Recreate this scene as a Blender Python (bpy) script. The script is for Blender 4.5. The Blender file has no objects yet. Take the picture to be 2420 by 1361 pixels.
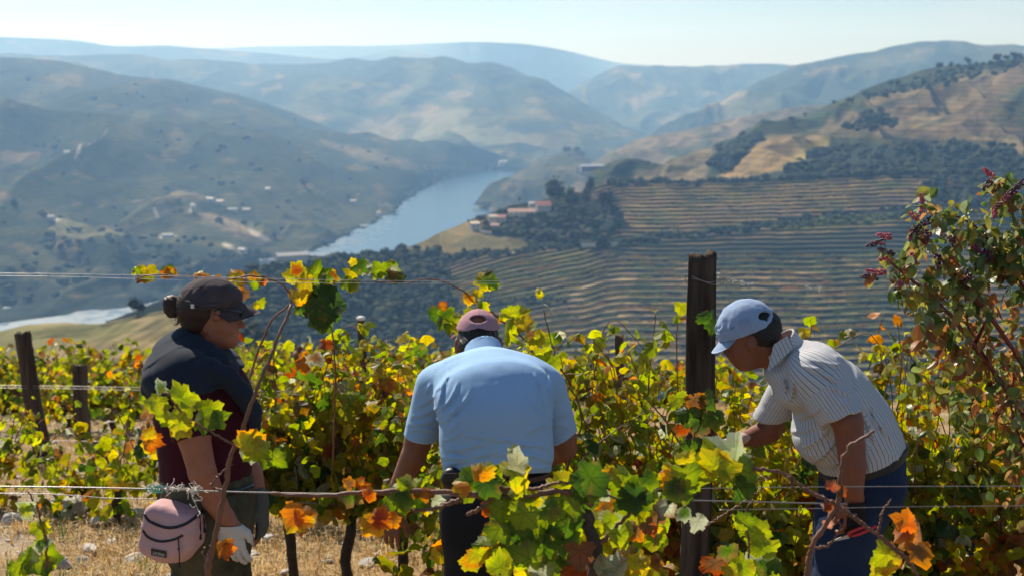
import bpy, math, random
import numpy as np
from mathutils import Vector, Matrix

# ---------------------------------------------------------------- camera, world, sun, exposure
scene = bpy.context.scene
COL = scene.collection
F = 3361.0                       # focal length in photo pixels (50 mm on a 36 mm sensor, 2420 px wide)
PITCH = math.radians(8.13)
cam_d = bpy.data.cameras.new("camera"); cam_d.lens = 50.0; cam_d.sensor_width = 36.0
cam_d.clip_start = 0.1; cam_d.clip_end = 80000
cam_d.dof.use_dof = True; cam_d.dof.focus_distance = 4.95; cam_d.dof.aperture_fstop = 4.8
cam = bpy.data.objects.new("camera", cam_d); COL.objects.link(cam)
cam.location = (0, 0, 0); cam.rotation_euler = (math.radians(90) - PITCH, 0, 0)
scene.camera = cam

SUN_EL = math.radians(43); SUN_AZ = math.radians(-30)      # azimuth measured from +Y towards +X: sun ahead, to the left
world = bpy.data.worlds.new("World"); scene.world = world; world.use_nodes = True
wn = world.node_tree.nodes; wl = world.node_tree.links
bg = wn["Background"]
sky = wn.new("ShaderNodeTexSky"); sky.sky_type = 'NISHITA'; sky.sun_disc = False
sky.sun_elevation = SUN_EL; sky.sun_rotation = SUN_AZ
sky.altitude = 300; sky.air_density = 1.0; sky.dust_density = 0.15; sky.ozone_density = 2.0
# thin high cloud: streaks mixed over the sky by direction
tc = wn.new("ShaderNodeTexCoord"); mp = wn.new("ShaderNodeMapping"); mp.inputs['Scale'].default_value = (1.6, 1.6, 16)
mp.inputs['Rotation'].default_value = (0.0, 0.06, 0.0)
nz = wn.new("ShaderNodeTexNoise"); nz.inputs['Scale'].default_value = 3.2; nz.inputs['Detail'].default_value = 6; nz.inputs['Distortion'].default_value = 0.6
cr = wn.new("ShaderNodeValToRGB"); cr.color_ramp.elements[0].position = 0.46; cr.color_ramp.elements[1].position = 0.78
mxc = wn.new("ShaderNodeMix"); mxc.data_type = 'RGBA'
wl.new(tc.outputs['Generated'], mp.inputs['Vector']); wl.new(mp.outputs['Vector'], nz.inputs['Vector']); wl.new(nz.outputs['Fac'], cr.inputs['Fac'])
mulc = wn.new("ShaderNodeMath"); mulc.operation = 'MULTIPLY'; mulc.inputs[1].default_value = 0.75
wl.new(cr.outputs['Color'], mulc.inputs[0]); wl.new(mulc.outputs[0], mxc.inputs['Factor'])
tint = wn.new("ShaderNodeMix"); tint.data_type = 'RGBA'; tint.blend_type = 'MULTIPLY'; tint.inputs['Factor'].default_value = 1.0
tint.inputs['B'].default_value = (.80, .96, 1.17, 1); wl.new(sky.outputs['Color'], tint.inputs['A'])
wl.new(tint.outputs['Result'], mxc.inputs['A']); mxc.inputs['B'].default_value = (8.0, 8.8, 9.8, 1)
wl.new(mxc.outputs['Result'], bg.inputs['Color']); bg.inputs['Strength'].default_value = 0.053

sun_d = bpy.data.lights.new("sun", 'SUN'); sun_d.energy = 5.0; sun_d.angle = math.radians(0.53); sun_d.color = (1.0, 0.93, 0.83)
sun = bpy.data.objects.new("sun", sun_d); COL.objects.link(sun)
SUN = Vector((math.sin(SUN_AZ) * math.cos(SUN_EL), math.cos(SUN_AZ) * math.cos(SUN_EL), math.sin(SUN_EL)))
sun.rotation_euler = (-SUN).to_track_quat('-Z', 'Y').to_euler()
sun.location = (-3, 4, 6)

scene.view_settings.view_transform = 'Standard'; scene.view_settings.look = 'None'
scene.view_settings.gamma = 1.0; scene.view_settings.exposure = 0.70
scene.render.engine = 'CYCLES'
cy = scene.cycles
cy.use_denoising = True
cy.max_bounces = 8; cy.diffuse_bounces = 3; cy.glossy_bounces = 2; cy.transmission_bounces = 5; cy.transparent_max_bounces = 8
cy.volume_bounces = 0; cy.caustics_reflective = False; cy.caustics_refractive = False
cy.sample_clamp_indirect = 4.0

# ---------------------------------------------------------------- helpers
CP, SP = math.cos(PITCH), math.sin(PITCH)
def P(px, py, d):
    """world point at world-Y distance d that stands along the photo pixel (px, py)"""
    a = (px - 1210.0) / F; b = -(py - 680.5) / F
    x = a; y = CP + b * SP; z = -SP + b * CP
    return Vector((x / y * d, d, z / y * d))
def Pn(px, py, d):
    px = np.asarray(px, float); py = np.asarray(py, float); d = np.asarray(d, float)
    a = (px - 1210.0) / F; b = -(py - 680.5) / F
    y = CP + b * SP; z = -SP + b * CP
    return np.stack(np.broadcast_arrays(a / y * d, d, z / y * d), -1)
def PIX(v):
    v = np.asarray(v, float)
    f = v[..., 1] * CP - v[..., 2] * SP
    u = v[..., 1] * SP + v[..., 2] * CP
    return 1210 + F * v[..., 0] / f, 680.5 - F * u / f

def _hash(ix, iy, iz, seed):
    h = (ix * 374761393 + iy * 668265263 + iz * 2147483647 + seed * 974711) & 0xFFFFFFFF
    h = ((h ^ (h >> 13)) * 1274126177) & 0xFFFFFFFF
    h = (h ^ (h >> 16)) & 0xFFFFFFFF
    return h.astype(np.float64) / 4294967295.0
def vnoise(x, y, z=None, seed=0):
    x, y = np.broadcast_arrays(np.asarray(x, float), np.asarray(y, float))
    z = np.zeros_like(x) if z is None else np.broadcast_to(np.asarray(z, float), x.shape)
    ix, iy, iz = np.floor(x).astype(np.int64), np.floor(y).astype(np.int64), np.floor(z).astype(np.int64)
    fx, fy, fz = x - ix, y - iy, z - iz
    fx, fy, fz = [t * t * (3 - 2 * t) for t in (fx, fy, fz)]
    r = 0
    for a in (0, 1):
        wa = fx if a else 1 - fx
        for b in (0, 1):
            wb = fy if b else 1 - fy
            for c in (0, 1):
                wc = fz if c else 1 - fz
                r = r + wa * wb * wc * _hash(ix + a, iy + b, iz + c, seed)
    return r * 2 - 1
def fbm(x, y, z=None, seed=0, oct=4, gain=0.5):
    r = 0; a = 1; s = 0
    for i in range(oct):
        k = 2 ** i
        r = r + a * vnoise(np.asarray(x) * k, np.asarray(y) * k, None if z is None else np.asarray(z) * k, seed + i * 17)
        s += a; a *= gain
    return r / s
def sstep(a, b, x):
    t = np.clip((x - a) / (b - a), 0, 1); return t * t * (3 - 2 * t)

def mk_mesh(name, verts, faces, mats=None, smooth=True, cols=None, uvs=None, mi=None):
    """faces: list of index arrays (M,3) / (M,4); cols: per-vertex (N,3) linear colours -> attribute Col; uvs: per-vertex (N,2)"""
    me = bpy.data.meshes.new(name)
    verts = np.asarray(verts, np.float32).reshape(-1, 3)
    if not isinstance(faces, (list, tuple)): faces = [faces]
    faces = [np.asarray(f, np.int32) for f in faces if len(f)]
    tot = np.concatenate([np.full(len(f), f.shape[1], np.int32) for f in faces])
    idx = np.concatenate([f.ravel() for f in faces])
    me.vertices.add(len(verts)); me.vertices.foreach_set("co", verts.ravel())
    me.loops.add(len(idx)); me.loops.foreach_set("vertex_index", idx)
    me.polygons.add(len(tot))
    st = np.concatenate([[0], np.cumsum(tot)[:-1]]).astype(np.int32)
    me.polygons.foreach_set("loop_start", st)
    try: me.polygons.foreach_set("loop_total", tot)
    except Exception: pass
    if mi is not None: me.polygons.foreach_set("material_index", np.asarray(mi, np.int32))
    me.polygons.foreach_set("use_smooth", np.full(len(tot), bool(smooth)))
    if cols is not None:
        c = np.ones((len(verts), 4), np.float32); c[:, :3] = cols
        at = me.color_attributes.new("Col", 'FLOAT_COLOR', 'POINT'); at.data.foreach_set("color", c.ravel())
    if uvs is not None:
        uv = me.uv_layers.new(name="UVMap"); uv.data.foreach_set("uv", np.asarray(uvs, np.float32)[idx].ravel())
    me.update(calc_edges=True); me.validate()
    for m in (mats or []): me.materials.append(m)
    return me
def obj(name, me, parent=None, loc=None, label=None, cat=None, group=None, kind=None):
    o = bpy.data.objects.new(name, me); COL.objects.link(o)
    if loc is not None: o.location = loc
    if parent is not None:
        o.parent = parent
        w = Vector((0, 0, 0)); q = parent
        while q is not None: w += q.location; q = q.parent
        o.location = -w                                       # part meshes are built in world coordinates
    if label: o['label'] = label
    if cat: o['category'] = cat
    if group: o['group'] = group
    if kind: o['kind'] = kind
    return o
def thing(name, loc, label, cat, group=None):
    return obj(name, None, None, loc, label, cat, group)

class MB:
    """collects pieces into one mesh"""
    def __init__(s): s.v = []; s.f = {3: [], 4: []}; s.n = 0; s.c = []; s.u = []
    def add(s, v, fs, col=None, uv=None):
        v = np.asarray(v, float).reshape(-1, 3)
        if not isinstance(fs, (list, tuple)): fs = [fs]
        for f in fs:
            f = np.asarray(f)
            if len(f): s.f[f.shape[1]].append(f + s.n)
        s.v.append(v); s.n += len(v)
        c = np.ones((len(v), 3)) * (np.asarray(col) if col is not None else 1.0); s.c.append(c)
        s.u.append(np.zeros((len(v), 2)) if uv is None else np.asarray(uv, float))
    def mesh(s, name, mats=None, smooth=True):
        fs = [np.concatenate(s.f[k]) for k in (3, 4) if s.f[k]]
        return mk_mesh(name, np.concatenate(s.v), fs, mats, smooth, np.concatenate(s.c), np.concatenate(s.u))
    def build(s, name, mats=None, parent=None, smooth=True, **k):
        return obj(name, s.mesh(name, mats, smooth), parent, **k)

def grid_faces(nr, nc, closed=False):
    r = np.arange(nr - 1)[:, None]; c = np.arange(nc if closed else nc - 1)[None, :]
    c2 = (c + 1) % nc
    return np.stack(np.broadcast_arrays(r * nc + c, r * nc + c2, (r + 1) * nc + c2, (r + 1) * nc + c), -1).reshape(-1, 4)

def tube_geo(pts, rad, n=6, cap=True, seed=None, rough=0.0, knot=0.0):
    pts = np.asarray([tuple(p) for p in pts], float); m = len(pts)
    rad = np.broadcast_to(np.asarray(rad, float), (m,)) if np.ndim(rad) else np.full(m, float(rad))
    tan = np.gradient(pts, axis=0); tan /= np.linalg.norm(tan, axis=1)[:, None] + 1e-12
    up = np.array([0.13, 0.21, 0.97]);
    if abs(tan[0] @ up) > 0.9: up = np.array([1, 0.1, 0.05])
    V = np.zeros((m, n, 3)); a = np.arange(n) / n * 2 * np.pi
    u = np.cross(tan[0], up); u /= np.linalg.norm(u)
    rg = np.random.RandomState(seed or 0)
    for i in range(m):
        u = u - tan[i] * (u @ tan[i]); u /= np.linalg.norm(u) + 1e-12
        w = np.cross(tan[i], u)
        r = rad[i] * (1 + (rg.uniform(-rough, rough, n) if rough else 0))
        V[i] = pts[i] + (np.cos(a) * r)[:, None] * u + (np.sin(a) * r)[:, None] * w
    f = [grid_faces(m, n, True)]
    V = V.reshape(-1, 3)
    if cap:
        V = np.vstack([V, pts[:1] - tan[:1] * rad[0] * .4, pts[-1:] + tan[-1:] * rad[-1] * .4])
        k = np.arange(n)
        f.append(np.stack([np.full(n, m * n), (k + 1) % n, k], -1))
        f.append(np.stack([np.full(n, m * n + 1), (m - 1) * n + k, (m - 1) * n + (k + 1) % n], -1))
    return V, f
def smooth_path(cp, n=24):
    """Catmull-Rom through control points"""
    cp = np.asarray([tuple(p) for p in cp], float)
    if len(cp) < 3: return cp[0] + (cp[-1] - cp[0]) * np.linspace(0, 1, n)[:, None]
    q = np.vstack([2 * cp[0] - cp[1], cp, 2 * cp[-1] - cp[-2]])
    t = np.linspace(0, len(cp) - 1 - 1e-9, n); i = t.astype(int); f = (t - i)[:, None]
    a, b, c, d = q[i], q[i + 1], q[i + 2], q[i + 3]
    return 0.5 * (2 * b + (c - a) * f + (2 * a - 5 * b + 4 * c - d) * f ** 2 + (3 * b - a - 3 * c + d) * f ** 3)
def box_geo(sx, sy, sz, c=(0, 0, 0), rot=None):
    v = np.array([[x, y, z] for z in (-.5, .5) for y in (-.5, .5) for x in (-.5, .5)], float) * (sx, sy, sz)
    if rot is not None: v = v @ np.array(rot).T
    f = np.array([[0, 2, 3, 1], [4, 5, 7, 6], [0, 1, 5, 4], [2, 6, 7, 3], [0, 4, 6, 2], [1, 3, 7, 5]])
    return v + np.array(c), f
def ico(sub=1):
    import bmesh
    bm = bmesh.new(); bmesh.ops.create_icosphere(bm, subdivisions=sub, radius=1)
    v = np.array([x.co[:] for x in bm.verts]); f = np.array([[x.index for x in q.verts] for q in bm.faces]); bm.free()
    return v, f

# ---------------------------------------------------------------- materials
def mat(name, color=(.5, .5, .5), rough=.8, spec=.3, attr=False, noise=None, bump=None, trans=0.0, metal=0.0, sheen=0.0, sub=0.0, nscale2=None):
    """noise=(scale, amount, (r,g,b) other colour); bump=(scale, strength, distance)"""
    m = bpy.data.materials.new(name); m.use_nodes = True
    n = m.node_tree.nodes; l = m.node_tree.links; b = n["Principled BSDF"]
    b.inputs['Roughness'].default_value = rough; b.inputs['Specular IOR Level'].default_value = spec
    b.inputs['Metallic'].default_value = metal
    if sheen: b.inputs['Sheen Weight'].default_value = sheen; b.inputs['Sheen Roughness'].default_value = .5
    col = None
    if attr:
        a = n.new("ShaderNodeAttribute"); a.attribute_name = "Col"; col = a.outputs['Color']
    tc = n.new("ShaderNodeTexCoord")
    if noise:
        t = n.new("ShaderNodeTexNoise"); t.inputs['Scale'].default_value = noise[0]; t.inputs['Detail'].default_value = 6; t.inputs['Roughness'].default_value = .6
        l.new(tc.outputs['Object'], t.inputs['Vector'])
        r = n.new("ShaderNodeMapRange"); r.inputs['From Min'].default_value = .35; r.inputs['From Max'].default_value = .65; r.inputs['To Max'].default_value = noise[1]
        l.new(t.outputs['Fac'], r.inputs['Value'])
        x = n.new("ShaderNodeMix"); x.data_type = 'RGBA'; l.new(r.outputs[0], x.inputs['Factor'])
        if col is not None: l.new(col, x.inputs['A'])
        else: x.inputs['A'].default_value = (*color, 1)
        if attr and len(noise) > 3 and noise[3] == 'mul':
            x.blend_type = 'MULTIPLY'
        x.inputs['B'].default_value = (*noise[2], 1)
        col = x.outputs['Result']
    if col is not None: l.new(col, b.inputs['Base Color'])
    else: b.inputs['Base Color'].default_value = (*color, 1)
    if bump:
        t = n.new("ShaderNodeTexNoise"); t.inputs['Scale'].default_value = bump[0]; t.inputs['Detail'].default_value = 5
        l.new(tc.outputs['Object'], t.inputs['Vector'])
        u = n.new("ShaderNodeBump"); u.inputs['Strength'].default_value = bump[1]; u.inputs['Distance'].default_value = bump[2]
        l.new(t.outputs['Fac'], u.inputs['Height']); l.new(u.outputs['Normal'], b.inputs['Normal'])
    if trans:
        o = n["Material Output"]; tr = n.new("ShaderNodeBsdfTranslucent"); s = n.new("ShaderNodeMixShader"); s.inputs['Fac'].default_value = trans
        if col is not None: l.new(col, tr.inputs['Color'])
        else: tr.inputs['Color'].default_value = (*color, 1)
        l.new(b.outputs[0], s.inputs[1]); l.new(tr.outputs[0], s.inputs[2]); l.new(s.outputs[0], o.inputs['Surface'])
    return m
# ---------------------------------------------------------------- land: river plane and hills
ZR = -250.0                                     # river level, metres below the camera
def river_d(py): # distance at which the river plane is seen at photo row py
    v = Pn(1210, py, 1.0); return ZR / v[..., 2]

def terrain_mat(name, rows=False, scale=1.0):
    """land cover colour from the attribute, broken up by scrub, dry grass and soil noise in world metres"""
    m = bpy.data.materials.new(name); m.use_nodes = True
    n = m.node_tree.nodes; l = m.node_tree.links; b = n["Principled BSDF"]
    b.inputs['Roughness'].default_value = 1.0; b.inputs['Specular IOR Level'].default_value = 0.05
    a = n.new("ShaderNodeAttribute"); a.attribute_name = "Col"
    g = n.new("ShaderNodeNewGeometry")
    cur = a.outputs['Color']
    for sc, lo, hi, colr, amt in ((0.02 * scale, .50, .62, (.32, .36, .30), .75), (0.006 * scale, .42, .6, (.62, .66, .60), .8), (0.05 * scale, .54, .62, (1.5, 1.35, 1.1), .6)):
        t = n.new("ShaderNodeTexNoise"); t.inputs['Scale'].default_value = sc; t.inputs['Detail'].default_value = 5; t.inputs['Roughness'].default_value = .65
        l.new(g.outputs['Position'], t.inputs['Vector'])
        r = n.new("ShaderNodeMapRange"); r.inputs['From Min'].default_value = lo; r.inputs['From Max'].default_value = hi; r.inputs['To Max'].default_value = amt
        l.new(t.outputs['Fac'], r.inputs['Value'])
        x = n.new("ShaderNodeMix"); x.data_type = 'RGBA'; x.blend_type = 'MULTIPLY'; l.new(r.outputs[0], x.inputs['Factor'])
        l.new(cur, x.inputs['A']); x.inputs['B'].default_value = (*colr, 1); cur = x.outputs['Result']
    if scale == 1.0:                                       # vine rows along the contours
        sx = n.new("ShaderNodeSeparateXYZ"); l.new(g.outputs['Position'], sx.inputs[0])
        w = n.new("ShaderNodeTexNoise"); w.inputs['Scale'].default_value = .004; l.new(g.outputs['Position'], w.inputs['Vector'])
        q = n.new("ShaderNodeMath"); q.operation = 'MULTIPLY_ADD'; q.inputs[1].default_value = 30.0; l.new(w.outputs['Fac'], q.inputs[0]); l.new(sx.outputs['Z'], q.inputs[2])
        q2 = n.new("ShaderNodeMath"); q2.operation = 'MULTIPLY'; q2.inputs[1].default_value = 1.1; l.new(q.outputs[0], q2.inputs[0])
        q3 = n.new("ShaderNodeMath"); q3.operation = 'SINE'; l.new(q2.outputs[0], q3.inputs[0])
        q4 = n.new("ShaderNodeMapRange"); q4.inputs['From Min'].default_value = -.2; q4.inputs['From Max'].default_value = .8; q4.inputs['To Max'].default_value = .45; l.new(q3.outputs[0], q4.inputs['Value'])
        x = n.new("ShaderNodeMix"); x.data_type = 'RGBA'; x.blend_type = 'MULTIPLY'; l.new(q4.outputs[0], x.inputs['Factor'])
        l.new(cur, x.inputs['A']); x.inputs['B'].default_value = (.45, .5, .45, 1); cur = x.outputs['Result']
    l.new(cur, b.inputs['Base Color'])
    return m
M_land = terrain_mat("land")
M_land_far = terrain_mat("far_land", scale=.35)

SCRUB = np.array((.030, .042, .022)); DARKS = np.array((.016, .026, .018)); OLIVE = np.array((.085, .085, .035)); OCHRE = np.array((.21, .15, .065))
TAN = np.array((.27, .20, .11)); SOIL = np.array((.13, .09, .06)); TRACK = np.array((.48, .42, .33)); GREENY = np.array((.12, .13, .04)); PALEG = np.array((.17, .16, .09))

def seg_mask(px, py, pts, w):
    """soft mask of a polyline of half-width w (px)"""
    d = np.full(px.shape, 1e9)
    for (x0, y0), (x1, y1) in zip(pts[:-1], pts[1:]):
        dx, dy = x1 - x0, y1 - y0; L = dx * dx + dy * dy
        t = np.clip(((px - x0) * dx + (py - y0) * dy) / L, 0, 1)
        d = np.minimum(d, np.hypot(px - x0 - t * dx, py - y0 - t * dy))
    return 1 - sstep(w * .6, w * 1.3, d)
def poly_mask(px, py, pts, soft=6, wob=7, seed=3):
    px = px + wob * vnoise(px / 22., py / 14., seed=seed); py = py + wob * .6 * vnoise(px / 18., py / 12., seed=seed + 5)
    ins = np.zeros(px.shape, bool); d = np.full(px.shape, 1e9); n = len(pts)
    for i in range(n):
        (x0, y0), (x1, y1) = pts[i], pts[(i + 1) % n]
        c = ((y0 > py) != (y1 > py)) & (px < (x1 - x0) * (py - y0) / (y1 - y0 + 1e-9) + x0); ins ^= c
        dx, dy = x1 - x0, y1 - y0; t = np.clip(((px - x0) * dx + (py - y0) * dy) / (dx * dx + dy * dy + 1e-9), 0, 1)
        d = np.minimum(d, np.hypot(px - x0 - t * dx, py - y0 - t * dy))
    sd = np.where(ins, d, -d)
    return sstep(-soft, soft, sd)
def lay(c, m, colr):
    return c + (np.asarray(colr) - c) * m[..., None]

def line_at(pts, xs):
    p = np.array([(q[0], q[1], (q[2] if len(q) > 2 and q[2] else river_d(q[1]))) for q in pts], float)
    return np.interp(xs, p[:, 0], p[:, 1]), np.interp(xs, p[:, 0], p[:, 2])

GRIDS = []
def hill(crest, foot, nx=260, nt=90, amp=0.0, spur=60., warp=1.0, rough=0.6, bulge=0.0, base=None, patches=(), lines=(), seed=1, back=0.35, matl=None, slant=0.0, cover=None, steps=None, name="hill", raw=False):
    """a hillside: straight ruled slope from foot line to crest line (photo rows and distances), folded into spurs and gullies,
       with a back slope falling away behind the crest"""
    x0 = min(crest[0][0], foot[0][0]); x1 = max(crest[-1][0], foot[-1][0])
    xs = np.linspace(crest[0][0], crest[-1][0], nx)
    cy_, cd = line_at(crest, xs); fy, fd = line_at(foot, xs)
    k = np.ones(5) / 5
    def sm(a): return np.convolve(np.pad(a, 2, 'edge'), k, 'valid')
    cy_ = sm(cy_) + rough * 3.0 * fbm(xs / 23., xs * 0 + seed, seed=seed, oct=4); cd = sm(sm(cd)); fy = sm(fy); fd = sm(sm(fd))
    C = Pn(xs, cy_, cd); Ft = Pn(xs, fy, fd)
    t = np.linspace(0, 1, nt)[:, None, None]
    V = Ft[None] + (C - Ft)[None] * t
    V[..., 2] += bulge * np.sin(np.pi * t[..., 0])
    tt = np.broadcast_to(t[..., 0], V.shape[:2])
    if amp:
        win = np.sin(np.pi * np.clip(tt, 0, 1) ** 0.8) ** 0.6
        L = float(np.mean(cd)) * spur / F * 1.7                     # fold width in metres
        WX = V[..., 0] + L * .5 * fbm(V[..., 0] / L / 2, V[..., 1] / L / 2, seed=seed + 9, oct=2) + slant * (1 - tt) * .3
        WY = V[..., 1] * .42 + L * .5 * fbm(V[..., 0] / L / 2, V[..., 1] / L / 2, seed=seed + 19, oct=2)
        r = 0; aa = 1.0; tot = 0
        for o_ in range(5):
            k_ = 2 ** o_; r = r + aa * (1 - 2 * np.abs(vnoise(WX / L * k_, WY / L * k_, seed=seed + o_ * 7))); tot += aa; aa *= .33
        V[..., 2] += amp * win * (r / tot - .15) * 1.5
    if back:
        nb = 14; dd = (cd[None, :] * 0.04 * np.arange(1, nb + 1)[:, None])
        B = np.repeat(C[None], nb, 0); sc = (cd[None, :] + dd) / cd[None, :]
        B[..., 0] *= sc; B[..., 1] = cd[None] + dd; B[..., 2] = C[None, :, 2] - dd * back - 3
        Vb = np.vstack([V, B])
    else: Vb = V
    px, py = PIX(Vb)
    wx, wy = Vb[..., 0], Vb[..., 1]
    base = SCRUB if base is None else base
    c = np.ones(Vb.shape) * base
    D0 = float(np.mean(cd))
    n = fbm(px / 90., py / 34., seed=seed + 21, oct=4)
    c = lay(c, sstep(.05, .4, n) * .8, OLIVE); c = lay(c, sstep(.25, .55, fbm(px / 60., py / 20., seed=seed + 33, oct=4)) * .7, OCHRE * .8)
    c = lay(c, sstep(.2, .5, -n) * .8, DARKS)
    for i, (pts, col, al) in enumerate(patches):
        c = lay(c, poly_mask(px, py, pts, seed=seed + i) * al, col)
    for pts, w, col, al in lines:
        c = lay(c, seg_mask(px, py, pts, w) * al, col)
    if cover is not None: c = cover(px, py, c)
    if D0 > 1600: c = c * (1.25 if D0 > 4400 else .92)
    if raw: return Vb, c
    GRIDS.append(Vb)
    me = mk_mesh(name, Vb.reshape(-1, 3), grid_faces(Vb.shape[0], nx), [matl or M_land], True, c.reshape(-1, 3))
    return obj(name, me, kind='structure')

# ---- farthest ridges, palest in the air
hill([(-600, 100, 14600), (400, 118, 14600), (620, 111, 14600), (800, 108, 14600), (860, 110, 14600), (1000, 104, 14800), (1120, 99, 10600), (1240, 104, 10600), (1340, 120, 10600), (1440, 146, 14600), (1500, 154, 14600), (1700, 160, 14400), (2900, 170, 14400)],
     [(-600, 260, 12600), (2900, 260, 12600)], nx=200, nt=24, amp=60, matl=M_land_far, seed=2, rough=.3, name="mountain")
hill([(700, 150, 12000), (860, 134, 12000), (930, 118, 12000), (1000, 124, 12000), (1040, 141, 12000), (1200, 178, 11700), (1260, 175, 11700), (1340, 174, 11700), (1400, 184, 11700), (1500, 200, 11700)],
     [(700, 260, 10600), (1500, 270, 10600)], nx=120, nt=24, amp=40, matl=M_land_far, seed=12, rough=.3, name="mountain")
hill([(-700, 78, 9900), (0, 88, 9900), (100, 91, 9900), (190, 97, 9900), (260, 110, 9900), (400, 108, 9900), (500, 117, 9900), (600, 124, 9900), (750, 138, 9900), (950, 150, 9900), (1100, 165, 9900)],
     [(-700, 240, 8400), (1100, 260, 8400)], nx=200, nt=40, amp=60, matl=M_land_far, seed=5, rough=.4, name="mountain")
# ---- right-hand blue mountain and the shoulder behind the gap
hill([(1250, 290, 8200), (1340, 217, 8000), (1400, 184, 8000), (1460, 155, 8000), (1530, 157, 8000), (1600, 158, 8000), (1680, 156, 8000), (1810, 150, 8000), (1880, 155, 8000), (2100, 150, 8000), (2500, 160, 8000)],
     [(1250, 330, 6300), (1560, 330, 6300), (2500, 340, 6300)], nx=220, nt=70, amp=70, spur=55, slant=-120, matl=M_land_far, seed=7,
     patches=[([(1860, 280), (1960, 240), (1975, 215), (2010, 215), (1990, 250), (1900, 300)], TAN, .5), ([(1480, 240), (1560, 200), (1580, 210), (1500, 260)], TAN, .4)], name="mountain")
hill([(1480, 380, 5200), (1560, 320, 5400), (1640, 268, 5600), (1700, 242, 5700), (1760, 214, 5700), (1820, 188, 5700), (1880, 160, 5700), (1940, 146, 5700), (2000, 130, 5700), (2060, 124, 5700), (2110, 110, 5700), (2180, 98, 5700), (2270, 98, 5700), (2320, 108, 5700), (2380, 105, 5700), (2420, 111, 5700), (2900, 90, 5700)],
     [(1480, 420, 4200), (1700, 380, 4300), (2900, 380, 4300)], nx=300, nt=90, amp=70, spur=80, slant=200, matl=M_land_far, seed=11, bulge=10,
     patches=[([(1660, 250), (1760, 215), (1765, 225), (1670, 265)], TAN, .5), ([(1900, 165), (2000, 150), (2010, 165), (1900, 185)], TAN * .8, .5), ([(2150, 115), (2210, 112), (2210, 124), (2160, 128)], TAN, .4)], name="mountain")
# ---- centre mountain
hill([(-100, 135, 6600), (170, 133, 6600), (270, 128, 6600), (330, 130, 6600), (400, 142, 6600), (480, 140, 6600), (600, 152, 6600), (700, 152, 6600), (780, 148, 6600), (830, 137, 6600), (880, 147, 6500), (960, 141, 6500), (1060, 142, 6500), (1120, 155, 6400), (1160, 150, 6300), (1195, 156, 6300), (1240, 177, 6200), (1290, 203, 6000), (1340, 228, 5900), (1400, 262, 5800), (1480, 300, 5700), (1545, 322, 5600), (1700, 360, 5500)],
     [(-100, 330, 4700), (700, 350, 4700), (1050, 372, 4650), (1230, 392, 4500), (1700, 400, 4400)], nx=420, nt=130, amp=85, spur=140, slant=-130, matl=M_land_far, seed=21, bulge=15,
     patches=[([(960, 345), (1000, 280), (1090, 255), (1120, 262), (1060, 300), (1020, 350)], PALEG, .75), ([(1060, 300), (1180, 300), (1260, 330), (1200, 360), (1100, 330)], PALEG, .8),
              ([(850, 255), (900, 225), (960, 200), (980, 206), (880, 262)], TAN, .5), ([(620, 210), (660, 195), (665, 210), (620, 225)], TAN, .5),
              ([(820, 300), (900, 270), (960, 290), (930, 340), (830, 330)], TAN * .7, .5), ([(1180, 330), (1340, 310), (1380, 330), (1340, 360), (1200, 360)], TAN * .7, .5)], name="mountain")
hill([(940, 375, 4450), (1000, 350, 4450), (1040, 325, 4450), (1070, 314, 4450), (1100, 325, 4450), (1125, 352, 4450), (1160, 345, 4450), (1230, 338, 4450), (1290, 350, 4450), (1370, 375, 4450)],
     [(940, 388, 4250), (1370, 402, 4180)], nx=100, nt=24, amp=8, spur=30, base=DARKS, matl=M_land, seed=23, name="hill")
# ---- left mountain: wooded top, vineyards on its lower spurs
hill([(-600, 132, 3900), (0, 136, 3900), (60, 139, 3900), (160, 148, 3900), (230, 165, 3900), (300, 182, 3900), (400, 190, 3900), (500, 213, 3950), (570, 228, 3950), (625, 243, 4000), (700, 270, 4100), (770, 300, 4200), (850, 325, 4250), (920, 345, 4300), (1040, 378, 4300), (1110, 388, 4250), (1180, 392, 4200), (1240, 398, 4150)],
     [(-600, 735, None), (0, 725, None), (300, 700, None), (700, 604, None), (880, 530, None), (915, 503, None), (950, 478, None), (1010, 440, None), (1090, 412, None), (1165, 400, None), (1240, 398.6, None)], nx=460, nt=220, amp=48, spur=150, slant=-260, seed=31, bulge=25, base=SCRUB,
     patches=[([(560, 250), (640, 262), (700, 300), (600, 300)], OLIVE, .6), ([(260, 320), (330, 260), (360, 260), (330, 330), (260, 380)], OLIVE * 1.1, .7), ([(730, 330), (860, 350), (980, 385), (1100, 395), (1000, 410), (860, 380)], TAN * .8, .7), ([(600, 470), (880, 490), (900, 520), (700, 560), (600, 520)], OLIVE, .7), ([(740, 515), (800, 518), (810, 545), (750, 548)], TAN * 1.3, .9)],
     lines=[([(730, 598), (790, 575), (860, 548), (905, 520), (915, 495)], 5, TRACK, .8), ([(780, 590), (850, 560), (900, 545)], 3, DARKS, .8), ([(960, 460), (1030, 424), (1090, 405)], 3, TAN, .5), ([(180, 370), (190, 345)], 4, TRACK, .7), ([(205, 345), (240, 325), (255, 305)], 3, TRACK, .35)])
def spur_patches(c): return c
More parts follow.
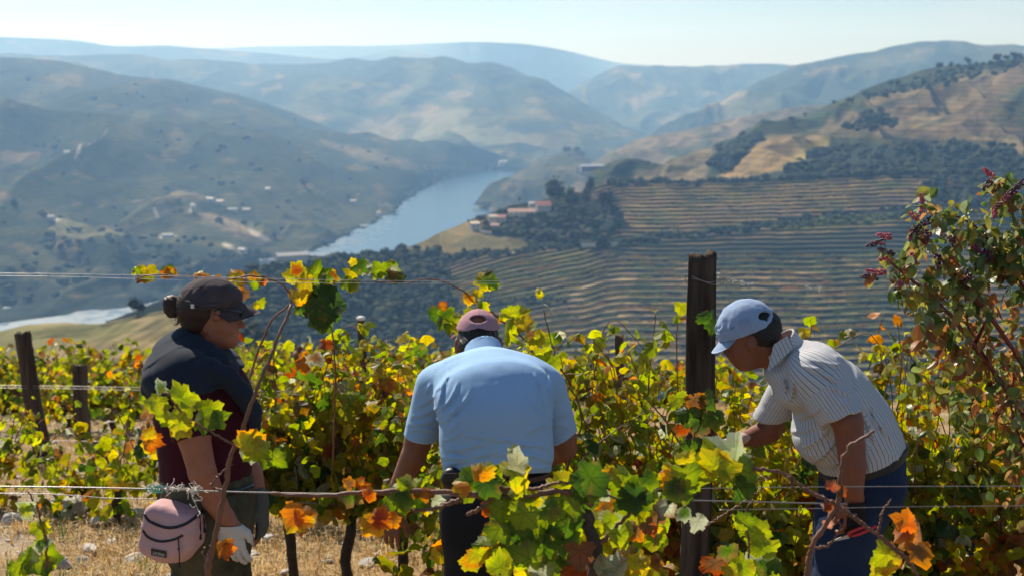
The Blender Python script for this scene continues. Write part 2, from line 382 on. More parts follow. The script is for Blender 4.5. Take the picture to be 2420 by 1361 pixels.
hill([(430, 330, 3300), (480, 303, 3300), (545, 300, 3300), (600, 320, 3250), (660, 358, 3200), (720, 395, 3100), (790, 420, 3050), (850, 440, 3000), (897, 455, 2950), (915, 480, 2900), (930, 500, 2850)],
     [(430, 520, 2500), (700, 560, 2450), (905, 512, None), (930, 505, None)], nx=200, nt=90, amp=14, spur=45, slant=-80, seed=41, bulge=12, base=OLIVE,
     patches=[([(600, 320), (700, 375), (720, 400), (600, 392), (560, 350)], np.array((.2, .19, .07)), .8), ([(780, 425), (895, 452), (900, 480), (840, 470)], TAN * .7, .8)],
     lines=[([(538, 300), (555, 320), (545, 345)], 4, TRACK, .5), ([(622, 362), (630, 375), (610, 395)], 4, TRACK, .6), ([(735, 432), (725, 455)], 4, TRACK, .7), ([(600, 322), (712, 392)], 4, TAN, .6)])
hill([(150, 370, 2950), (220, 345, 2950), (300, 300, 2950), (345, 305, 2950), (400, 330, 2900), (450, 360, 2900), (510, 390, 2850), (555, 418, 2800), (620, 445, 2750), (680, 460, 2700), (760, 500, 2650), (830, 520, 2600)],
     [(150, 560, 2300), (500, 600, 2200), (740, 594, None), (830, 552, None)], nx=240, nt=100, amp=16, spur=50, slant=-90, seed=43, bulge=10, base=OLIVE * .9,
     patches=[([(350, 330), (520, 395), (560, 425), (480, 420), (380, 380)], TAN * .6, .8), ([(230, 400), (340, 400), (480, 470), (470, 490), (300, 440)], SCRUB, .9), ([(620, 450), (800, 500), (700, 520), (600, 480)], OLIVE * 1.2, .6)],
     lines=[([(405, 330), (425, 345)], 5, TRACK, .7), ([(265, 345), (275, 325), (300, 310)], 3, TRACK, .4), ([(430, 350), (500, 385), (550, 412)], 4, TAN, .6), ([(620, 448), (680, 458)], 4, TAN, .5)])
hill([(-500, 330, 2650), (0, 326, 2650), (60, 335, 2600), (120, 345, 2600), (180, 365, 2550), (240, 388, 2500), (290, 412, 2480), (350, 430, 2450), (430, 446, 2400), (490, 465, 2380), (540, 492, 2330), (580, 520, 2300), (640, 552, 2250), (680, 580, 2200), (720, 598, 2160)],
     [(-500, 650, 1800), (300, 640, 1850), (560, 640, None), (720, 603, None)], nx=280, nt=140, amp=16, spur=70, slant=-120, seed=45, bulge=10, base=OLIVE * .85,
     patches=[([(0, 335), (120, 350), (200, 380), (180, 400), (60, 380), (0, 390)], SOIL, .7), ([(230, 395), (330, 430), (470, 462), (500, 480), (400, 475), (270, 430)], TAN * .8, .8), ([(350, 455), (420, 458), (420, 480), (370, 480)], TAN, .7), ([(440, 475), (600, 480), (640, 515), (560, 520), (480, 500)], DARKS, .95), ([(140, 470), (260, 450), (260, 480), (160, 500)], SCRUB, .9), ([(460, 500), (560, 520), (650, 570), (600, 580), (500, 530)], TAN * .75, .8), ([(0, 500), (200, 500), (220, 545), (0, 560)], SCRUB, .6)],
     lines=[([(452, 500), (455, 484)], 5, TRACK, .9), ([(465, 505), (520, 515), (590, 545)], 4, TAN, .8), ([(590, 545), (632, 568)], 6, TRACK, .7), ([(40, 470), (130, 462), (230, 440)], 2.5, TAN, .5), ([(180, 512), (300, 480), (400, 462)], 2.5, TAN, .4), ([(300, 540), (400, 500), (440, 490)], 2.5, TAN, .4), ([(365, 495), (372, 512)], 4, TRACK, .6), ([(10, 492), (50, 490)], 4, TRACK, .5)])
hill([(-500, 575, 2050), (-60, 560, 2030), (60, 545, 2020), (100, 518, 2010), (140, 514, 2000), (200, 530, 1990), (290, 550, 1970), (380, 556, 1950), (470, 560, 1940), (540, 572, 1920), (580, 590, 1900), (640, 600, 1890)],
     [(-500, 775, None), (0, 764, None), (300, 726, None), (480, 690, None), (640, 650, None)], nx=240, nt=110, amp=15, spur=60, slant=-60, seed=47, bulge=4, base=DARKS * 1.3,
     patches=[([(95, 520), (150, 516), (290, 550), (250, 565), (150, 560), (90, 540)], np.array((.23, .2, .09)), .95), ([(300, 552), (450, 556), (560, 575), (560, 590), (400, 575)], OLIVE * 1.3, .8), ([(-100, 580), (60, 582), (130, 612), (125, 628), (20, 620), (-100, 640)], np.array((.25, .19, .11)), .95), ([(130, 560), (190, 575), (180, 620), (130, 600)], SOIL, .7), ([(-100, 640), (30, 650), (10, 700), (-100, 700)], SOIL, .5)],
     lines=[([(112, 530), (140, 517)], 5, TRACK, .9), ([(380, 560), (415, 556)], 5, TRACK, .9), ([(530, 578), (560, 592), (572, 600)], 5, TRACK, .8), ([(120, 572), (190, 592)], 4, TAN, .7), ([(140, 640), (180, 700)], 3, TAN, .3), ([(420, 630), (500, 618), (600, 606)], 3, TAN, .4)])
# ---- peninsula beyond the houses
hill([(1118, 500, 3050), (1150, 462, 3150), (1185, 428, 3300), (1240, 398, 3600), (1290, 375, 3700), (1335, 356, 3750), (1375, 356, 3750), (1400, 382, 3700), (1470, 398, 3500), (1560, 400, 3300), (1700, 400, 3200)],
     [(1118, 503, None), (1150, 495, None), (1180, 520, None), (1300, 560, None), (1700, 560, None)], nx=160, nt=70, amp=22, spur=35, seed=51, bulge=12, base=OLIVE * .55,
     lines=[([(1130, 480), (1150, 490), (1180, 500)], 3, TAN, .5), ([(1300, 398), (1400, 402)], 3, TAN, .4)], patches=[([(1180, 440), (1230, 410), (1250, 420), (1200, 470)], TAN * .6, .6)])
# ---- hazy tan shoulder behind the right-hand hill
hill([(1300, 440, 3300), (1380, 396, 3300), (1440, 362, 3350), (1500, 334, 3400), (1545, 322, 3400), (1600, 312, 3400), (1660, 300, 3400), (1720, 284, 3400), (1800, 268, 3400), (1900, 250, 3400), (2100, 245, 3400)],
     [(1300, 470, 2700), (1600, 450, 2700), (2100, 440, 2700)], nx=180, nt=60, amp=26, spur=60, slant=100, seed=53, base=TAN * .75,
     patches=[([(1560, 360), (1640, 340), (1680, 320), (1700, 340), (1600, 385)], SCRUB * 2, .6)])
# ---- big right-hand hill with scrub, dry fields and old terraces
def cov_right(px, py, c):
    strip = (np.sin(py / 2.3 + 3 * fbm(px / 140., py / 60., seed=8)) > .1) * 1.0
    m = poly_mask(px, py, [(1900, 330), (2380, 180), (2420, 330), (2420, 380), (1950, 330)], 8) * .5
    return lay(c, m * strip, OCHRE * .9)
hill([(1400, 436, 1850), (1440, 424, 1850), (1500, 410, 1900), (1560, 392, 1950), (1620, 368, 2000), (1680, 345, 2050), (1740, 322, 2100), (1800, 297, 2150), (1860, 280, 2200), (1920, 262, 2200), (1980, 240, 2200), (2030, 222, 2200), (2080, 202, 2200), (2130, 184, 2200), (2180, 166, 2200), (2230, 158, 2200), (2300, 150, 2200), (2350, 148, 2200), (2400, 138, 2200), (2460, 130, 2200), (2560, 100, 2200), (2900, 40, 2200)],
     [(1400, 470, 1450), (1700, 470, 1450), (2100, 460, 1450), (2900, 480, 1450)], nx=420, nt=170, amp=20, spur=70, slant=260, seed=61, bulge=14, base=SCRUB * 1.5,
     patches=[([(1430, 425), (1560, 392), (1640, 362), (1690, 345), (1670, 430), (1440, 440)], TAN * .75, .8),
              ([(1700, 420), (1710, 400), (1790, 325), (1860, 322), (1950, 322), (1960, 345), (1850, 400), (1760, 425)], np.array((.30, .20, .08)), .95),
              ([(1850, 395), (1900, 345), (1958, 330), (1960, 350), (1870, 402)], np.array((.38, .30, .08)), .8),
              ([(1790, 300), (1900, 285), (1980, 320), (1880, 320), (1790, 318)], OLIVE, .8),
              ([(1940, 315), (1960, 285), (2010, 262), (2080, 275), (2030, 315)], TAN * .7, .9),
              ([(1990, 300), (2060, 262), (2200, 220), (2330, 180), (2420, 150), (2420, 190), (2300, 260), (2180, 290), (2110, 320)], SOIL * 1.2, .85),
              ([(2130, 300), (2200, 262), (2340, 185), (2380, 170), (2360, 200), (2240, 275), (2150, 310)], TAN * 1.05, .9),
              ([(2040, 235), (2200, 205), (2320, 165), (2340, 172), (2200, 220), (2050, 255)], OCHRE, .8),
              ([(2110, 320), (2220, 290), (2330, 240), (2420, 230), (2420, 318), (2130, 330)], SOIL * 1.1, .9),
              ([(2360, 345), (2420, 320), (2420, 360), (2370, 370)], TAN, .9),
              ([(1860, 412), (1900, 370), (1960, 345), (2200, 330), (2380, 345), (2420, 400), (2420, 470), (2250, 470), (2050, 420)], DARKS * 1.6, .92),
              ([(1680, 400), (1700, 360), (1790, 318), (1800, 335), (1720, 400)], DARKS * 1.3, .95),
              ([(2010, 290), (2060, 255), (2090, 262), (2130, 300), (2060, 310)], DARKS * 1.5, .6),
              ([(2330, 300), (2360, 240), (2420, 220), (2420, 300)], SCRUB * 1.4, .8)],
     lines=[([(1980, 322), (2120, 320), (2380, 330)], 3.5, TAN * .9, .8), ([(1990, 300), (2130, 318)], 2.5, TAN, .5), ([(2120, 300), (2230, 250), (2350, 185)], 7, TAN * 1.1, .8), ([(1700, 438), (1900, 430), (2100, 420), (2180, 415)], 2.5, TAN, .6), ([(1850, 400), (1900, 375), (1955, 340)], 5, np.array((.42, .33, .1)), .8)], cover=cov_right)
# ---------------------------------------------------------------- terraced spur in the middle distance (houses stand on it)
crestD = [(250, 760, 700), (430, 690, 780), (520, 660, 860), (600, 640, 940), (680, 617, 1000), (760, 607, 1040), (870, 600, 1080), (950, 588, 1120), (1000, 572, 1160), (1040, 550, 1200), (1090, 530, 1230), (1130, 512, 1250), (1180, 498, 1280), (1230, 484, 1300), (1300, 470, 1330), (1380, 455, 1360), (1430, 436, 1400), (1470, 430, 1420), (1600, 428, 1430), (1760, 426, 1440), (1900, 420, 1440), (2100, 410, 1440), (2420, 408, 1440), (2900, 404, 1440)]
footD = [(250, 1010, 600), (430, 1010, 640), (760, 1010, 760), (1200, 1010, 860), (2420, 1010, 900), (2900, 1010, 900)]
def d_ground(px, py, z_at):  pass
ND = 640
xsD = np.linspace(250, 2900, ND)
cyD, cdD = line_at(crestD, xsD); fyD, fdD = line_at(footD, xsD)
cyD = cyD + 1.2 * fbm(xsD / 19., xsD * 0, seed=3)
CD = Pn(xsD, cyD, cdD); FD = Pn(xsD, fyD, fdD)
# the foot must lie well below: valley between this slope and the near vineyard
def slope_point(u, t):
    """u: 0..1 along, t: 0..1 up the slope; smooth slope, convex, returns world point arrays"""
    i = u * (ND - 1)
    C = np.stack([np.interp(i, np.arange(ND), CD[:, k]) for k in range(3)], -1)
    Q = np.stack([np.interp(i, np.arange(ND), FD[:, k]) for k in range(3)], -1)
    V = Q + (C - Q) * t[..., None]
    # gentle folds in plan
    f = 2.6 * np.sin(np.pi * np.clip(t, 0, 1)) ** .7 * (fbm(u * 14, t * 1.5, seed=77, oct=3))
    V[..., 2] += f
    return V
NT = 42                                                   # terrace treads
g_ = np.linspace(0, 1, NT + 1); edges = g_ ** .92             # nearer terraces look taller
rowk = []; ts = []
for k in range(NT):
    a, b = edges[k], edges[k + 1]
    ts += [a, a + (b - a) * .42, a + (b - a) * .80, a + (b - a) * .815, a + (b - a) * .985]; rowk += [0, 0, 0, 1, 1]
tmap = np.array(ts); rowk = np.array(rowk)
U, T = np.meshgrid(np.linspace(0, 1, ND), tmap)
VD = slope_point(U, T)
# step profile: flatten the treads, steepen the banks
stepz = np.zeros_like(VD[..., 2])
for k in range(NT):
    z0 = VD[5 * k, :, 2]
    for q, fr in ((1, .9), (2, .9), (3, .88), (4, 0.0)): stepz[5 * k + q] = (z0 - VD[5 * k + q, :, 2]) * fr
terr = 1 - poly_mask(*PIX(VD), [(300, 560), (960, 588), (1050, 600), (1070, 700), (1130, 860), (1130, 1000), (300, 1000)], 12)
terr = terr * (1 - poly_mask(*PIX(VD), [(930, 598), (1030, 545), (1110, 514), (1160, 545), (1260, 568), (1235, 590), (1060, 606)], 6))
VD[..., 2] += stepz * (.15 + .85 * terr)
VD[..., 2] += .5 * fbm(VD[..., 0] / 14., VD[..., 1] / 14., seed=71)
pxD, pyD = PIX(VD)
def cover_D(px, py, c):
    tread = (rowk == 0)[:, None] * 1.0
    mix = fbm(px / 110., py / 26., seed=91, oct=4)
    c = np.ones(c.shape) * np.array((.32, .215, .085))
    c = lay(c, sstep(-.1, .3, mix), OLIVE * 1.7)
    c = lay(c, sstep(.1, .5, -mix), SOIL * 1.7)
    c = lay(c, (1 - tread) * np.ones_like(px) * (.75 + .2 * fbm(px / 40., py / 9., seed=66)), DARKS * 1.1)  # banks: their shade is put into the colour, along with dark scrub
    gaps = sstep(.02, .22, fbm(px / 34., np.arange(c.shape[0])[:, None] * 2.3 + px * 0, seed=67, oct=3)) * (py > 590)
    c = lay(c, gaps * tread * .85, DARKS * 1.8)
    c = c * (1 + .35 * fbm(px / 60., np.arange(c.shape[0])[:, None] * .9 + px * 0, seed=68, oct=2))[..., None]
    forest = poly_mask(px, py, [(300, 600), (700, 560), (960, 585), (1040, 590), (1060, 640), (1060, 700), (1110, 780), (1140, 860), (1140, 1100), (300, 1100)], 10)
    c = lay(c, forest * .95, DARKS * 1.5)
    c = lay(c, poly_mask(px, py, [(560, 640), (700, 610), (900, 600), (960, 610), (840, 640), (700, 660)], 10) * .6, OLIVE)
    nose = poly_mask(px, py, [(940, 592), (1030, 550), (1110, 518), (1140, 545), (1250, 570), (1230, 585), (1060, 602)], 6)
    c = lay(c, nose * .95, np.array((.26, .20, .08)))
    c = lay(c, poly_mask(px, py, [(1060, 585), (1110, 560), (1240, 572), (1230, 582), (1120, 590)], 6) * .7, OLIVE * 1.2)
    c = lay(c, poly_mask(px, py, [(1140, 540), (1180, 500), (1300, 480), (1470, 460), (1465, 520), (1420, 590), (1250, 568), (1150, 555)], 8) * .9, DARKS * 1.7)
    c = lay(c, poly_mask(px, py, [(1060, 600), (1240, 585), (1400, 580), (1240, 600), (1060, 625)], 5) * .85, DARKS * 1.3)
    c = lay(c, poly_mask(px, py, [(1430, 572), (1600, 545), (1830, 520), (2150, 488), (2300, 480), (2300, 510), (1850, 545), (1600, 575), (1430, 590)], 6) * .85, DARKS * 1.5)
    c = lay(c, poly_mask(px, py, [(1440, 590), (1700, 575), (1900, 552), (2150, 530), (2420, 520), (2420, 590), (2000, 600), (1800, 620), (1600, 612), (1450, 612)], 12) * .85, DARKS * 1.7)
    c = lay(c, poly_mask(px, py, [(1810, 536), (1900, 522), (2120, 508), (2120, 524), (1950, 540), (1820, 548)], 4) * .9, np.array((.22, .22, .03)))
    c = lay(c, poly_mask(px, py, [(2180, 440), (2420, 430), (2420, 530), (2200, 490)], 10) * .85, DARKS * 1.7)
    c = lay(c, poly_mask(px, py, [(1060, 640), (1200, 610), (1400, 590), (1480, 640), (1380, 720), (1080, 730)], 12) * .5, GREENY * .9)
    c = lay(c, poly_mask(px, py, [(1100, 690), (1340, 700), (1330, 750), (1120, 740)], 10) * .6, DARKS * 1.8)
    c = lay(c, poly_mask(px, py, [(1330, 700), (1420, 650), (1480, 650), (1500, 780), (1300, 800), (1290, 740)], 16) * .6, TAN * .8)
    for pts, w, col, al in [([(1060, 622), (1150, 606), (1290, 590), (1400, 580), (1640, 560), (1760, 545), (1900, 530)], 4.5, TAN * 1.3, .9), ([(1352, 700), (1375, 682), (1420, 665), (1500, 655)], 7, TAN * 1.4, .95), ([(1352, 700), (1400, 720), (1470, 745)], 6, TAN * 1.3, .9),
                            ([(1130, 545), (1180, 560), (1290, 565), (1310, 572)], 3, TRACK * .7, .7), ([(1470, 590), (1620, 640), (1800, 660)], 3, TAN * .8, .4), ([(2400, 440), (2240, 435)], 3, TAN, .5)]:
        c = lay(c, seg_mask(px, py, pts, w) * al, col)
    return c
colD = cover_D(pxD, pyD, np.ones(VD.shape)) * .80
nb = 10; dd = (np.arange(1, nb + 1) * 18.0)[:, None]
Bk = np.repeat(VD[-1:], nb, 0); scb = (VD[-1:, :, 1] + dd) / VD[-1:, :, 1]
drop = np.interp(xsD, [250, 1250, 1420, 1480, 2900], [.75, .75, .6, .12, .10])[None, :]
Bk = np.stack([Bk[..., 0] * scb, Bk[..., 1] + dd, Bk[..., 2] - dd * drop], -1)
meD = mk_mesh("terraced_hill", np.vstack([VD, Bk]).reshape(-1, 3), grid_faces(VD.shape[0] + nb, ND), [terrain_mat('terrace_land', scale=1.6)], False, np.concatenate([colD, np.ones(Bk.shape) * SCRUB]).reshape(-1, 3))
obj("hill_terraced", meD, kind='structure')

def on_D(px, py):
    """world point on the terraced slope seen at photo pixel"""
    d2 = ((pxD - px) ** 2 + ((pyD - py) * 1.0) ** 2); j = np.unravel_index(np.argmin(d2), d2.shape)
    return VD[j].copy()

# ---- sandy hill at lower left, between the near vineyard and the river
def cov_B(px, py, c):
    c = np.ones(c.shape) * np.array((.25, .19, .09))
    c = lay(c, poly_mask(px, py, [(-300, 760), (100, 765), (330, 762), (300, 790), (120, 830), (60, 860), (-300, 860)], 5) * .9, np.array((.15, .14, .05)))
    rows = sstep(.0, .4, np.sin((px * .9 + py * 1.6) / 5.0 + 1.5 * fbm(px / 70., py / 40., seed=4)))
    c = lay(c, rows * .45 * poly_mask(px, py, [(170, 830), (300, 770), (460, 730), (640, 770), (640, 900), (170, 900)], 8), OLIVE)
    c = lay(c, seg_mask(px, py, [(240, 770), (330, 748), (430, 730), (520, 745)], 3.5) * .8, SCRUB)
    return c
hill([(-400, 800, 520), (0, 782, 520), (60, 768, 520), (150, 762, 520), (240, 765, 500), (330, 745, 490), (390, 733, 480), (440, 726, 480), (520, 738, 480), (560, 752, 480), (620, 790, 470), (700, 850, 460), (820, 930, 450)],
     [(-400, 1000, 330), (820, 1000, 330)], nx=240, nt=70, amp=3, spur=80, seed=81, base=TAN, cover=cov_B, rough=.5, back=.7)
# ---- lowland floor under everything and the river
wv = np.array([[-7000, 60, ZR - 40], [7000, 60, ZR - 40], [9000, 16000, ZR - 40], [-9000, 16000, ZR - 40]])
obj("ground_valley_floor", mk_mesh("valley_floor", wv, [np.array([[0, 1, 2, 3]])], [M_land], False, np.ones((4, 3)) * OLIVE), kind='structure')
m = bpy.data.materials.new("river_water"); m.use_nodes = True
n_ = m.node_tree.nodes; l_ = m.node_tree.links; b_ = n_["Principled BSDF"]
b_.inputs['Base Color'].default_value = (.03, .08, .13, 1); b_.inputs['Roughness'].default_value = .16; b_.inputs['IOR'].default_value = 1.333
g_ = n_.new("ShaderNodeNewGeometry"); t_ = n_.new("ShaderNodeTexNoise"); t_.inputs['Scale'].default_value = .12; t_.inputs['Detail'].default_value = 6
l_.new(g_.outputs['Position'], t_.inputs['Vector']); u_ = n_.new("ShaderNodeBump"); u_.inputs['Strength'].default_value = .9; u_.inputs['Distance'].default_value = .9
l_.new(t_.outputs['Fac'], u_.inputs['Height']); l_.new(u_.outputs['Normal'], b_.inputs['Normal'])
# sun glitter on the lower reach, painted into the colour as pale, rougher patches
glit = n_.new("ShaderNodeMapRange"); sxy = n_.new("ShaderNodeSeparateXYZ"); l_.new(g_.outputs['Position'], sxy.inputs[0]); glit.inputs['From Min'].default_value = -180; glit.inputs['From Max'].default_value = -300; glit.inputs['To Max'].default_value = 1.0; l_.new(sxy.outputs['X'], glit.inputs['Value'])
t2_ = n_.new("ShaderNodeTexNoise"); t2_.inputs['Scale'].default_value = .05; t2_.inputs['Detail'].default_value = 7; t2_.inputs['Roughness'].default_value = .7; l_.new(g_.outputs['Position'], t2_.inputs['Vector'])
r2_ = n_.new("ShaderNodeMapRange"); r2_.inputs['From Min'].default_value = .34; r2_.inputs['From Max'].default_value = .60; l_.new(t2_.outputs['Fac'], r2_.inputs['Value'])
mu_ = n_.new("ShaderNodeMath"); mu_.operation = 'MULTIPLY'; l_.new(glit.outputs[0], mu_.inputs[0]); l_.new(r2_.outputs[0], mu_.inputs[1])
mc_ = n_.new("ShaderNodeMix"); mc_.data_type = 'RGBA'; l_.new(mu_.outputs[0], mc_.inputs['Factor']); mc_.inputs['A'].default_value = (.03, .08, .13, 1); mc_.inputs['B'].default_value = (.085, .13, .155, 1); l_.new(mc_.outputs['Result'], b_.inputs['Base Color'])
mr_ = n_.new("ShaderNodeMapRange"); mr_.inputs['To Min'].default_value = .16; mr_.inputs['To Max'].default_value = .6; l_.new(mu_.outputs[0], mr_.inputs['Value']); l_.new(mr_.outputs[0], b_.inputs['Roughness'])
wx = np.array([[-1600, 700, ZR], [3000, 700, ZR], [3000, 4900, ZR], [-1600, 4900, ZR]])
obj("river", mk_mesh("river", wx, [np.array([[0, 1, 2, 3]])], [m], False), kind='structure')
# ---------------------------------------------------------------- standing on the far land
GRIDS.append(VD)
_pg = [PIX(g) for g in GRIDS]
def on_land(px, py, near=None):
    """nearest-to-camera land point seen at photo pixel"""
    best = None
    for g, (gx, gy) in zip(GRIDS, _pg):
        d2 = (gx - px) ** 2 + (gy - py) ** 2; j = np.unravel_index(np.argmin(d2), d2.shape)
        if d2[j] < 90 and (best is None or g[j][1] < best[1]): best = g[j]
    return None if best is None else np.array(best)
ICO1 = ico(1); ICO2 = ico(2)
M_bush = mat("scrub_foliage", attr=True, rough=.9, spec=.1, noise=(.9, .6, (.012, .02, .01)))
M_bark = mat("far_bark", (.09, .07, .05))
def blob(mb, c, r, col, rg, geo=ICO1, sq=.8, jit=.28):
    v, f = geo
    k = r * (1 + rg.uniform(-jit, jit, len(v)))[:, None]
    cc = np.array(col) * (1 + rg.uniform(-.3, .3, (len(v), 1)))
    mb.add(v * k * (1, 1, sq) + np.array(c), f, cc)
def tufts(mb, c, r, n, size, col, rg, sq=.8):
    """many leaf-clump faces through an uneven crown"""
    d = rg.normal(size=(n, 3)); d /= np.linalg.norm(d, axis=1)[:, None]
    lump = 1 + .35 * vnoise(d[:, 0] * 2.2, d[:, 1] * 2.2, d[:, 2] * 2.2 + r, seed=int(rg.randint(999)))
    p = np.array(c) + d * (r * lump * rg.uniform(.35, 1.0, n) ** .45)[:, None] * (1, 1, sq)
    a = rg.normal(size=(n, 3)); a /= np.linalg.norm(a, axis=1)[:, None]; b = np.cross(a, rg.normal(size=(n, 3))); b /= np.linalg.norm(b, axis=1)[:, None]
    s = size * rg.uniform(.6, 1.4, (n, 1))
    V = np.stack([p - a * s, p + b * s * .8, p + a * s, p - b * s * .8], 1).reshape(-1, 3)
    cc = np.repeat(np.array(col) * rg.uniform(.55, 1.5, (n, 1)), 4, 0)
    mb.add(V, np.arange(4 * n).reshape(n, 4), cc)
def far_tree(name, px, py, h, w, col, label, group, seed, n=420, sq=None, trunk=.25, at=None):
    rg = np.random.RandomState(seed)
    g = on_land(px, py) if at is None else at
    if g is None: return
    t = thing(name, tuple(g), label, "tree", group)
    v, f = tube_geo([(g[0], g[1], g[2] - 1), (g[0] + .1, g[1], g[2] + h * .35), (g[0] - .1, g[1], g[2] + h * .7)], [h * .035, h * .025, h * .01], 6)
    m = MB(); m.add(v, f); m.build("trunk", [M_bark], t)
    m = MB(); cz = g[2] + h * (trunk + (1 - trunk) / 2); rz = h * (1 - trunk) / 2
    for q in range(5):
        o = rg.uniform(-.45, .45, 3) * (w / 2, w / 2, rz); k = rg.uniform(.5, .75)
        tufts(m, np.array((g[0], g[1], cz)) + o, w / 2 * k, n // 6, w * .055, col, rg, sq=rz / (w / 2) if sq is None else sq)
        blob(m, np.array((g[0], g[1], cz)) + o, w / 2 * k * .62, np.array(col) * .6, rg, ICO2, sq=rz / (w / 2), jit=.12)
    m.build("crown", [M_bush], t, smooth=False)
DG = (.030, .042, .020)
G1 = "trees around the farm houses on the spur"
sp = [("oak_tree", 1318, 492, 27, 24, (.030, .040, .016), "big dark round tree behind the red-roofed house, tallest on the spur"),
      ("oak_tree", 1352, 500, 22, 18, (.026, .036, .018), "dark tree on the right shoulder of the tallest round tree"),
      ("pine_tree", 1396, 470, 24, 11, (.035, .05, .025), "narrow grey-green tree standing highest right of the tallest round tree"),
      ("bare_tree", 1385, 500, 24, 13, (.12, .085, .07), "brownish half-bare tree between the round tree and the blue-green one"),
      ("fir_tree", 1432, 512, 25, 17, (.018, .028, .030), "blue-black conical tree at the left end of the upper terraces"),
      ("fir_tree", 1452, 515, 15, 12, (.020, .030, .030), "shorter blue-black tree beside the terraces"),
      ("oak_tree", 1295, 540, 13, 13, (.04, .05, .025), "low olive tree below the long pink-roofed building"),
      ("oak_tree", 1250, 545, 10, 12, (.035, .05, .02), "low green tree in front of the orange-roofed house"),
      ("oak_tree", 1345, 548, 16, 16, (.03, .042, .025), "dark tree in the wood under the tallest round tree"),
      ("oak_tree", 1400, 555, 15, 16, (.028, .04, .03), "dark tree above the pale roadside wall"),
      ("cypress_tree", 1229, 486, 9, 2.6, (.016, .028, .018), "tiny dark cypress standing alone on the hilltop hedge line"),
      ("bare_tree", 1133, 532, 9, 9, (.10, .08, .075), "greyish bare tree behind the white farm shed"),
      ("bare_tree", 1148, 540, 8, 8, (.10, .08, .07), "greyish bare tree between the white shed and the cream house"),
      ("oak_tree", 1214, 498, 5, 11, (.06, .075, .02), "low green bush on the ridge left of the long pink roof"),
      ("oak_tree", 1185, 508, 6, 10, (.035, .05, .03), "dark low tree behind the orange-roofed house"),
      ("oak_tree", 1107, 528, 4, 4, (.05, .075, .02), "small lone green tree on the nose of the spur")]
for i, a in enumerate(sp): far_tree(a[0], a[1], a[2], a[3], a[4], a[5], a[6], G1, 100 + i)
# wood of the spur and the dark slope: nobody could count these
def scatter_blobs(name, poly, n, r0, r1, cols, seed, label=None, geo=ICO1, sink=.2):
    rg = np.random.RandomState(seed); mb = MB(); P0 = np.array(poly); k = 0; tries = 0
    while k < n and tries < n * 12:
        tries += 1
        x, y = rg.uniform(P0[:, 0].min(), P0[:, 0].max()), rg.uniform(P0[:, 1].min(), P0[:, 1].max())
        if poly_mask(np.array([x]), np.array([y]), poly, 2)[0] < .5: continue
        g = on_land(x, y)
        if g is None: continue
        r = rg.uniform(r0, r1) * (g[1] / (1100. if g[1] < 1400 else g[1])) * (1.35 if rg.rand() < .12 else 1)
        blob(mb, g + np.array((rg.uniform(-1, 1) * r, rg.uniform(-1, 1) * r, r * (.5 - sink))), r, cols[rg.randint(len(cols))], rg, geo, sq=rg.uniform(.65, 1.0)); k += 1
    return mb.build(name, [M_bush], kind='stuff', smooth=False)
DC = [(.024, .036, .018), (.03, .045, .02), (.02, .03, .022), (.045, .055, .022), (.016, .026, .018)]
scatter_blobs("scrub", [(560, 650), (720, 612), (960, 590), (1040, 588), (1060, 640), (1060, 700), (1100, 760), (1140, 870), (560, 900), (480, 800), (480, 700)], 2600, 1.5, 4.2, DC + [(.06,.07,.025), (.035,.05,.02)], 5)
scatter_blobs("woodland", [(1150, 552), (1240, 520), (1300, 500), (1440, 500), (1470, 520), (1420, 590), (1290, 565), (1200, 560)], 260, 2.2, 5.0, DC + [(.07, .06, .05)], 6, geo=ICO2)
scatter_blobs("hedge_scrub", [(1430, 580), (1640, 545), (1830, 520), (2150, 486), (2300, 478), (2300, 500), (1850, 535), (1640, 562), (1430, 592)], 260, 1.6, 3.4, DC, 7)
scatter_blobs("hedge_scrub", [(1810, 534), (1900, 522), (2120, 508), (2120, 520), (1950, 535), (1820, 546)], 120, 1.4, 2.4, [(.12, .13, .02), (.08, .1, .02)], 17)
scatter_blobs("scrub", [(2180, 430), (2440, 400), (2440, 530), (2220, 500)], 220, 2.0, 4.5, DC, 8)
scatter_blobs("scrub", [(1860, 412), (1900, 372), (1960, 345), (2200, 332), (2380, 345), (2440, 380), (2440, 440), (2100, 420)], 420, 3.0, 6.0, DC, 9)
scatter_blobs("scrub", [(1680, 402), (1700, 360), (1790, 318), (1810, 330), (1720, 402)], 150, 3.5, 6.5, DC, 10)
scatter_blobs("scrub", [(2000, 300), (2060, 250), (2100, 262), (2130, 300), (2060, 310)], 60, 3, 5.5, DC, 11)
scatter_blobs("scrub", [(2040, 235), (2200, 172), (2420, 140), (2420, 160), (2230, 200), (2060, 240)], 130, 2.0, 5.0, DC, 12)
scatter_blobs("hedge_scrub", [(1440, 432), (1760, 424), (2180, 404), (2180, 412), (1760, 432), (1440, 440)], 200, 1.8, 4.2, DC, 13)
scatter_blobs("hedge_scrub", [(1060, 600), (1240, 585), (1400, 576), (1400, 584), (1240, 598), (1060, 616)], 90, 1.4, 2.6, DC, 14)
scatter_blobs("hedge_scrub", [(1120, 700), (1340, 705), (1340, 722), (1120, 716)], 60, 1.0, 2.2, DC, 15)
scatter_blobs("scrub", [(-60, 150), (300, 190), (620, 260), (900, 350), (1150, 392), (900, 480), (640, 560), (300, 600), (-60, 560)], 120, 3.0, 6.5, DC, 31)
scatter_blobs("scrub", [(180, 520), (450, 560), (640, 600), (700, 600), (500, 660), (200, 690), (0, 720), (0, 640)], 130, 3.0, 6.5, DC, 32)
scatter_blobs("riverside_scrub", [(720, 596), (860, 545), (915, 500), (1000, 438), (1160, 396), (1160, 402), (1010, 446), (925, 508), (870, 556), (730, 606)], 150, 3.0, 7.0, DC, 33)
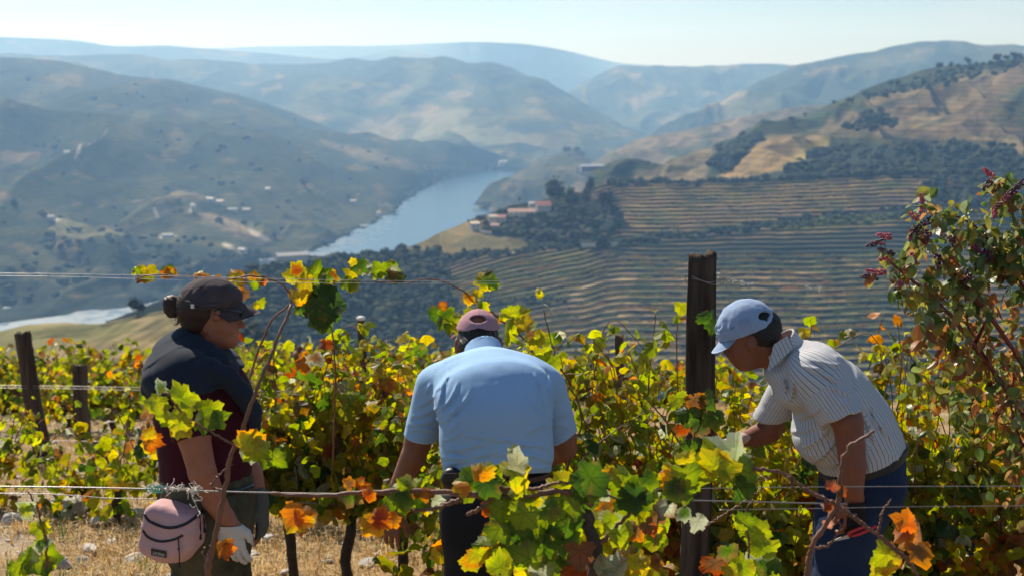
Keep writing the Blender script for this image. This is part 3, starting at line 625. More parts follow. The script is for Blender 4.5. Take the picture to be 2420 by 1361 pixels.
# skyline trees of the right-hand hill, each its own
sk = [(1700, 352, 12, 15), (1755, 322, 9, 12), (1870, 288, 9, 10), (1900, 274, 7, 7), (1970, 246, 8, 8), (2008, 246, 12, 13), (2040, 226, 8, 9), (2105, 202, 11, 12), (2122, 200, 9, 12), (2220, 165, 14, 14), (2245, 160, 10, 12), (2288, 152, 12, 13), (2340, 152, 9, 10), (2357, 147, 16, 15), (2376, 142, 11, 14), (2396, 141, 15, 15), (2410, 140, 12, 14)]
nm = ["lowest on the skyline, by the scrub patch", "above the dry yellow field", "at the foot of the upper slope", "small one a little higher", "beside the bare brow", "standing clear and dark at mid slope", "just above the clear dark one", "left one of a close pair", "right one of a close pair", "big round one near the brow", "smaller one touching the big round one", "between two groups near the top", "low one short of the top group", "tallest of the top group", "squat one inside the top group", "dark one near the very top", "last one before the picture's right edge"]
for i, (x, y, h, w) in enumerate(sk): far_tree("oak_tree", x, y + 3, h, w, DG, "dark tree on the right hill's ridge, " + nm[i], "trees along the ridge of the right-hand hill", 300 + i, n=240, trunk=.12)

# ---- houses
M_white = mat("limewash", (.52, .50, .46), noise=(.6, .4, (.40, .37, .32)))
M_sheet = mat("zinc_sheet", (.24, .27, .33), noise=(.1, .4, (.18, .2, .26)))
M_cream = mat("cream_render", (.72, .60, .44), noise=(.5, .3, (.6, .5, .38)))
M_tile = mat("clay_tile", (.50, .22, .15), noise=(.8, .5, (.38, .16, .11)))
M_tilep = mat("pale_clay_tile", (.62, .38, .28), noise=(.8, .5, (.5, .28, .2)))
M_dark = mat("window_dark", (.03, .035, .04), rough=.2, spec=.5)
def house(name, px, py, L, W, H, rh, yaw, wall, roof, label, cat="house", group=None, wins=4, at=None, lift=0):
    g = on_land(px, py) if at is None else at
    if g is None: return
    g = g + np.array((0, 0, lift))
    t = thing(name, tuple(g), label, cat, group); R = np.array(Matrix.Rotation(yaw, 3, 'Z'))
    m = MB()
    pr = [(-W / 2, -4), (W / 2, -4), (W / 2, H), (0, H + rh - .05), (-W / 2, H)]
    v = np.array([[s * L / 2, y, z] for s in (-1, 1) for y, z in pr]) @ R.T + g
    m.add(v, [np.array([[0, 1, 6, 5], [1, 2, 7, 6], [4, 0, 5, 9], [2, 3, 8, 7], [3, 4, 9, 8]]), np.array([[0, 4, 1], [4, 2, 1], [4, 3, 2], [5, 6, 9], [9, 6, 7], [9, 7, 8]])])
    m.build("wall", [wall], t, smooth=False)
    m = MB(); e = .5; th = .3
    for s in (-1, 1):
        a = math.atan2(rh, W / 2); hw = (W / 2 + e) / math.cos(a)
        q = np.array(Matrix.Rotation(-s * a, 3, 'X'))
        v, f = box_geo(L + 2 * e, hw, th); v[:, 1] += s * hw / 2; v = v @ q.T; v[:, 2] += H + rh + .15
        m.add(v @ R.T + g, f)
    m.build("roof", [roof], t, smooth=False)
    for i in range(wins):
        x = (i + .5) / wins * L - L / 2
        v, f = box_geo(1.1, .12, 1.5, (x, -W / 2 - .03, H * .55)); m = MB(); m.add(v @ R.T + g, f); m.build("window", [M_dark], t, smooth=False)
GS = "farm buildings on the spur"
house("farmhouse", 1284, 497, 13, 10, 4.5, 3.6, .25, M_white, M_tile, "white house with a red hipped tile roof beside the tallest round tree", group=GS)
house("farmhouse", 1257, 494, 6, 5, 4.6, .8, .1, M_white, M_white, "small bright white flat-roofed house left of the red roof", group=GS, wins=2, lift=.6)
house("barn", 1234, 507, 24, 8, 2.6, 2.6, .05, M_cream, M_tilep, "long low farm building with a pale pink tiled roof", "barn", GS, 5)
house("farmhouse", 1162, 528, 7, 6, 5.5, 1.5, .5, M_cream, M_cream, "tall narrow cream house at the left of the orange roof", group=GS, wins=2)
house("farmhouse", 1183, 524, 9, 6, 3.0, 2.0, -.1, M_cream, M_tile, "low house with an orange tiled roof right of the narrow cream house", group=GS, wins=2)
house("shed", 1172, 539, 7, 4, 2.2, 1.3, -.3, M_tilep, M_tilep, "small brick-pink shed just below the cream house", "shed", GS, 1)
house("farmhouse", 1121, 541, 7.5, 6, 5.0, 1.0, .4, M_white, M_cream, "white farm shed alone on the nose of the spur", group=GS, wins=2)
GW = "pale walls beside the vineyard road"
for i, (x, y, L, lb) in enumerate([(1390, 583, 12, "left one of two bright limewashed walls beside the vineyard road"), (1421, 581, 12, "right one of two bright limewashed walls beside the vineyard road"), (1450, 581, 6, "short grey end of the roadside wall")]):
    g = on_land(x, y); v, f = box_geo(L, .8, 3.0, tuple(g + np.array((0, -1.5, 1.1)))); mb = MB(); mb.add(v, f); mb.build("roadside_wall", [M_white], smooth=False, label=lb, cat="wall", group=GW)
gw = [on_land(x, y) for x, y in ((1128, 541), (1136, 548), (1148, 552), (1162, 553))]
v = []; 
for g in gw:
    for dz in (-.5, 2.2): v.append(g + np.array((0, -1.2, dz)))
    for dz in (2.2, -.5): v.append(g + np.array((0, -.4, dz)))
mb = MB(); mb.add(np.array(v), grid_faces(4, 4, True)); mb.build("terrace_wall", [M_cream], smooth=False, label="curved cream retaining wall sweeping down from the white shed", cat="wall")
GL = "white houses across the river"
for i, (x, y, L, W, H, yaw, wm, rm, lb) in enumerate([
    (497, 476, 26, 10, 6, -.6, M_white, M_white, "long white manor across the river, left end of the estate"), (517, 482, 20, 10, 6, -.2, M_white, M_cream, "bright white manor block beside the long white manor"),
    (537, 478, 18, 12, 6, .2, M_white, M_tilep, "pale estate house with a pinkish roof right of the white manor"), (553, 490, 22, 8, 4, .1, M_white, M_white, "low white store just below the pinkish estate house"),
    (583, 499, 16, 8, 4, .0, M_white, M_cream, "small pale house at the right end of the estate"), (456, 497, 8, 7, 11, 0, M_white, M_white, "tall white house standing alone left of the estate"),
    (118, 521, 12, 8, 7, .3, M_white, M_white, "white house on the tip of the sandy spur across the river"), (396, 560, 20, 8, 4, 0, M_white, M_white, "low white house on the saddle above the dark lower slope"),
    (158, 366, 12, 9, 6, .2, M_white, M_white, "small white house high on the left spur beside dark trees"), (552, 418, 14, 9, 7, -.4, M_white, M_white, "white house on the ridge high above the estate"),
    (572, 597, 16, 8, 6, -.5, M_white, M_white, "white house near the far bank, lowest above the river"), (631, 620, 26, 7, 4, .35, M_white, M_white, "long low white shed by the far bank road"),
    (688, 608, 32, 8, 5, .5, M_white, M_white, "long white warehouse at the road bend on the far bank"), (897, 512, 9, 8, 12, .2, M_cream, M_cream, "tall cream house at the water's edge where the river bends"),
    (862, 545, 18, 8, 5, .6, M_white, M_white, "white house on the far bank just below the cream one"), (634, 452, 12, 8, 6, -.3, M_white, M_cream, "small pale house in the middle of the far vineyards"),
    (1188, 390, 34, 16, 14, .3, M_white, M_white, "large white building where the river disappears"), (835, 480, 14, 9, 6, .2, M_white, M_cream, "tiny pale house above the river bend")]):
    house("house", x, y, L * .72, W * .8, H * .7, 1.8, yaw, wm, rm, lb, group=GL, wins=0)
house("warehouse", 1410, 397, 40, 14, 2.5, 1.6, .05, M_sheet, M_sheet, "wide pale warehouse roof in the haze behind the spur", "warehouse", None, 0)
for i, (x, y, h, w) in enumerate([(105, 358, 16, 13), (130, 360, 18, 14), (88, 355, 12, 12), (325, 742, 7, 7), (1340, 362, 22, 30), (1362, 362, 20, 24), (1375, 372, 18, 26), (1143, 490, 12, 40)]):
    far_tree("oak_tree", x, y, h, w, DG, ["dark tree on the left spur across the river, middle of three", "dark tree on the left spur across the river, nearest the white house", "dark tree on the left spur across the river, farthest left", "dark bushy tree on the crest of the sandy hill, against the river", "hazy tree crowning the peninsula, tallest", "hazy tree crowning the peninsula, beside the tallest", "hazy tree at the right of the peninsula's crown", "wooded islet tree at the water's edge beyond the houses"][i], "distant lone trees", 500 + i, n=160, trunk=.05)

# ---- vine rows along the terrace lips, each row one thing
M_row = mat("vine_row_foliage", attr=True, rough=.9, spec=.1, trans=.45)
terrD = terr
GR = {0: ("thin line of ochre vines on the upper terraces, above the diagonal hedge", "vine rows on the upper terraces"), 1: ("thin line of green and ochre vines on the terraces below the hedge", "vine rows on the lower terraces"), 2: ("greenish vine line on the small terraces left of the zigzag track", "vine rows on the green terraces")}
blk = {0: [(1465, 440), (2180, 415), (2190, 470), (1850, 515), (1640, 545), (1430, 570), (1430, 540)], 1: [(1400, 600), (1560, 600), (2420, 600), (2420, 1000), (1340, 1000), (1340, 760), (1380, 690), (1480, 650)], 2: [(1060, 640), (1380, 592), (1460, 600), (1440, 650), (1350, 690), (1330, 1000), (1150, 1000), (1060, 720)]}
rgv = np.random.RandomState(4)
for k in range(NT - 1):
    for q in (1, 2):
        rr = 5 * k + q; line = VD[rr]; lx, ly = PIX(line)
        if ly.min() > 930: continue
        for b, poly in blk.items():
            msk = poly_mask(lx, ly, poly, 2) > .5
            gap = fbm(lx / 55., ly * 0 + k * 3.3 + q, seed=51, oct=3) > (-.12 if q == 2 else .12)
            ii = np.where(msk)[0]
            if len(ii) < 30 or (b == 0 and q == 1): continue
            ii = np.arange(ii[0], ii[-1] + 1); gp = sstep(-.02, .03, (fbm(lx / 30., lx * 0 + k * 3.3 + q, seed=51, oct=3) + (.06 if q == 2 else -.10))) * msk
            mb = MB()
            for run in (ii,):
                fr = np.linspace(0, len(run) - 1, len(run) * 3)
                xs_, ys_, zs_ = [np.interp(fr, np.arange(len(run)), line[run, c_]) for c_ in range(3)]; gg = np.interp(fr, np.arange(len(run)), gp[run])
                m_ = len(xs_); hgt = (.9 + .5 * rgv.rand(m_)) * 1.2 * (.12 + .88 * gg); wd = (.5 + .3 * rgv.rand(m_)) * (.2 + .8 * gg)
                V = np.zeros((m_, 5, 3))
                for c_, (dy, dz) in enumerate(((-1, 0), (-.9, .7), (0, 1), (.9, .7), (1, 0))):
                    V[:, c_, 0] = xs_; V[:, c_, 1] = ys_ + dy * wd + .4; V[:, c_, 2] = zs_ + dz * hgt * (1 + .15 * rgv.randn(m_)) - .1
                tcol = fbm(xs_ / 25., ys_ / 25. + k, seed=8, oct=3)
                cc = np.array((.36, .29, .07)) + (np.array((.17, .20, .05)) - np.array((.36, .29, .07))) * sstep(-.2, .3, tcol)[:, None]
                cc = cc + (np.array((.42, .24, .10)) - cc) * sstep(.2, .5, -tcol)[:, None]
                cc = cc * rgv.uniform(.6, 1.5, (m_, 1))
                mb.add(V, grid_faces(m_, 5), np.repeat(cc, 5, 0))
            if mb.n: mb.build("vine_row", [M_row], label=GR[b][0], cat="vine row", group=GR[b][1], smooth=False)
# ---------------------------------------------------------------- near vineyard ground
_gy = np.array([-6, 0, 3, 4.5, 5.1, 7, 10, 14, 18, 22, 30, 60, 120, 250, 420, 700]); _gz = np.array([-1.2, -1.62, -1.98, -2.2, -2.33, -2.62, -3.02, -3.5, -4.1, -5.0, -8.0, -24, -50, -95, -165, -262])
def gz(x, y):
    x = np.asarray(x, float); y = np.asarray(y, float)
    w = 1 - sstep(20, 40, y)
    return np.interp(y, _gy, _gz) + w * (.10 * fbm(x / 2.3, y / 2.3, seed=900, oct=4) + .035 * fbm(x / .35, y / .35, seed=901, oct=3)) + (1 - w) * 2 * fbm(x / 30., y / 30., seed=902)
ang = np.linspace(-.62, .62, 420); rr = np.concatenate([np.linspace(.6, 24, 330), np.geomspace(24.3, 640, 60)])
A, Rr = np.meshgrid(ang, rr); X = Rr * np.tan(A); Y = Rr - .2
Zg = gz(X, Y)
c = np.ones(X.shape + (3,)) * np.array((.31, .205, .09))
c = lay(c, sstep(.0, .35, fbm(X / .8, Y / .8, seed=905)) * .7, (.24, .19, .13))
c = lay(c, sstep(.1, .4, fbm(X / 1.7 + 9, Y / 1.7, seed=906)) * .5, (.42, .38, .31))
c = lay(c, sstep(.2, .4, fbm(X / .5 + 9, Y / .5, seed=907)) * .6, (.13, .11, .05))
def ground_mat():
    m = mat("stony_soil", attr=True, rough=1, spec=.05, noise=(14, .6, (.16, .12, .08)), bump=(38, .9, .02))
    return m
obj("ground", mk_mesh("ground", np.stack([X, Y, Zg], -1).reshape(-1, 3), grid_faces(*X.shape), [ground_mat()], True, c.reshape(-1, 3)), kind='structure')

def gp(px, py):
    """point of the near ground seen at photo pixel"""
    d = np.linspace(2, 26, 1200); p = Pn(px, py, d); e = p[:, 2] - gz(p[:, 0], p[:, 1]); k = np.argmax(e < 0)
    return p[k]
# dry grass: blades in tufts, nobody could count them
rg = np.random.RandomState(77)
def grass_mesh(n_tuft, seed, xr, yr, cols, hmin, hmax, per=26, spread=.10):
    rg = np.random.RandomState(seed)
    y = rg.uniform(yr[0] ** .7, yr[1] ** .7, n_tuft) ** (1 / .7); x = rg.uniform(-1, 1, n_tuft) * (y * .40 + .3) + 0
    k = fbm(x / .9, y / .9, seed=seed + 1, oct=3) > -.12; x, y = x[k], y[k]
    n = len(x) * per; X = np.repeat(x, per) + rg.normal(0, spread, n); Y = np.repeat(y, per) + rg.normal(0, spread, n); Z = gz(X, Y)
    H = rg.uniform(hmin, hmax, n) * np.repeat(rg.uniform(.5, 1.3, len(x)), per); a = rg.uniform(0, 2 * np.pi, n); lean = rg.uniform(.2, 1.3, n)
    w = rg.uniform(.0012, .003, n) * (1 + Y / 12.)
    dx, dy = np.cos(a), np.sin(a); sx, sy = -dy * w, dx * w
    B = np.stack([X, Y, Z - .01], -1); S = np.stack([sx, sy, 0 * sx], -1)
    M = B + np.stack([dx * lean * H * .35, dy * lean * H * .35, H * .6], -1); T = B + np.stack([dx * lean * H, dy * lean * H, H * (1.0 - .35 * lean)], -1)
    V = np.stack([B - S, B + S, M + S * .7, M - S * .7, T], 1).reshape(-1, 3)
    i = np.arange(n)[:, None] * 5
    cc = np.array(cols)[rg.randint(len(cols), size=n)] * rg.uniform(.7, 1.25, (n, 1))
    return V, [i + np.array([[0, 1, 2, 3]]), i + np.array([[3, 2, 4]])], np.repeat(cc, 5, 0)
M_straw = mat("straw", attr=True, rough=.7, spec=.25, trans=.35)
V, Fc, cc = grass_mesh(5200, 31, None, (4.2, 19), [(.60, .40, .15), (.68, .49, .22), (.48, .29, .10), (.38, .22, .08), (.62, .50, .30)], .03, .12)
obj("dry_grass", mk_mesh("dry_grass", V, Fc, [M_straw], False, cc), kind='stuff')
V, Fc, cc = grass_mesh(230, 37, None, (5.5, 15), [(.12, .20, .04), (.18, .24, .06), (.10, .15, .05)], .05, .16, per=22, spread=.07)
obj("green_weeds", mk_mesh("green_weeds", V, Fc, [M_straw], False, cc), kind='stuff')
# schist chips and fallen leaves litter
M_stone = mat("schist", attr=True, rough=.85, spec=.3, noise=(9, .6, (.20, .18, .16)), bump=(30, .6, .02))
def stone_geo(rg, r, flat=.45):
    v, f = ICO2; s = np.array((rg.uniform(.8, 1.3), rg.uniform(.6, 1), flat * rg.uniform(.7, 1.2)))
    v = v.copy()
    for q in range(9):
        nrm = rg.normal(size=3); nrm /= np.linalg.norm(nrm); d = rg.uniform(.55, .85); e = v @ nrm - d; v -= np.maximum(e, 0)[:, None] * nrm
    v = v * s * r * (1 + .05 * rg.normal(size=(len(v), 1)))
    R = np.array(Matrix.Rotation(rg.uniform(0, 6.3), 3, 'Z') @ Matrix.Rotation(rg.uniform(-.4, .4), 3, 'X')); return v @ R.T, f
mb = MB(); rg = np.random.RandomState(5)
for i in range(1100):
    y = rg.uniform(5.5, 17); x = rg.uniform(-1, 1) * y * .42
    if fbm(x / 1.1, y / 1.1, seed=12) < -.1 and rg.rand() < .7: continue
    r = rg.uniform(.012, .05) * (1 + (rg.rand() < .06)); v, f = stone_geo(rg, r)
    if r < .03: v2, f2 = ICO1; v = v2 * (r * 1.2, r * .8, r * .4) * (1 + .2 * rg.normal(size=(len(v2), 1))); f = f2
    mb.add(v + (x, y, float(gz(x, y)) + r * .15), f, np.array((.50, .45, .38)) * rg.uniform(.5, 1.15))
mb.build("stone_rubble", [M_stone], smooth=False, kind='stuff')
for i, (px, py, w, lb) in enumerate([(165, 1222, 95, "large flat pale schist slab, biggest stone left of the pink waist bag"), (240, 1245, 60, "angular grey stone touching the big pale slab's right end"), (322, 1238, 70, "long rounded grey rock just left of the pink waist bag"), (625, 1282, 50, "flat whitish stone lying in straw right of the white glove"),
                                     (212, 1312, 56, "pale stone in the straw below the big slab"), (105, 1200, 40, "small pale stone left of the big slab"), (262, 1290, 36, "small cracked stone between slab and bag"), (20, 1240, 50, "grey stone at the picture's left edge"), (2300, 1330, 60, "pale dusty stone at lower right under the leaning weeds"), (1870, 1330, 70, "flat pale rock between the foreground leaves and the jeans"), (140, 1345, 60, "half-buried stone at the bottom left"), (690, 1330, 40, "small stone by the bottom edge right of the woman's legs")]):
    g = gp(px, py); r = w / 2 / F * g[1] * 1.15; v, f = stone_geo(np.random.RandomState(40 + i), r, .55)
    m = MB(); m.add(v + (g[0], g[1] + r * .5, float(gz(g[0], g[1])) + r * .26), f, np.array((.60, .56, .49)) * (.8 + .25 * (i % 3 == 0))); m.build("rock", [M_stone], smooth=False, label=lb, cat="rock", group="schist rocks in the dry grass")

# ---------------------------------------------------------------- posts and wires
M_wood = mat("weathered_wood", (.15, .115, .088), rough=.95, spec=.05, noise=(9, 1.0, (.028, .021, .016)), bump=(26, 1.0, .03))
nt = M_wood.node_tree
for nn in list(nt.nodes):
    if nn.type == 'TEX_NOISE':
        q = nt.nodes.new("ShaderNodeMapping"); q.inputs['Scale'].default_value = (1, 1, .09); tcn = [z for z in nt.nodes if z.type == 'TEX_COORD'][0]
        nt.links.new(tcn.outputs['Object'], q.inputs['Vector']); nt.links.new(q.outputs['Vector'], nn.inputs['Vector'])
M_wire = mat("galvanised_wire", (.26, .25, .24), rough=.45, spec=.5, metal=.6)
M_rust = mat("rusty_wire", (.20, .14, .11), rough=.6, spec=.4, metal=.5)
def post(px, ptop, d, wpx, label, lean=0.0, base=None, seed=1, cap=None, square=True):
    r = wpx / 2 / F * d; T = P(px, ptop, d); bx = T.x - lean; bz = float(gz(bx, d)) - .25
    rg = np.random.RandomState(seed); n = 30; m_ = 60
    t = thing("vineyard_post", (bx, d, bz + .25), label, "post", "vineyard posts")
    a = np.arange(n) / n * 2 * np.pi; V = []
    for i in range(m_):
        f_ = i / (m_ - 1); z = bz + (T.z - bz) * f_; x = bx + (T.x - bx) * f_ + .006 * math.sin(f_ * 9 + seed)
        sq = 1 / np.maximum(np.abs(np.cos(a + .35)), np.abs(np.sin(a + .35))) ** .75
        rad = r * .93 * sq * (1 + .10 * vnoise(a * 2.2, a * 0 + f_ * 5, seed=seed) + .07 * vnoise(a * 5, a * 0 + f_ * 9, seed=seed + 1) - .10 * (vnoise(a * 7, a * 0 + f_ * 3, seed=seed + 2) > .45)) * (1.02 - .07 * abs(f_ - .6))
        zz = np.full(n, z) + (rg.uniform(-1, .6, n) * r * .42 if i == m_ - 1 else 0)
        V.append(np.stack([x + np.cos(a) * rad, d + np.sin(a) * rad, zz], -1))
    V = np.concatenate(V); V = np.vstack([V, [[T.x, d, T.z - r * .12]]])
    k = np.arange(n); m = MB(); m.add(V, [grid_faces(m_, n, True), np.stack([np.full(n, m_ * n), (m_ - 1) * n + k, (m_ - 1) * n + (k + 1) % n], -1)])
    m.build("wooden_shaft", [M_wood], t, smooth=True)
    return t, r
tp, r = post(1664, 600, 5.62, 66, "tall thick weathered black post between the blue-shirted man and the striped-shirt man", lean=.035, seed=3)
for i, (yy, sgn) in enumerate(((662, 1), (655, -1))):       # wire staples wound round the big post
    c0 = P(1664, yy, 5.62); a = np.linspace(0, 2 * np.pi, 26); v, f = tube_geo(np.stack([c0.x + np.cos(a) * (r * 1.16), c0.y + np.sin(a) * (r * 1.16), c0.z + .012 * np.sin(a * 2 + i)], -1), .0016, 5)
    m = MB(); m.add(v, f)
    e = np.array(c0) + np.array((sgn * r * 1.2, 0, 0)); v, f = tube_geo(smooth_path([e, e + (sgn * .012, -.01, .012), e + (sgn * .004, -.012, -.022), e + (sgn * -.006, -.012, .004)], 14), .0018, 5); m.add(v, f)
    m.build("wire_tie", [M_wire], tp)
post(52, 785, 12.0, 34, "leaning dark post at far left, tallest of the left-hand posts", lean=-.16, seed=5)
post(186, 862, 13.5, 30, "dark upright post just right of the leaning one at left", lean=-.02, seed=6)
M_capw = mat("limed_post_top", (.72, .70, .66), noise=(20, .4, (.5, .48, .44)))
tpx, r = post(853, 756, 15.0, 17, "thin post with a whitish top left of the pink cap, behind the vines", lean=-.03, seed=7)
T = P(853, 752, 15.0); v, f = ICO2; m = MB(); m.add(v * (r * 1.35, r * 1.35, r * .7) + np.array(T), f); m.build("post_cap", [M_capw], tpx)
post(1466, 792, 9.4, 20, "short blunt post poking out of the vines left of the tall black post", lean=.01, seed=8)
post(968, 868, 14.6, 9, "thin stake standing in the far vines just left of the blue shirt", lean=0, seed=9)

def wire(name, pts, r, label, mat_=M_wire, n=60, sag=0.0, group=None):
    p = smooth_path(pts, n); p[:, 2] -= sag * np.sin(np.linspace(0, np.pi, n)); v, f = tube_geo(p, r, 5); m = MB(); m.add(v, f)
    return m.build(name, [mat_], label=label, cat="wire", group=group)
GWI = "trellis wires"
wire("wire", [P(-700, 644, 5.6), P(0, 646, 5.65), P(300, 650, 5.7), P(700, 660, 5.72), P(1000, 664, 5.72), P(1664, 664, 5.62)], .0010, "upper of the two pale high trellis wires left of the woman's cap", group=GWI)
wire("wire", [P(-700, 654, 5.6), P(0, 652, 5.68), P(300, 658, 5.72), P(700, 668, 5.74), P(1664, 672, 5.62)], .0009, "lower of the two pale high trellis wires left of the woman's cap", group=GWI)
wire("wire", [P(1664, 655, 5.62), P(1800, 668, 5.6), P(2000, 680, 5.6), P(2700, 700, 5.6)], .0006, "thread-thin wire running right from the tall black post's top", group=GWI)
wire("wire", [P(-700, 908, 11.9), P(80, 911, 11.95), P(560, 922, 12), P(1200, 938, 12)], .0028, "upper of the paired wires crossing the leaning left post", group=GWI)
wire("wire", [P(-700, 914, 11.9), P(80, 917, 11.95), P(560, 928, 12), P(1200, 946, 12)], .0022, "lower of the paired wires crossing the leaning left post", group=GWI)
wire("wire", [P(-700, 1035, 11.9), P(90, 1040, 11.95), P(560, 1052, 12)], .003, "faint lowest wire on the leaning left post", group=GWI)
wire("wire", [P(-700, 1146, 3.7), P(0, 1149, 3.7), P(330, 1154, 3.7), P(620, 1163, 3.72), P(1200, 1172, 3.75), P(2000, 1190, 3.8)], .0021, "thick pale foreground wire passing in front of the woman's hips", group=GWI)
wire("wire", [P(-300, 1164, 7.0), P(90, 1166, 7.0), P(250, 1176, 7.0), P(345, 1178, 7.0), P(800, 1190, 7)], .0022, "thin bent wire just below the thick foreground wire at left", group=GWI)
wire("wire", [P(1500, 1156, 3.5), P(1900, 1150, 3.5), P(2420, 1148, 3.5), P(2900, 1150, 3.5)], .0011, "upper faint foreground wire across the right man's jeans", group=GWI)
wire("wire", [P(1700, 1204, 3.5), P(1960, 1200, 3.5), P(2200, 1196, 3.5), P(2900, 1190, 3.5)], .0009, "lower faint foreground wire across the right man's jeans", group=GWI)
def barbs(px0, py0, px1, py1, d, n, seed, label):
    rg = np.random.RandomState(seed); m = MB()
    path = smooth_path([P(px0, py0, d), P(px0 * .7 + px1 * .3, py0 * .7 + py1 * .3 + rg.uniform(-5, 5), d), P(px0 * .3 + px1 * .7, py0 * .3 + py1 * .7 + rg.uniform(-5, 5), d), P(px1, py1, d)], 40)
    v, f = tube_geo(path, .0011, 5); m.add(v, f)
    for i in range(n):
        k = rg.randint(2, 38); p = path[k]; q = [p + rg.normal(0, 1, 3) * .0065 * s for s in (0, 1.2, 2.0)]; q[2] = q[1] + rg.normal(0, 1, 3) * .008
        v, f = tube_geo(smooth_path(q, 7), [.0012] * 6 + [.0007], 4); m.add(v, f)
    m.build("dried_tendril", [mat("dry_tendril", (.62, .56, .48), rough=.6)], label=label, cat="tendril", group="dried tendrils curled on the wires")
barbs(1716, 656, 1782, 672, 5.58, 18, 3, "curly whitish dried tendril on the thin wire right of the tall post")
barbs(1905, 676, 1948, 680, 5.58, 14, 4, "small curly whitish tendril farther right above the striped-shirt man")
barbs(372, 1156, 480, 1152, 3.69, 46, 5, "tangle of silvery dried tendrils on the foreground wire above the pink bag")
barbs(450, 1160, 470, 1210, 3.69, 10, 6, "dried tendril hanging from the foreground wire onto the pink bag")
m = MB(); rg = np.random.RandomState(2)
for q in range(5):
    c0 = np.array(P(352 + q * 7, 1156 + rg.uniform(-5, 5), 3.68)); a = np.linspace(0, 5.5, 20); v, f = tube_geo(np.stack([c0[0] + np.cos(a) * .007, c0[1] + np.sin(a) * .004, c0[2] + np.sin(a) * .008], -1), .0016, 5); m.add(v, f)
m.build("plastic_tie", [mat("green_plastic", (.05, .45, .33), rough=.4)], label="small turquoise plastic tie knotted on the foreground wire above the pink bag", cat="tie")
# ---------------------------------------------------------------- grape leaves
def leaf_mat():
    m = bpy.data.materials.new("grape_leaf"); m.use_nodes = True
    n = m.node_tree.nodes; l = m.node_tree.links; b = n["Principled BSDF"]; o = n["Material Output"]
    a = n.new("ShaderNodeAttribute"); a.attribute_name = "Col"
    uv = n.new("ShaderNodeUVMap"); sp = n.new("ShaderNodeSeparateXYZ"); l.new(uv.outputs[0], sp.inputs[0])
    def M(op, *ins):
        q = n.new("ShaderNodeMath"); q.operation = op
        for i, v in enumerate(ins):
            if isinstance(v, (int, float)): q.inputs[i].default_value = v
            else: l.new(v, q.inputs[i])
        return q.outputs[0]
    cur = None
    for ang in (0, .95, -.95, 1.95, -1.95):
        cx, sx = math.cos(ang), math.sin(ang)
        along = M('ADD', M('MULTIPLY', sp.outputs['X'], cx), M('MULTIPLY', sp.outputs['Y'], sx))
        side = M('ABSOLUTE', M('SUBTRACT', M('MULTIPLY', sp.outputs['Y'], cx), M('MULTIPLY', sp.outputs['X'], sx)))
        v = M('MULTIPLY', M('LESS_THAN', side, .030), M('GREATER_THAN', along, 0.0))
        # side veins leaving at an angle
        br = M('FRACT', M('MULTIPLY', M('SUBTRACT', along, M('MULTIPLY', side, .9)), 5.0))
        v2 = M('MULTIPLY', M('MULTIPLY', M('LESS_THAN', br, .16), M('LESS_THAN', side, .22)), M('MULTIPLY', M('GREATER_THAN', along, .05), .45))
        v = M('MAXIMUM', v, v2)
        cur = v if cur is None else M('MAXIMUM', cur, v)
    t = n.new("ShaderNodeTexNoise"); t.inputs['Scale'].default_value = 3.5; t.inputs['Detail'].default_value = 4; l.new(uv.outputs[0], t.inputs['Vector'])
    g = n.new("ShaderNodeNewGeometry"); t2 = n.new("ShaderNodeTexNoise"); t2.inputs['Scale'].default_value = 26; t2.inputs['Detail'].default_value = 4; l.new(g.outputs['Position'], t2.inputs['Vector'])
    r = n.new("ShaderNodeMapRange"); r.inputs['From Min'].default_value = .57; r.inputs['From Max'].default_value = .68; r.inputs['To Max'].default_value = .55; l.new(t2.outputs['Fac'], r.inputs['Value'])
    x0 = n.new("ShaderNodeMix"); x0.data_type = 'RGBA'; l.new(r.outputs[0], x0.inputs['Factor']); l.new(a.outputs['Color'], x0.inputs['A']); x0.inputs['B'].default_value = (.25, .14, .04, 1)
    x = n.new("ShaderNodeMix"); x.data_type = 'RGBA'; x.blend_type = 'MULTIPLY'; l.new(M('MULTIPLY', cur, .55), x.inputs['Factor']); l.new(x0.outputs['Result'], x.inputs['A']); x.inputs['B'].default_value = (.45, .55, .4, 1)
    l.new(x.outputs['Result'], b.inputs['Base Color']); b.inputs['Roughness'].default_value = .48; b.inputs['Specular IOR Level'].default_value = .35
    u = n.new("ShaderNodeBump"); u.inputs['Strength'].default_value = .5; u.inputs['Distance'].default_value = .004; l.new(cur, u.inputs['Height']); l.new(u.outputs[0], b.inputs['Normal'])
    tr = n.new("ShaderNodeBsdfTranslucent"); hs = n.new("ShaderNodeHueSaturation"); hs.inputs['Saturation'].default_value = 1.12; hs.inputs['Value'].default_value = 1.5
    l.new(x.outputs['Result'], hs.inputs['Color']); l.new(hs.outputs[0], tr.inputs['Color'])
    s = n.new("ShaderNodeMixShader"); s.inputs['Fac'].default_value = .56; l.new(b.outputs[0], s.inputs[1]); l.new(tr.outputs[0], s.inputs[2]); l.new(s.outputs[0], o.inputs['Surface'])
    return m
M_leaf = leaf_mat()
M_cane = mat("cane_bark", (.20, .085, .045), rough=.6, spec=.4, noise=(60, .6, (.10, .05, .03)), bump=(160, .5, .002))
M_trunk = mat("vine_bark", (.085, .06, .045), rough=.95, noise=(25, .7, (.04, .03, .025)), bump=(60, 1, .01))

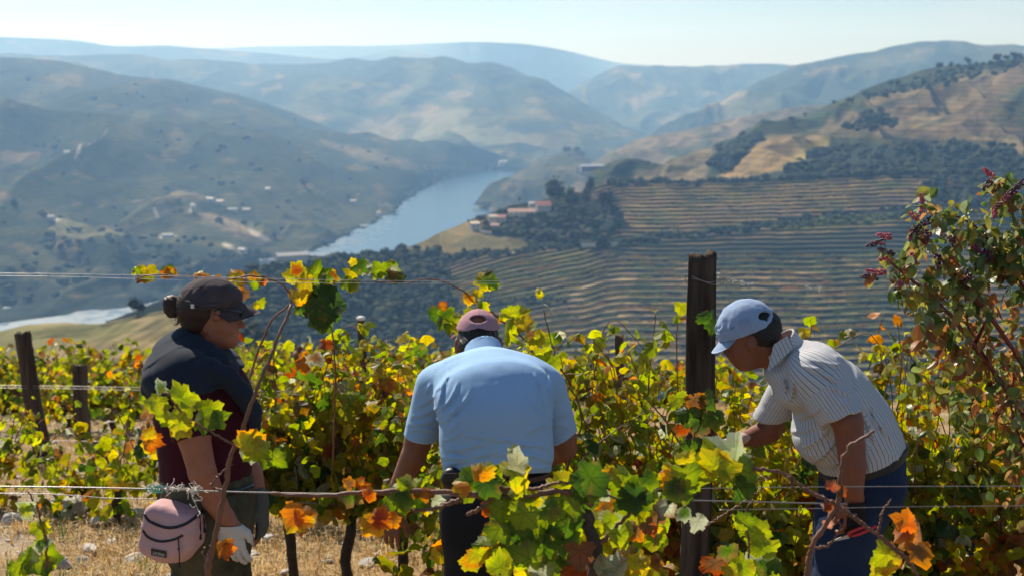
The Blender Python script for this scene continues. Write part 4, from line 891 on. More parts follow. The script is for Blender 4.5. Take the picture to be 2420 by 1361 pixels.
def leaf_template(n, serr=.06):
    th = np.linspace(-math.pi, math.pi, n, endpoint=False) + math.pi / n
    ctl_a = [0, .50, .95, 1.42, 1.95, 2.55, 2.95, math.pi]; ctl_r = [1.0, .66, .90, .62, .72, .52, .42, .10]
    r = np.interp(np.abs(th), ctl_a, ctl_r)
    if n > 20: r = r * (1 + serr * np.where(np.arange(n) % 2 == 0, 1, -1))
    o = np.stack([np.cos(th) * r, np.sin(th) * r], -1)
    if n > 20:
        pts = np.vstack([[0, 0], o * .52, o]); k = np.arange(n); k2 = (k + 1) % n
        tri = np.stack([np.zeros(n, int), 1 + k, 1 + k2], -1); quad = np.stack([1 + k, 1 + n + k, 1 + n + k2, 1 + k2], -1)
        return pts, [tri, quad]
    pts = np.vstack([[0, 0], o]); k = np.arange(n)
    return pts, [np.stack([np.zeros(n, int), 1 + k, 1 + (k + 1) % n], -1)]
T_HI = leaf_template(34); T_MID = leaf_template(16); T_LO = leaf_template(9)
PAL = {'dg': (.035, .07, .014), 'g': (.07, .125, .016), 'yg': (.21, .26, .018), 'ly': (.36, .36, .026), 'y': (.50, .37, .022), 'o': (.52, .18, .018), 'r': (.30, .055, .018), 'b': (.15, .075, .035), 'p': (.34, .35, .24)}
def rand_cols(rg, n, w, pos=None):
    k = [q for q in ('p', 'dg', 'g', 'yg', 'ly', 'y', 'o', 'r', 'b') if q in w]; p = np.array([w[q] for q in k], float); p /= p.sum()
    if pos is None: i = rg.choice(len(k), size=n, p=p)
    else:                                                 # neighbouring leaves turn together
        t = .5 + .62 * fbm(pos[:, 0] / .22, pos[:, 2] / .22, pos[:, 1] / .3, seed=55, oct=2) + .17 * rg.normal(size=n)
        rk = np.argsort(np.argsort(t + 0)) / max(n, 1) if n > 200 else np.clip(t, 0, .999); i = np.clip(np.searchsorted(np.cumsum(p), rk), 0, len(k) - 1)
    c = np.array([PAL[q] for q in k])[i] * rg.uniform(.75, 1.25, (n, 1))
    j = rg.choice(len(k), size=n, p=p); e = np.array([PAL[q] for q in k])[j]
    edge = c + (e - c) * (rg.rand(n, 1) < .3) * rg.uniform(.3, .9, (n, 1))
    brown = (rg.rand(n, 1) < .25); edge = np.where(brown, edge * .4 + np.array(PAL['o']) * .35 + np.array(PAL['b']) * .25, edge)
    return c, edge
def add_leaves(mb, pos, tip, nrm, size, c0, c1, rg, T=T_MID, curl=.35, stalk=True, fold=None):
    """pos: petiole joints (n,3); tip: direction of the leaf tip; nrm: leaf normal; size: tip length"""
    pos, tip, nrm = [np.asarray(q, float) for q in (pos, tip, nrm)]; n = len(pos)
    tip = tip / (np.linalg.norm(tip, axis=1)[:, None] + 1e-9); nrm = nrm - tip * (nrm * tip).sum(1)[:, None]; nrm /= np.linalg.norm(nrm, axis=1)[:, None] + 1e-9
    sd = np.cross(nrm, tip); pts, fs = T; k = len(pts)
    s = np.broadcast_to(np.asarray(size, float), (n,))[:, None]
    x, y = pts[None, :, 0], pts[None, :, 1] * rg.uniform(.85, 1.15, (n, 1)); r2 = x ** 2 + y ** 2
    fd = (rg.uniform(-.3, 1.1, (n, 1)) if fold is None else fold)
    cu = rg.uniform(-.5, 1.3, (n, 1)) * curl
    ta = np.arctan2(y, x + 1e-6); q_ = 1 + rg.uniform(-.16, .16, (n, 1)) * np.sin(2 * ta + rg.uniform(0, 6, (n, 1))) + rg.uniform(-.14, .14, (n, 1)) * np.sin(3 * ta + rg.uniform(0, 6, (n, 1))) + rg.uniform(-.08, .08, (n, 1)) * np.sin(5 * ta + rg.uniform(0, 6, (n, 1))); x = x * q_; y = y * q_
    wv = .10 * np.sin(3.1 * np.arctan2(y, x + 1e-6) + rg.uniform(0, 6, (n, 1))) * r2
    z = -fd * np.abs(y) * (.4 + .6 * np.abs(y)) - cu * r2 + wv + .06 * np.sin(7 * x + rg.uniform(0, 6, (n, 1))) * np.abs(y)
    x = x - .25 * np.abs(cu) * x * r2
    V = pos[:, None] + s[..., None] * (x[..., None] * tip[:, None] + y[..., None] * sd[:, None] + z[..., None] * nrm[:, None])
    rr = np.sqrt(pts[:, 0] ** 2 + pts[:, 1] ** 2); w = sstep(.35, .95, rr / .85)[None, :, None] * np.ones((n, 1, 1))
    C = c0[:, None] + (c1 - c0)[:, None] * w
    U = np.broadcast_to(pts[None], (n, k, 2))
    off = (np.arange(n) * k)[:, None, None]
    mb.add(V.reshape(-1, 3), [(f[None] + off).reshape(-1, f.shape[1]) for f in fs], C.reshape(-1, 3), U.reshape(-1, 2))

W_MIX = dict(yg=36, ly=22, y=12, g=12, dg=6, o=5, r=4, b=8, p=3)
W_GREEN = dict(yg=34, ly=15, y=8, g=22, dg=13, o=3, r=2, b=6, p=2)
W_RED = dict(yg=19, ly=12, y=15, g=11, dg=7, o=15, r=9, b=12, p=3)
def cane_leaves(mb, path, rg, step, size, w, T, curl=.4, jit=.04, skip=0):
    L = np.concatenate([[0], np.cumsum(np.linalg.norm(np.diff(path, axis=0), axis=1))]); n = max(1, int((L[-1] - skip) / step))
    s = np.linspace(skip + step * .3, L[-1], n); p = np.stack([np.interp(s, L, path[:, k]) for k in range(3)], -1)
    az = rg.uniform(0, 2 * np.pi, n); off = rg.uniform(.3, 1.6, n) * jit
    pj = p + np.stack([np.cos(az) * off, np.sin(az) * off, rg.uniform(-.3, .9, n) * jit], -1)
    tip = np.stack([np.cos(az) * .7, np.sin(az) * .7, -rg.uniform(.2, 1.4, n)], -1) + rg.normal(0, .25, (n, 3))
    nrm = np.stack([np.cos(az) * .8, np.sin(az) * .8, rg.uniform(.2, 1.3, n)], -1) + rg.normal(0, .45, (n, 3))
    c0, c1 = rand_cols(rg, n, w, pj); sz = size * rg.uniform(.55, 1.2, n) * np.linspace(1.05, .7, n)
    add_leaves(mb, pj, tip, nrm, sz, c0, c1, rg, T, curl)
    e = np.array((.0011, 0, .0004)); mb.add(np.stack([p - e, p + e, pj + e, pj - e], 1).reshape(-1, 3), np.arange(4 * n).reshape(n, 4), np.array((.22, .07, .03)))      # leaf stalks
    return p, pj
def grape_bunch(mb, at, rg, L=.13, r=.0075, n=46, col=(.02, .02, .05)):
    for i in range(n):
        f = rg.rand() ** .8; a = rg.uniform(0, 6.28); R = .032 * (1 - f) ** .6 * rg.uniform(.5, 1)
        v, fa = ICO1; mb.add(v * r * rg.uniform(.85, 1.15) + np.array(at) + (math.cos(a) * R, math.sin(a) * R, -f * L), fa, np.array(col) * rg.uniform(.6, 1.6))
M_grape = mat("grape_skin", attr=True, rough=.35, spec=.5)

def leaf_at(mb, px, py, d, ang, L, c0, c1, rg, facing=(0, -1, .25), T=T_HI, curl=.4, fold=None):
    a = math.radians(ang); U = np.array((0, SP, CP)); tip = np.array((math.cos(a), 0, 0)) + math.sin(a) * U
    p = np.array(P(px, py, d)); c0 = np.array(PAL.get(c0, c0)) * rg.uniform(.9, 1.1); c1 = np.array(PAL.get(c1, c1))
    add_leaves(mb, [p], [tip + rg.normal(0, .12, 3)], [np.array(facing) + rg.normal(0, .25, 3)], L / F * d, c0[None], c1[None], rg, T, curl, fold=fold)
def cluster(mb, rows, d, seed, facing=(0, -1, .3), T=T_HI, curl=.4):
    rg = np.random.RandomState(seed)
    for (px, py, ang, L, c0, c1) in rows: leaf_at(mb, px, py, d + rg.uniform(-.05, .05), ang, L, c0, c1, rg, facing, T, curl)
def grapevine(x, y, label, group, seed, H=1.3, wid=.55, ncane=10, step=.05, size=.062, w=W_MIX, T=T_MID, cr=.0042, arch=0, bunch=0, cn=6, fill=0, tall=None, extra=(), xl=(), lo=0.0):
    rg = np.random.RandomState(seed); z0 = float(gz(x, y)) - .02
    t = thing("grapevine", (x, y, z0), label, "grapevine", group)
    hd = z0 + H * .38; tr = smooth_path([(x, y, z0 - .05), (x + rg.uniform(-.05, .05), y, z0 + H * .15), (x + rg.uniform(-.08, .08), y + rg.uniform(-.04, .04), hd)], 12)
    tr += rg.normal(0, .006, tr.shape); v, f = tube_geo(tr, np.linspace(.032, .024, 12), 7, rough=.18, seed=seed); m = MB(); m.add(v, f); m.build("trunk", [M_trunk], t)
    lm = MB(); head = tr[-1]
    for q in range(ncane):
        s = -1 if q % 2 else 1; reach = rg.uniform(.15, 1) * wid; up = rg.uniform(.5, 1.0) ** .8 * H * 1.08 if tall is None else tall * rg.uniform(.7, 1.05)
        if H > 1.12 and q >= ncane - 3: up = rg.uniform(1.0, 1.10 if y > 7 else 1.24) * H; reach *= .6
        p1 = head + (s * reach * .35, rg.uniform(-.1, .1), up * .12); p2 = head + (s * reach * .75, rg.uniform(-.16, .16), up * .35)
        tipz = z0 + up; p3 = np.array((x + s * reach * rg.uniform(.9, 1.3), y + rg.uniform(-.22, .22), tipz)); cp = [head, p1, p2, p3]
        if rg.rand() < .45: cp.append(p3 + (s * rg.uniform(.05, .25), rg.uniform(-.1, .1), -rg.uniform(.02, .25)))
        path = smooth_path(cp, 22) + rg.normal(0, .004, (22, 3)); v, f = tube_geo(path, np.linspace(cr, cr * .45, 22), 5)
        m = MB(); m.add(v, f); m.build("cane", [M_cane], t)
        p, pj = cane_leaves(lm, path, rg, step, size, w, T, jit=size * .9)
    for path in extra:
        pth = smooth_path(path[0], 40) + rg.normal(0, .002, (40, 3)); v, f = tube_geo(pth, np.linspace(path[1], path[1] * .5, 40), 6); m = MB(); m.add(v, f); m.build("cane", [M_cane], t)
        if path[2]: cane_leaves(lm, pth, rg, path[2], size * 1.0, path[3] if len(path) > 3 else w, T, jit=size * .7)
    if fill:                                              # leaves of the short side shoots filling the hedge
        n = fill; fx = x + rg.uniform(-1, 1, n) * wid * 1.05; fy = y + rg.normal(0, .14, n); fz = z0 + H * (lo + (1 - lo) * rg.beta(1.5, 2.9, n)) * .95 + .03
        tip = np.stack([rg.normal(0, .5, n), rg.normal(0, .5, n), -rg.uniform(.3, 1.2, n)], -1); nr = np.stack([rg.normal(0, .7, n), rg.normal(-.3, .7, n), rg.uniform(.1, 1.1, n)], -1)
        c0, c1 = rand_cols(rg, n, w, np.stack([fx, fy, fz], -1)); add_leaves(lm, np.stack([fx, fy, fz], -1), tip, nr, size * rg.uniform(.5, 1.15, n), c0, c1, rg, T, .5)
    for rows, d_, sd_, kw in xl: cluster(lm, rows, d_, sd_, **kw)
    lm.build("leaves", [M_leaf], t, smooth=False)
    for q in range(bunch):
        g = MB(); at = head + (rg.uniform(-.4, .4) * wid * 1.6, rg.uniform(-.15, -.02), rg.uniform(-.02, .25)); grape_bunch(g, at, rg); g.build("grape_bunch", [M_grape], t)
    return t

# ---- the row the two men are picking (about six metres away)
def wx(px, d): return float(P(px, 900, d).x)
R1 = "vines in the row being picked"
row1 = [(560, 7.2, 1.26, "yellow-leaved vine just right of the woman's navy shawl", W_MIX), (690, 7.25, 1.28, "bright yellow vine between the woman and the man in blue, under hanging green leaves", W_MIX),
        (830, 7.2, 1.26, "orange-tipped vine under the white-topped post", W_MIX), (950, 7.1, 1.24, "vine half hidden by the blue shirt's left sleeve", W_MIX),
        (1085, 6.45, 1.2, "vine hidden mostly behind the blue shirt", W_GREEN), (1240, 6.2, 1.22, "yellow-green vine at the blue shirt's right shoulder", W_MIX),
        (1370, 6.15, 1.25, "vine with tangled red canes right of the blue shirt", W_MIX), (1490, 6.2, 1.25, "bright yellow vine left of the tall black post", W_MIX),
        (1600, 6.1, 1.12, "vine wrapped round the foot of the tall black post", W_RED), (1745, 6.1, 1.10, "vine between the tall black post and the striped shirt", W_MIX),
        (1880, 6.3, 1.1, "vine behind the striped shirt's chest", W_GREEN), (2010, 6.3, 1.28, "orange-topped vine behind the bent man's back", W_RED),
        (2130, 6.25, 1.25, "green and yellow vine right of the bent man's belt", W_MIX), (2250, 6.2, 1.15, "yellow-green vine under the red-stemmed pokeweed", W_MIX),
        (2370, 6.15, 1.15, "vine at the right edge among dry red leaves", W_RED), (2500, 6.2, 1.1, "vine just outside the right edge of the picture", W_MIX)]
ex = {5: [([P(1330, 1180, 6.0), P(1350, 1060, 6.0), P(1375, 1000, 6.0), P(1345, 900, 6.0), P(1250, 810, 5.95), P(1150, 730, 5.9), P(1080, 680, 5.85), P(1020, 660, 5.85), P(950, 668, 5.8), P(880, 664, 5.8)], .0052, 0)],
      1: [([P(785, 1140, 7.0), P(790, 1000, 6.5), P(792, 880, 6.1), P(783, 780, 6.0), P(760, 720, 5.95), P(735, 660, 5.9)], .005, 0), ([P(640, 1160, 7.0), P(570, 1000, 6.5), P(600, 860, 6.0), P(640, 760, 5.9), P(690, 710, 5.9), P(660, 668, 5.85), P(600, 652, 5.8), P(540, 660, 5.8), P(440, 652, 5.75), P(360, 650, 5.72), P(318, 658, 5.7)], .0055, 0)],
      6: [([P(1420, 1180, 6.0), P(1400, 1050, 5.95), P(1360, 940, 5.95), P(1310, 830, 5.95), P(1285, 730, 5.95)], .0045, .09), ([P(1330, 1150, 5.9), P(1400, 1060, 5.9), P(1480, 1000, 5.95), P(1560, 960, 6)], .004, .08)],
      7: [([P(1530, 980, 6.1), P(1535, 860, 6.05), P(1545, 800, 6.0), P(1550, 740, 6.0)], .004, .05)],
      8: [([P(1650, 1180, 5.6), P(1630, 1060, 5.46), P(1668, 980, 5.44), P(1640, 930, 5.46)], .004, 0), ([P(1640, 1100, 5.9), P(1560, 980, 5.9), P(1480, 900, 5.95), P(1400, 800, 5.95)], .004, .07)],
      11: [([P(1960, 900, 6.1), P(1940, 830, 6.0), P(1900, 790, 5.95)], .003, .05)],
      12: [([P(2120, 980, 6.1), P(2130, 860, 6.0), P(2122, 760, 5.95)], .0035, .05)]}
XL = {}
def extra_leaves(i, rows, d, seed, **k): XL.setdefault(i, []).append(([(x, y, a_, L * .78, c0, c1) for x, y, a_, L, c0, c1 in rows], d, seed, k))
extra_leaves(1, [(325, 645, 120, 22, 'yg', 'g'), (335, 640, 60, 24, 'g', 'y'), (350, 640, -60, 38, 'y', 'yg'), (330, 655, -110, 24, 'r', 'b'), (345, 655, -80, 26, 'yg', 'b'), (318, 640, 160, 18, 'yg', 'ly'),
                 (397, 650, 95, 30, 'o', 'r'), (397, 636, -80, 32, 'yg', 'g'), (405, 645, -60, 22, 'y', 'o'), (470, 655, 80, 30, 'o', 'y'), (475, 660, -100, 30, 'r', 'b'), (500, 660, 40, 26, 'b', 'b'), (515, 665, 80, 24, 'b', 'o'),
                 (557, 655, 60, 30, 'y', 'o'), (560, 660, -70, 40, 'ly', 'r'), (600, 655, 80, 26, 'o', 'y'), (600, 660, -90, 36, 'yg', 'g'), (620, 665, -60, 22, 'r', 'o'), (580, 690, -90, 26, 'b', 'b'), (615, 715, -60, 24, 'ly', 'yg'), (605, 722, -100, 20, 'y', 'g'),
                 (700, 640, 60, 36, 'r', 'ly'), (690, 655, 170, 36, 'ly', 'y'), (720, 665, -100, 50, 'y', 'y'), (705, 700, -100, 46, 'y', 'o'), (740, 650, 80, 52, 'yg', 'g'), (760, 655, 40, 40, 'yg', 'g'), (735, 670, -70, 44, 'ly', 'g'), (715, 655, 100, 30, 'ly', 'y'),
                 (735, 700, -110, 70, 'dg', 'g'), (760, 700, -70, 84, 'dg', 'dg'), (745, 720, -90, 80, 'g', 'dg'), (775, 725, -60, 66, 'dg', 'g'), (720, 715, -130, 50, 'dg', 'g'), (780, 720, -20, 50, 'dg', 'p'), (750, 690, 0, 40, 'g', 'yg'), (765, 760, -100, 50, 'dg', 'g'),
                 (775, 650, -95, 44, 'yg', 'o'), (783, 655, -80, 34, 'r', 'yg'), (768, 655, -110, 30, 'g', 'yg')], 5.88, 1, curl=.6)
extra_leaves(5, [(845, 625, -80, 44, 'dg', 'g'), (835, 622, 110, 20, 'y', 'y'), (838, 650, -100, 36, 'y', 'g'), (858, 630, -60, 40, 'g', 'p'), (865, 632, -70, 30, 'p', 'p'), (830, 665, -110, 34, 'yg', 'g'), (832, 672, -60, 32, 'yg', 'y'), (815, 668, -120, 26, 'g', 'yg'),
                 (900, 632, -100, 40, 'yg', 'g'), (895, 640, -60, 30, 'yg', 'yg'), (930, 625, 100, 22, 'yg', 'yg'), (925, 640, -70, 30, 'p', 'yg'), (935, 648, -80, 36, 'b', 'dg'), (940, 655, -50, 26, 'g', 'dg'),
                 (1155, 650, 95, 22, 'dg', 'b'), (1150, 665, -160, 36, 'yg', 'y'), (1160, 662, -50, 34, 'dg', 'g'), (1140, 668, -120, 30, 'g', 'y'), (1165, 672, -70, 28, 'yg', 'dg'), (1130, 690, -100, 24, 'y', 'g'), (1110, 705, -90, 30, 'o', 'y'), (1105, 700, 150, 20, 'y', 'o'), (1135, 720, -100, 34, 'yg', 'y'), (1120, 745, -110, 40, 'ly', 'yg'),
                 (1045, 725, 60, 22, 'o', 'r'), (1035, 740, -120, 40, 'g', 'dg'), (1055, 740, -70, 40, 'g', 'yg'), (1060, 765, -80, 36, 'yg', 'yg'), (1075, 755, -40, 36, 'yg', 'y'), (1045, 760, -110, 36, 'g', 'yg'), (1080, 775, -90, 30, 'y', 'g'),
                 (1210, 740, 100, 34, 'ly', 'yg'), (1225, 745, 20, 42, 'ly', 'ly'), (1215, 760, -100, 44, 'yg', 'ly'), (1235, 760, -60, 40, 'y', 'b'), (1195, 745, 160, 26, 'ly', 'y'), (1255, 790, -90, 34, 'b', 'g'), (1200, 790, -100, 40, 'ly', 'yg'), (1272, 690, 60, 16, 'ly', 'y'), (1275, 695, -60, 18, 'y', 'ly'), (1270, 800, -40, 40, 'ly', 'y'), (1285, 830, -70, 44, 'ly', 'yg'), (1310, 850, -80, 40, 'yg', 'ly')], 5.85, 2, curl=.6)
extra_leaves(1, [(700, 840, -120, 30, 'b', 'o'), (725, 850, -80, 40, 'p', 'b'), (745, 845, -60, 36, 'b', 'p'), (715, 860, -150, 36, 'o', 'r'), (770, 810, -90, 30, 'r', 'b')], 6.0, 8, curl=.8)

extra_leaves(8, [(1640, 945, -80, 48, 'b', 'o'), (1655, 955, -110, 44, (.45, .28, .22), 'b'), (1672, 940, -60, 46, 'dg', 'g'), (1625, 975, -90, 52, 'g', 'dg'), (1690, 985, -80, 50, 'g', 'yg'), (1650, 1000, -100, 54, 'dg', 'b'), (1615, 1010, -60, 44, 'r', 'b'), (1680, 1030, -120, 48, 'b', 'o'), (1640, 1050, -80, 50, 'g', 'dg'), (1605, 1060, -100, 46, 'yg', 'g'), (1665, 1075, -70, 52, 'dg', 'g'), (1625, 1100, -90, 48, 'b', 'dg'), (1680, 745, -80, 44, 'dg', 'g'), (1690, 770, -110, 40, 'dg', 'g'), (1600, 940, -80, 40, 'yg', 'ly'), (1645, 1130, -90, 50, 'g', 'dg')], 5.42, 18, curl=.6)
for i, (px, d, H, lb, w) in enumerate(row1):
    grapevine(wx(px, d), d, lb, R1, 1000 + i, H=H * 1.04, wid=.36 if i > 3 else .44, lo=0 if i > 3 else .36, ncane=12, step=.045, size=.058 if i > 3 else .068, w=w, T=T_MID, bunch=(2 if i in (5, 6, 8, 9, 12) else 1 if i in (3, 14) else 0), fill=230, extra=ex.get(i, ()), xl=XL.get(i, ()))
# ---- rows behind, down the slope
def back_row(y, pxs, H, labels, group, seed, n, size, T, cane=6, w=W_MIX, wid=.5, fill=140):
    for i, (px, lb) in enumerate(zip(pxs, labels)):
        rgq = np.random.RandomState(seed + i)
        grapevine(wx(px, y) + rgq.uniform(-.1, .1), y + rgq.uniform(-.2, .2), lb, group, seed + i, H=H * rgq.uniform(.85, 1.12), wid=wid, ncane=cane, step=n, size=size, w=[w, W_GREEN, W_RED, w][rgq.randint(4)], T=T, cr=.006, fill=fill)
back_row(9.6, [-40, 190], .70, ["low green vine at the left edge in front of the leaning post", "low yellow-green vine between the two left posts"], "vines in the second row", 2050, .055, .062, T_MID, cane=7, fill=90, wid=.34)
back_row(9.2, [255, 440, 560, 700, 850, 1010], .95, ["dark green vine standing alone below the short upright post", "vine directly behind the woman's arm", "vine behind the woman's navy shawl end", "vine seen through the picked row under the hanging leaves", "vine seen through the picked row left of the blue sleeve", "vine behind the blue shirt's left shoulder"], "vines in the second row", 2000, .07, .068, T_MID, cane=5, fill=60)
back_row(9.0, [1180, 1340, 1500, 1690, 1850, 2020, 2190, 2360, 2520], 0.95, ["vine behind the pink cap", "vine down the slope right of the pink cap", "vine behind the short blunt post", "vine behind the tall black post in the second row", "vine seen under the bent man's face", "vine behind the striped shirt's shoulder, second row", "second-row vine above the bent man's belt", "second-row vine at the pokeweed's foot", "second-row vine outside the right edge"], "vines in the second row", 2100, .07, .07, T_LO)
back_row(14.2, [-40, 70, 170, 280, 390, 520, 640, 760, 880, 1000], .88, ["third-row vine at the left edge", "third-row vine wrapped round the leaning left post", "third-row vine by the short upright post", "third-row vine just right of the short upright post", "third-row vine left of the woman's shoulder", "third-row vine under the woman's chin", "third-row vine right of the woman's face", "third-row vine below the hanging green leaves", "third-row vine at the white-topped post", "third-row vine left of the blue shirt's collar"], "vines in the third row", 2200, .085, .068, T_LO, cane=6, fill=60, wid=.42)
back_row(16.4, [-60, 30, 110, 190, 275, 350, 430, 540, 620, 700, 780, 860, 940, 1020], .82, ["fourth-row vine at the far left", "fourth-row vine just left of the leaning post's top", "fourth-row vine right of the leaning post's top", "fourth-row vine above the short upright post", "green fourth-row vine with the tallest leaves left of the woman", "fourth-row vine touching the woman's hair bun", "fourth-row vine hidden by the woman's neck", "fourth-row vine right of the woman's chin", "fourth-row vine under the diagonal bare cane", "fourth-row vine left of the white-topped post", "fourth-row vine right against the hanging leaves' stem", "fourth-row vine round the white-topped post", "dense fourth-row vine right of the white-topped post", "fourth-row vine left of the pink cap"], "vines in the fourth row", 2300, .07, .085, T_LO, fill=190)
back_row(18.5, [-40, 60, 150, 240, 330, 600, 690, 780, 890, 960, 1030, 1240, 1330, 1420, 1520, 1700, 2240, 2330, 2420], .80, ["far vine " + s for s in ("at the left edge on the brink of the slope", "on the brink left of the leaning post", "on the brink above the short post", "on the brink against the sandy hill", "on the brink left of the hair bun", "on the brink right of the woman's nose", "on the brink against the dark wood", "on the brink left of the white-topped post", "on the brink right of the white-topped post", "on the brink in the leafy arch", "on the brink left of the pink cap", "on the brink right of the pink cap", "on the brink against the terraces", "on the brink left of the blunt post", "on the brink right of the blunt post", "on the brink behind the tall black post", "on the brink left of the pokeweed stems", "on the brink between the pokeweed stems", "on the brink at the right edge")], "vines in the farthest row", 2400, .08, .095, T_LO, cane=5, fill=150)

# ---- single leaves placed where the photograph shows them: pixel, tip direction in the picture, length in pixels, colours
# ---- foreground vine, between the camera and the men
t = thing("grapevine", (wx(1380, 3.35), 3.35, float(gz(.2, 3.35))), "big-leaved foreground vine crossing in front of the men along the wire", "grapevine", "foreground vines")
def cane_obj(t, cps, r, d=None, mat_=None, n=44, name="cane", taper=.5, wob=.0015):
    pth = smooth_path([P(*c) if len(c) == 3 else P(c[0], c[1], d) for c in cps], n); rg = np.random.RandomState(int(abs(cps[0][0])))
    pth = pth + rg.normal(0, wob, pth.shape); rad = np.linspace(r, r * taper, n) * (1 + .35 * (np.arange(n) % 11 == 5)); v, f = tube_geo(pth, rad, 7, rough=.06); m = MB(); m.add(v, f); return m.build(name, [mat_ or M_cane], t)
m = MB(); tr = smooth_path([(wx(1380, 3.35), 3.35, float(gz(.2, 3.35)) - .05), (wx(1395, 3.35), 3.36, -1.6), P(1410, 1330, 3.36), P(1380, 1200, 3.35)], 20); v, f = tube_geo(tr + np.random.RandomState(3).normal(0, .004, tr.shape), np.linspace(.03, .012, 20), 8, rough=.15); m.add(v, f); m.build("trunk", [M_trunk], t)
DFG = 3.35
cane_obj(t, [(1400, 1190), (1330, 1160), (1200, 1175), (1080, 1165), (960, 1160), (850, 1162), (740, 1172), (640, 1165)], .0085, DFG)
cane_obj(t, [(1090, 1180), (1000, 1205), (930, 1195)], .006, DFG); cane_obj(t, [(1230, 1165), (1180, 1165), (1135, 1200), (1105, 1215)], .008, DFG)
cane_obj(t, [(1180, 1150), (1260, 1155), (1330, 1140), (1420, 1165), (1520, 1200)], .005, DFG)
cane_obj(t, [(1400, 1300), (1480, 1220), (1560, 1120), (1625, 1095)], .006, DFG); cane_obj(t, [(1660, 1105), (1730, 1102), (1790, 1108), (1850, 1118), (1920, 1160), (1975, 1195)], .0058, DFG)
cane_obj(t, [(1690, 1105), (1640, 1110), (1590, 1135), (1560, 1200), (1545, 1290)], .0045, DFG); cane_obj(t, [(1640, 1260), (1720, 1210), (1800, 1155)], .0035, 3.9)
cane_obj(t, [(1430, 1361), (1455, 1290), (1475, 1240)], .004, DFG); cane_obj(t, [(1200, 1361), (1215, 1290), (1230, 1180), (1222, 1090)], .004, DFG)
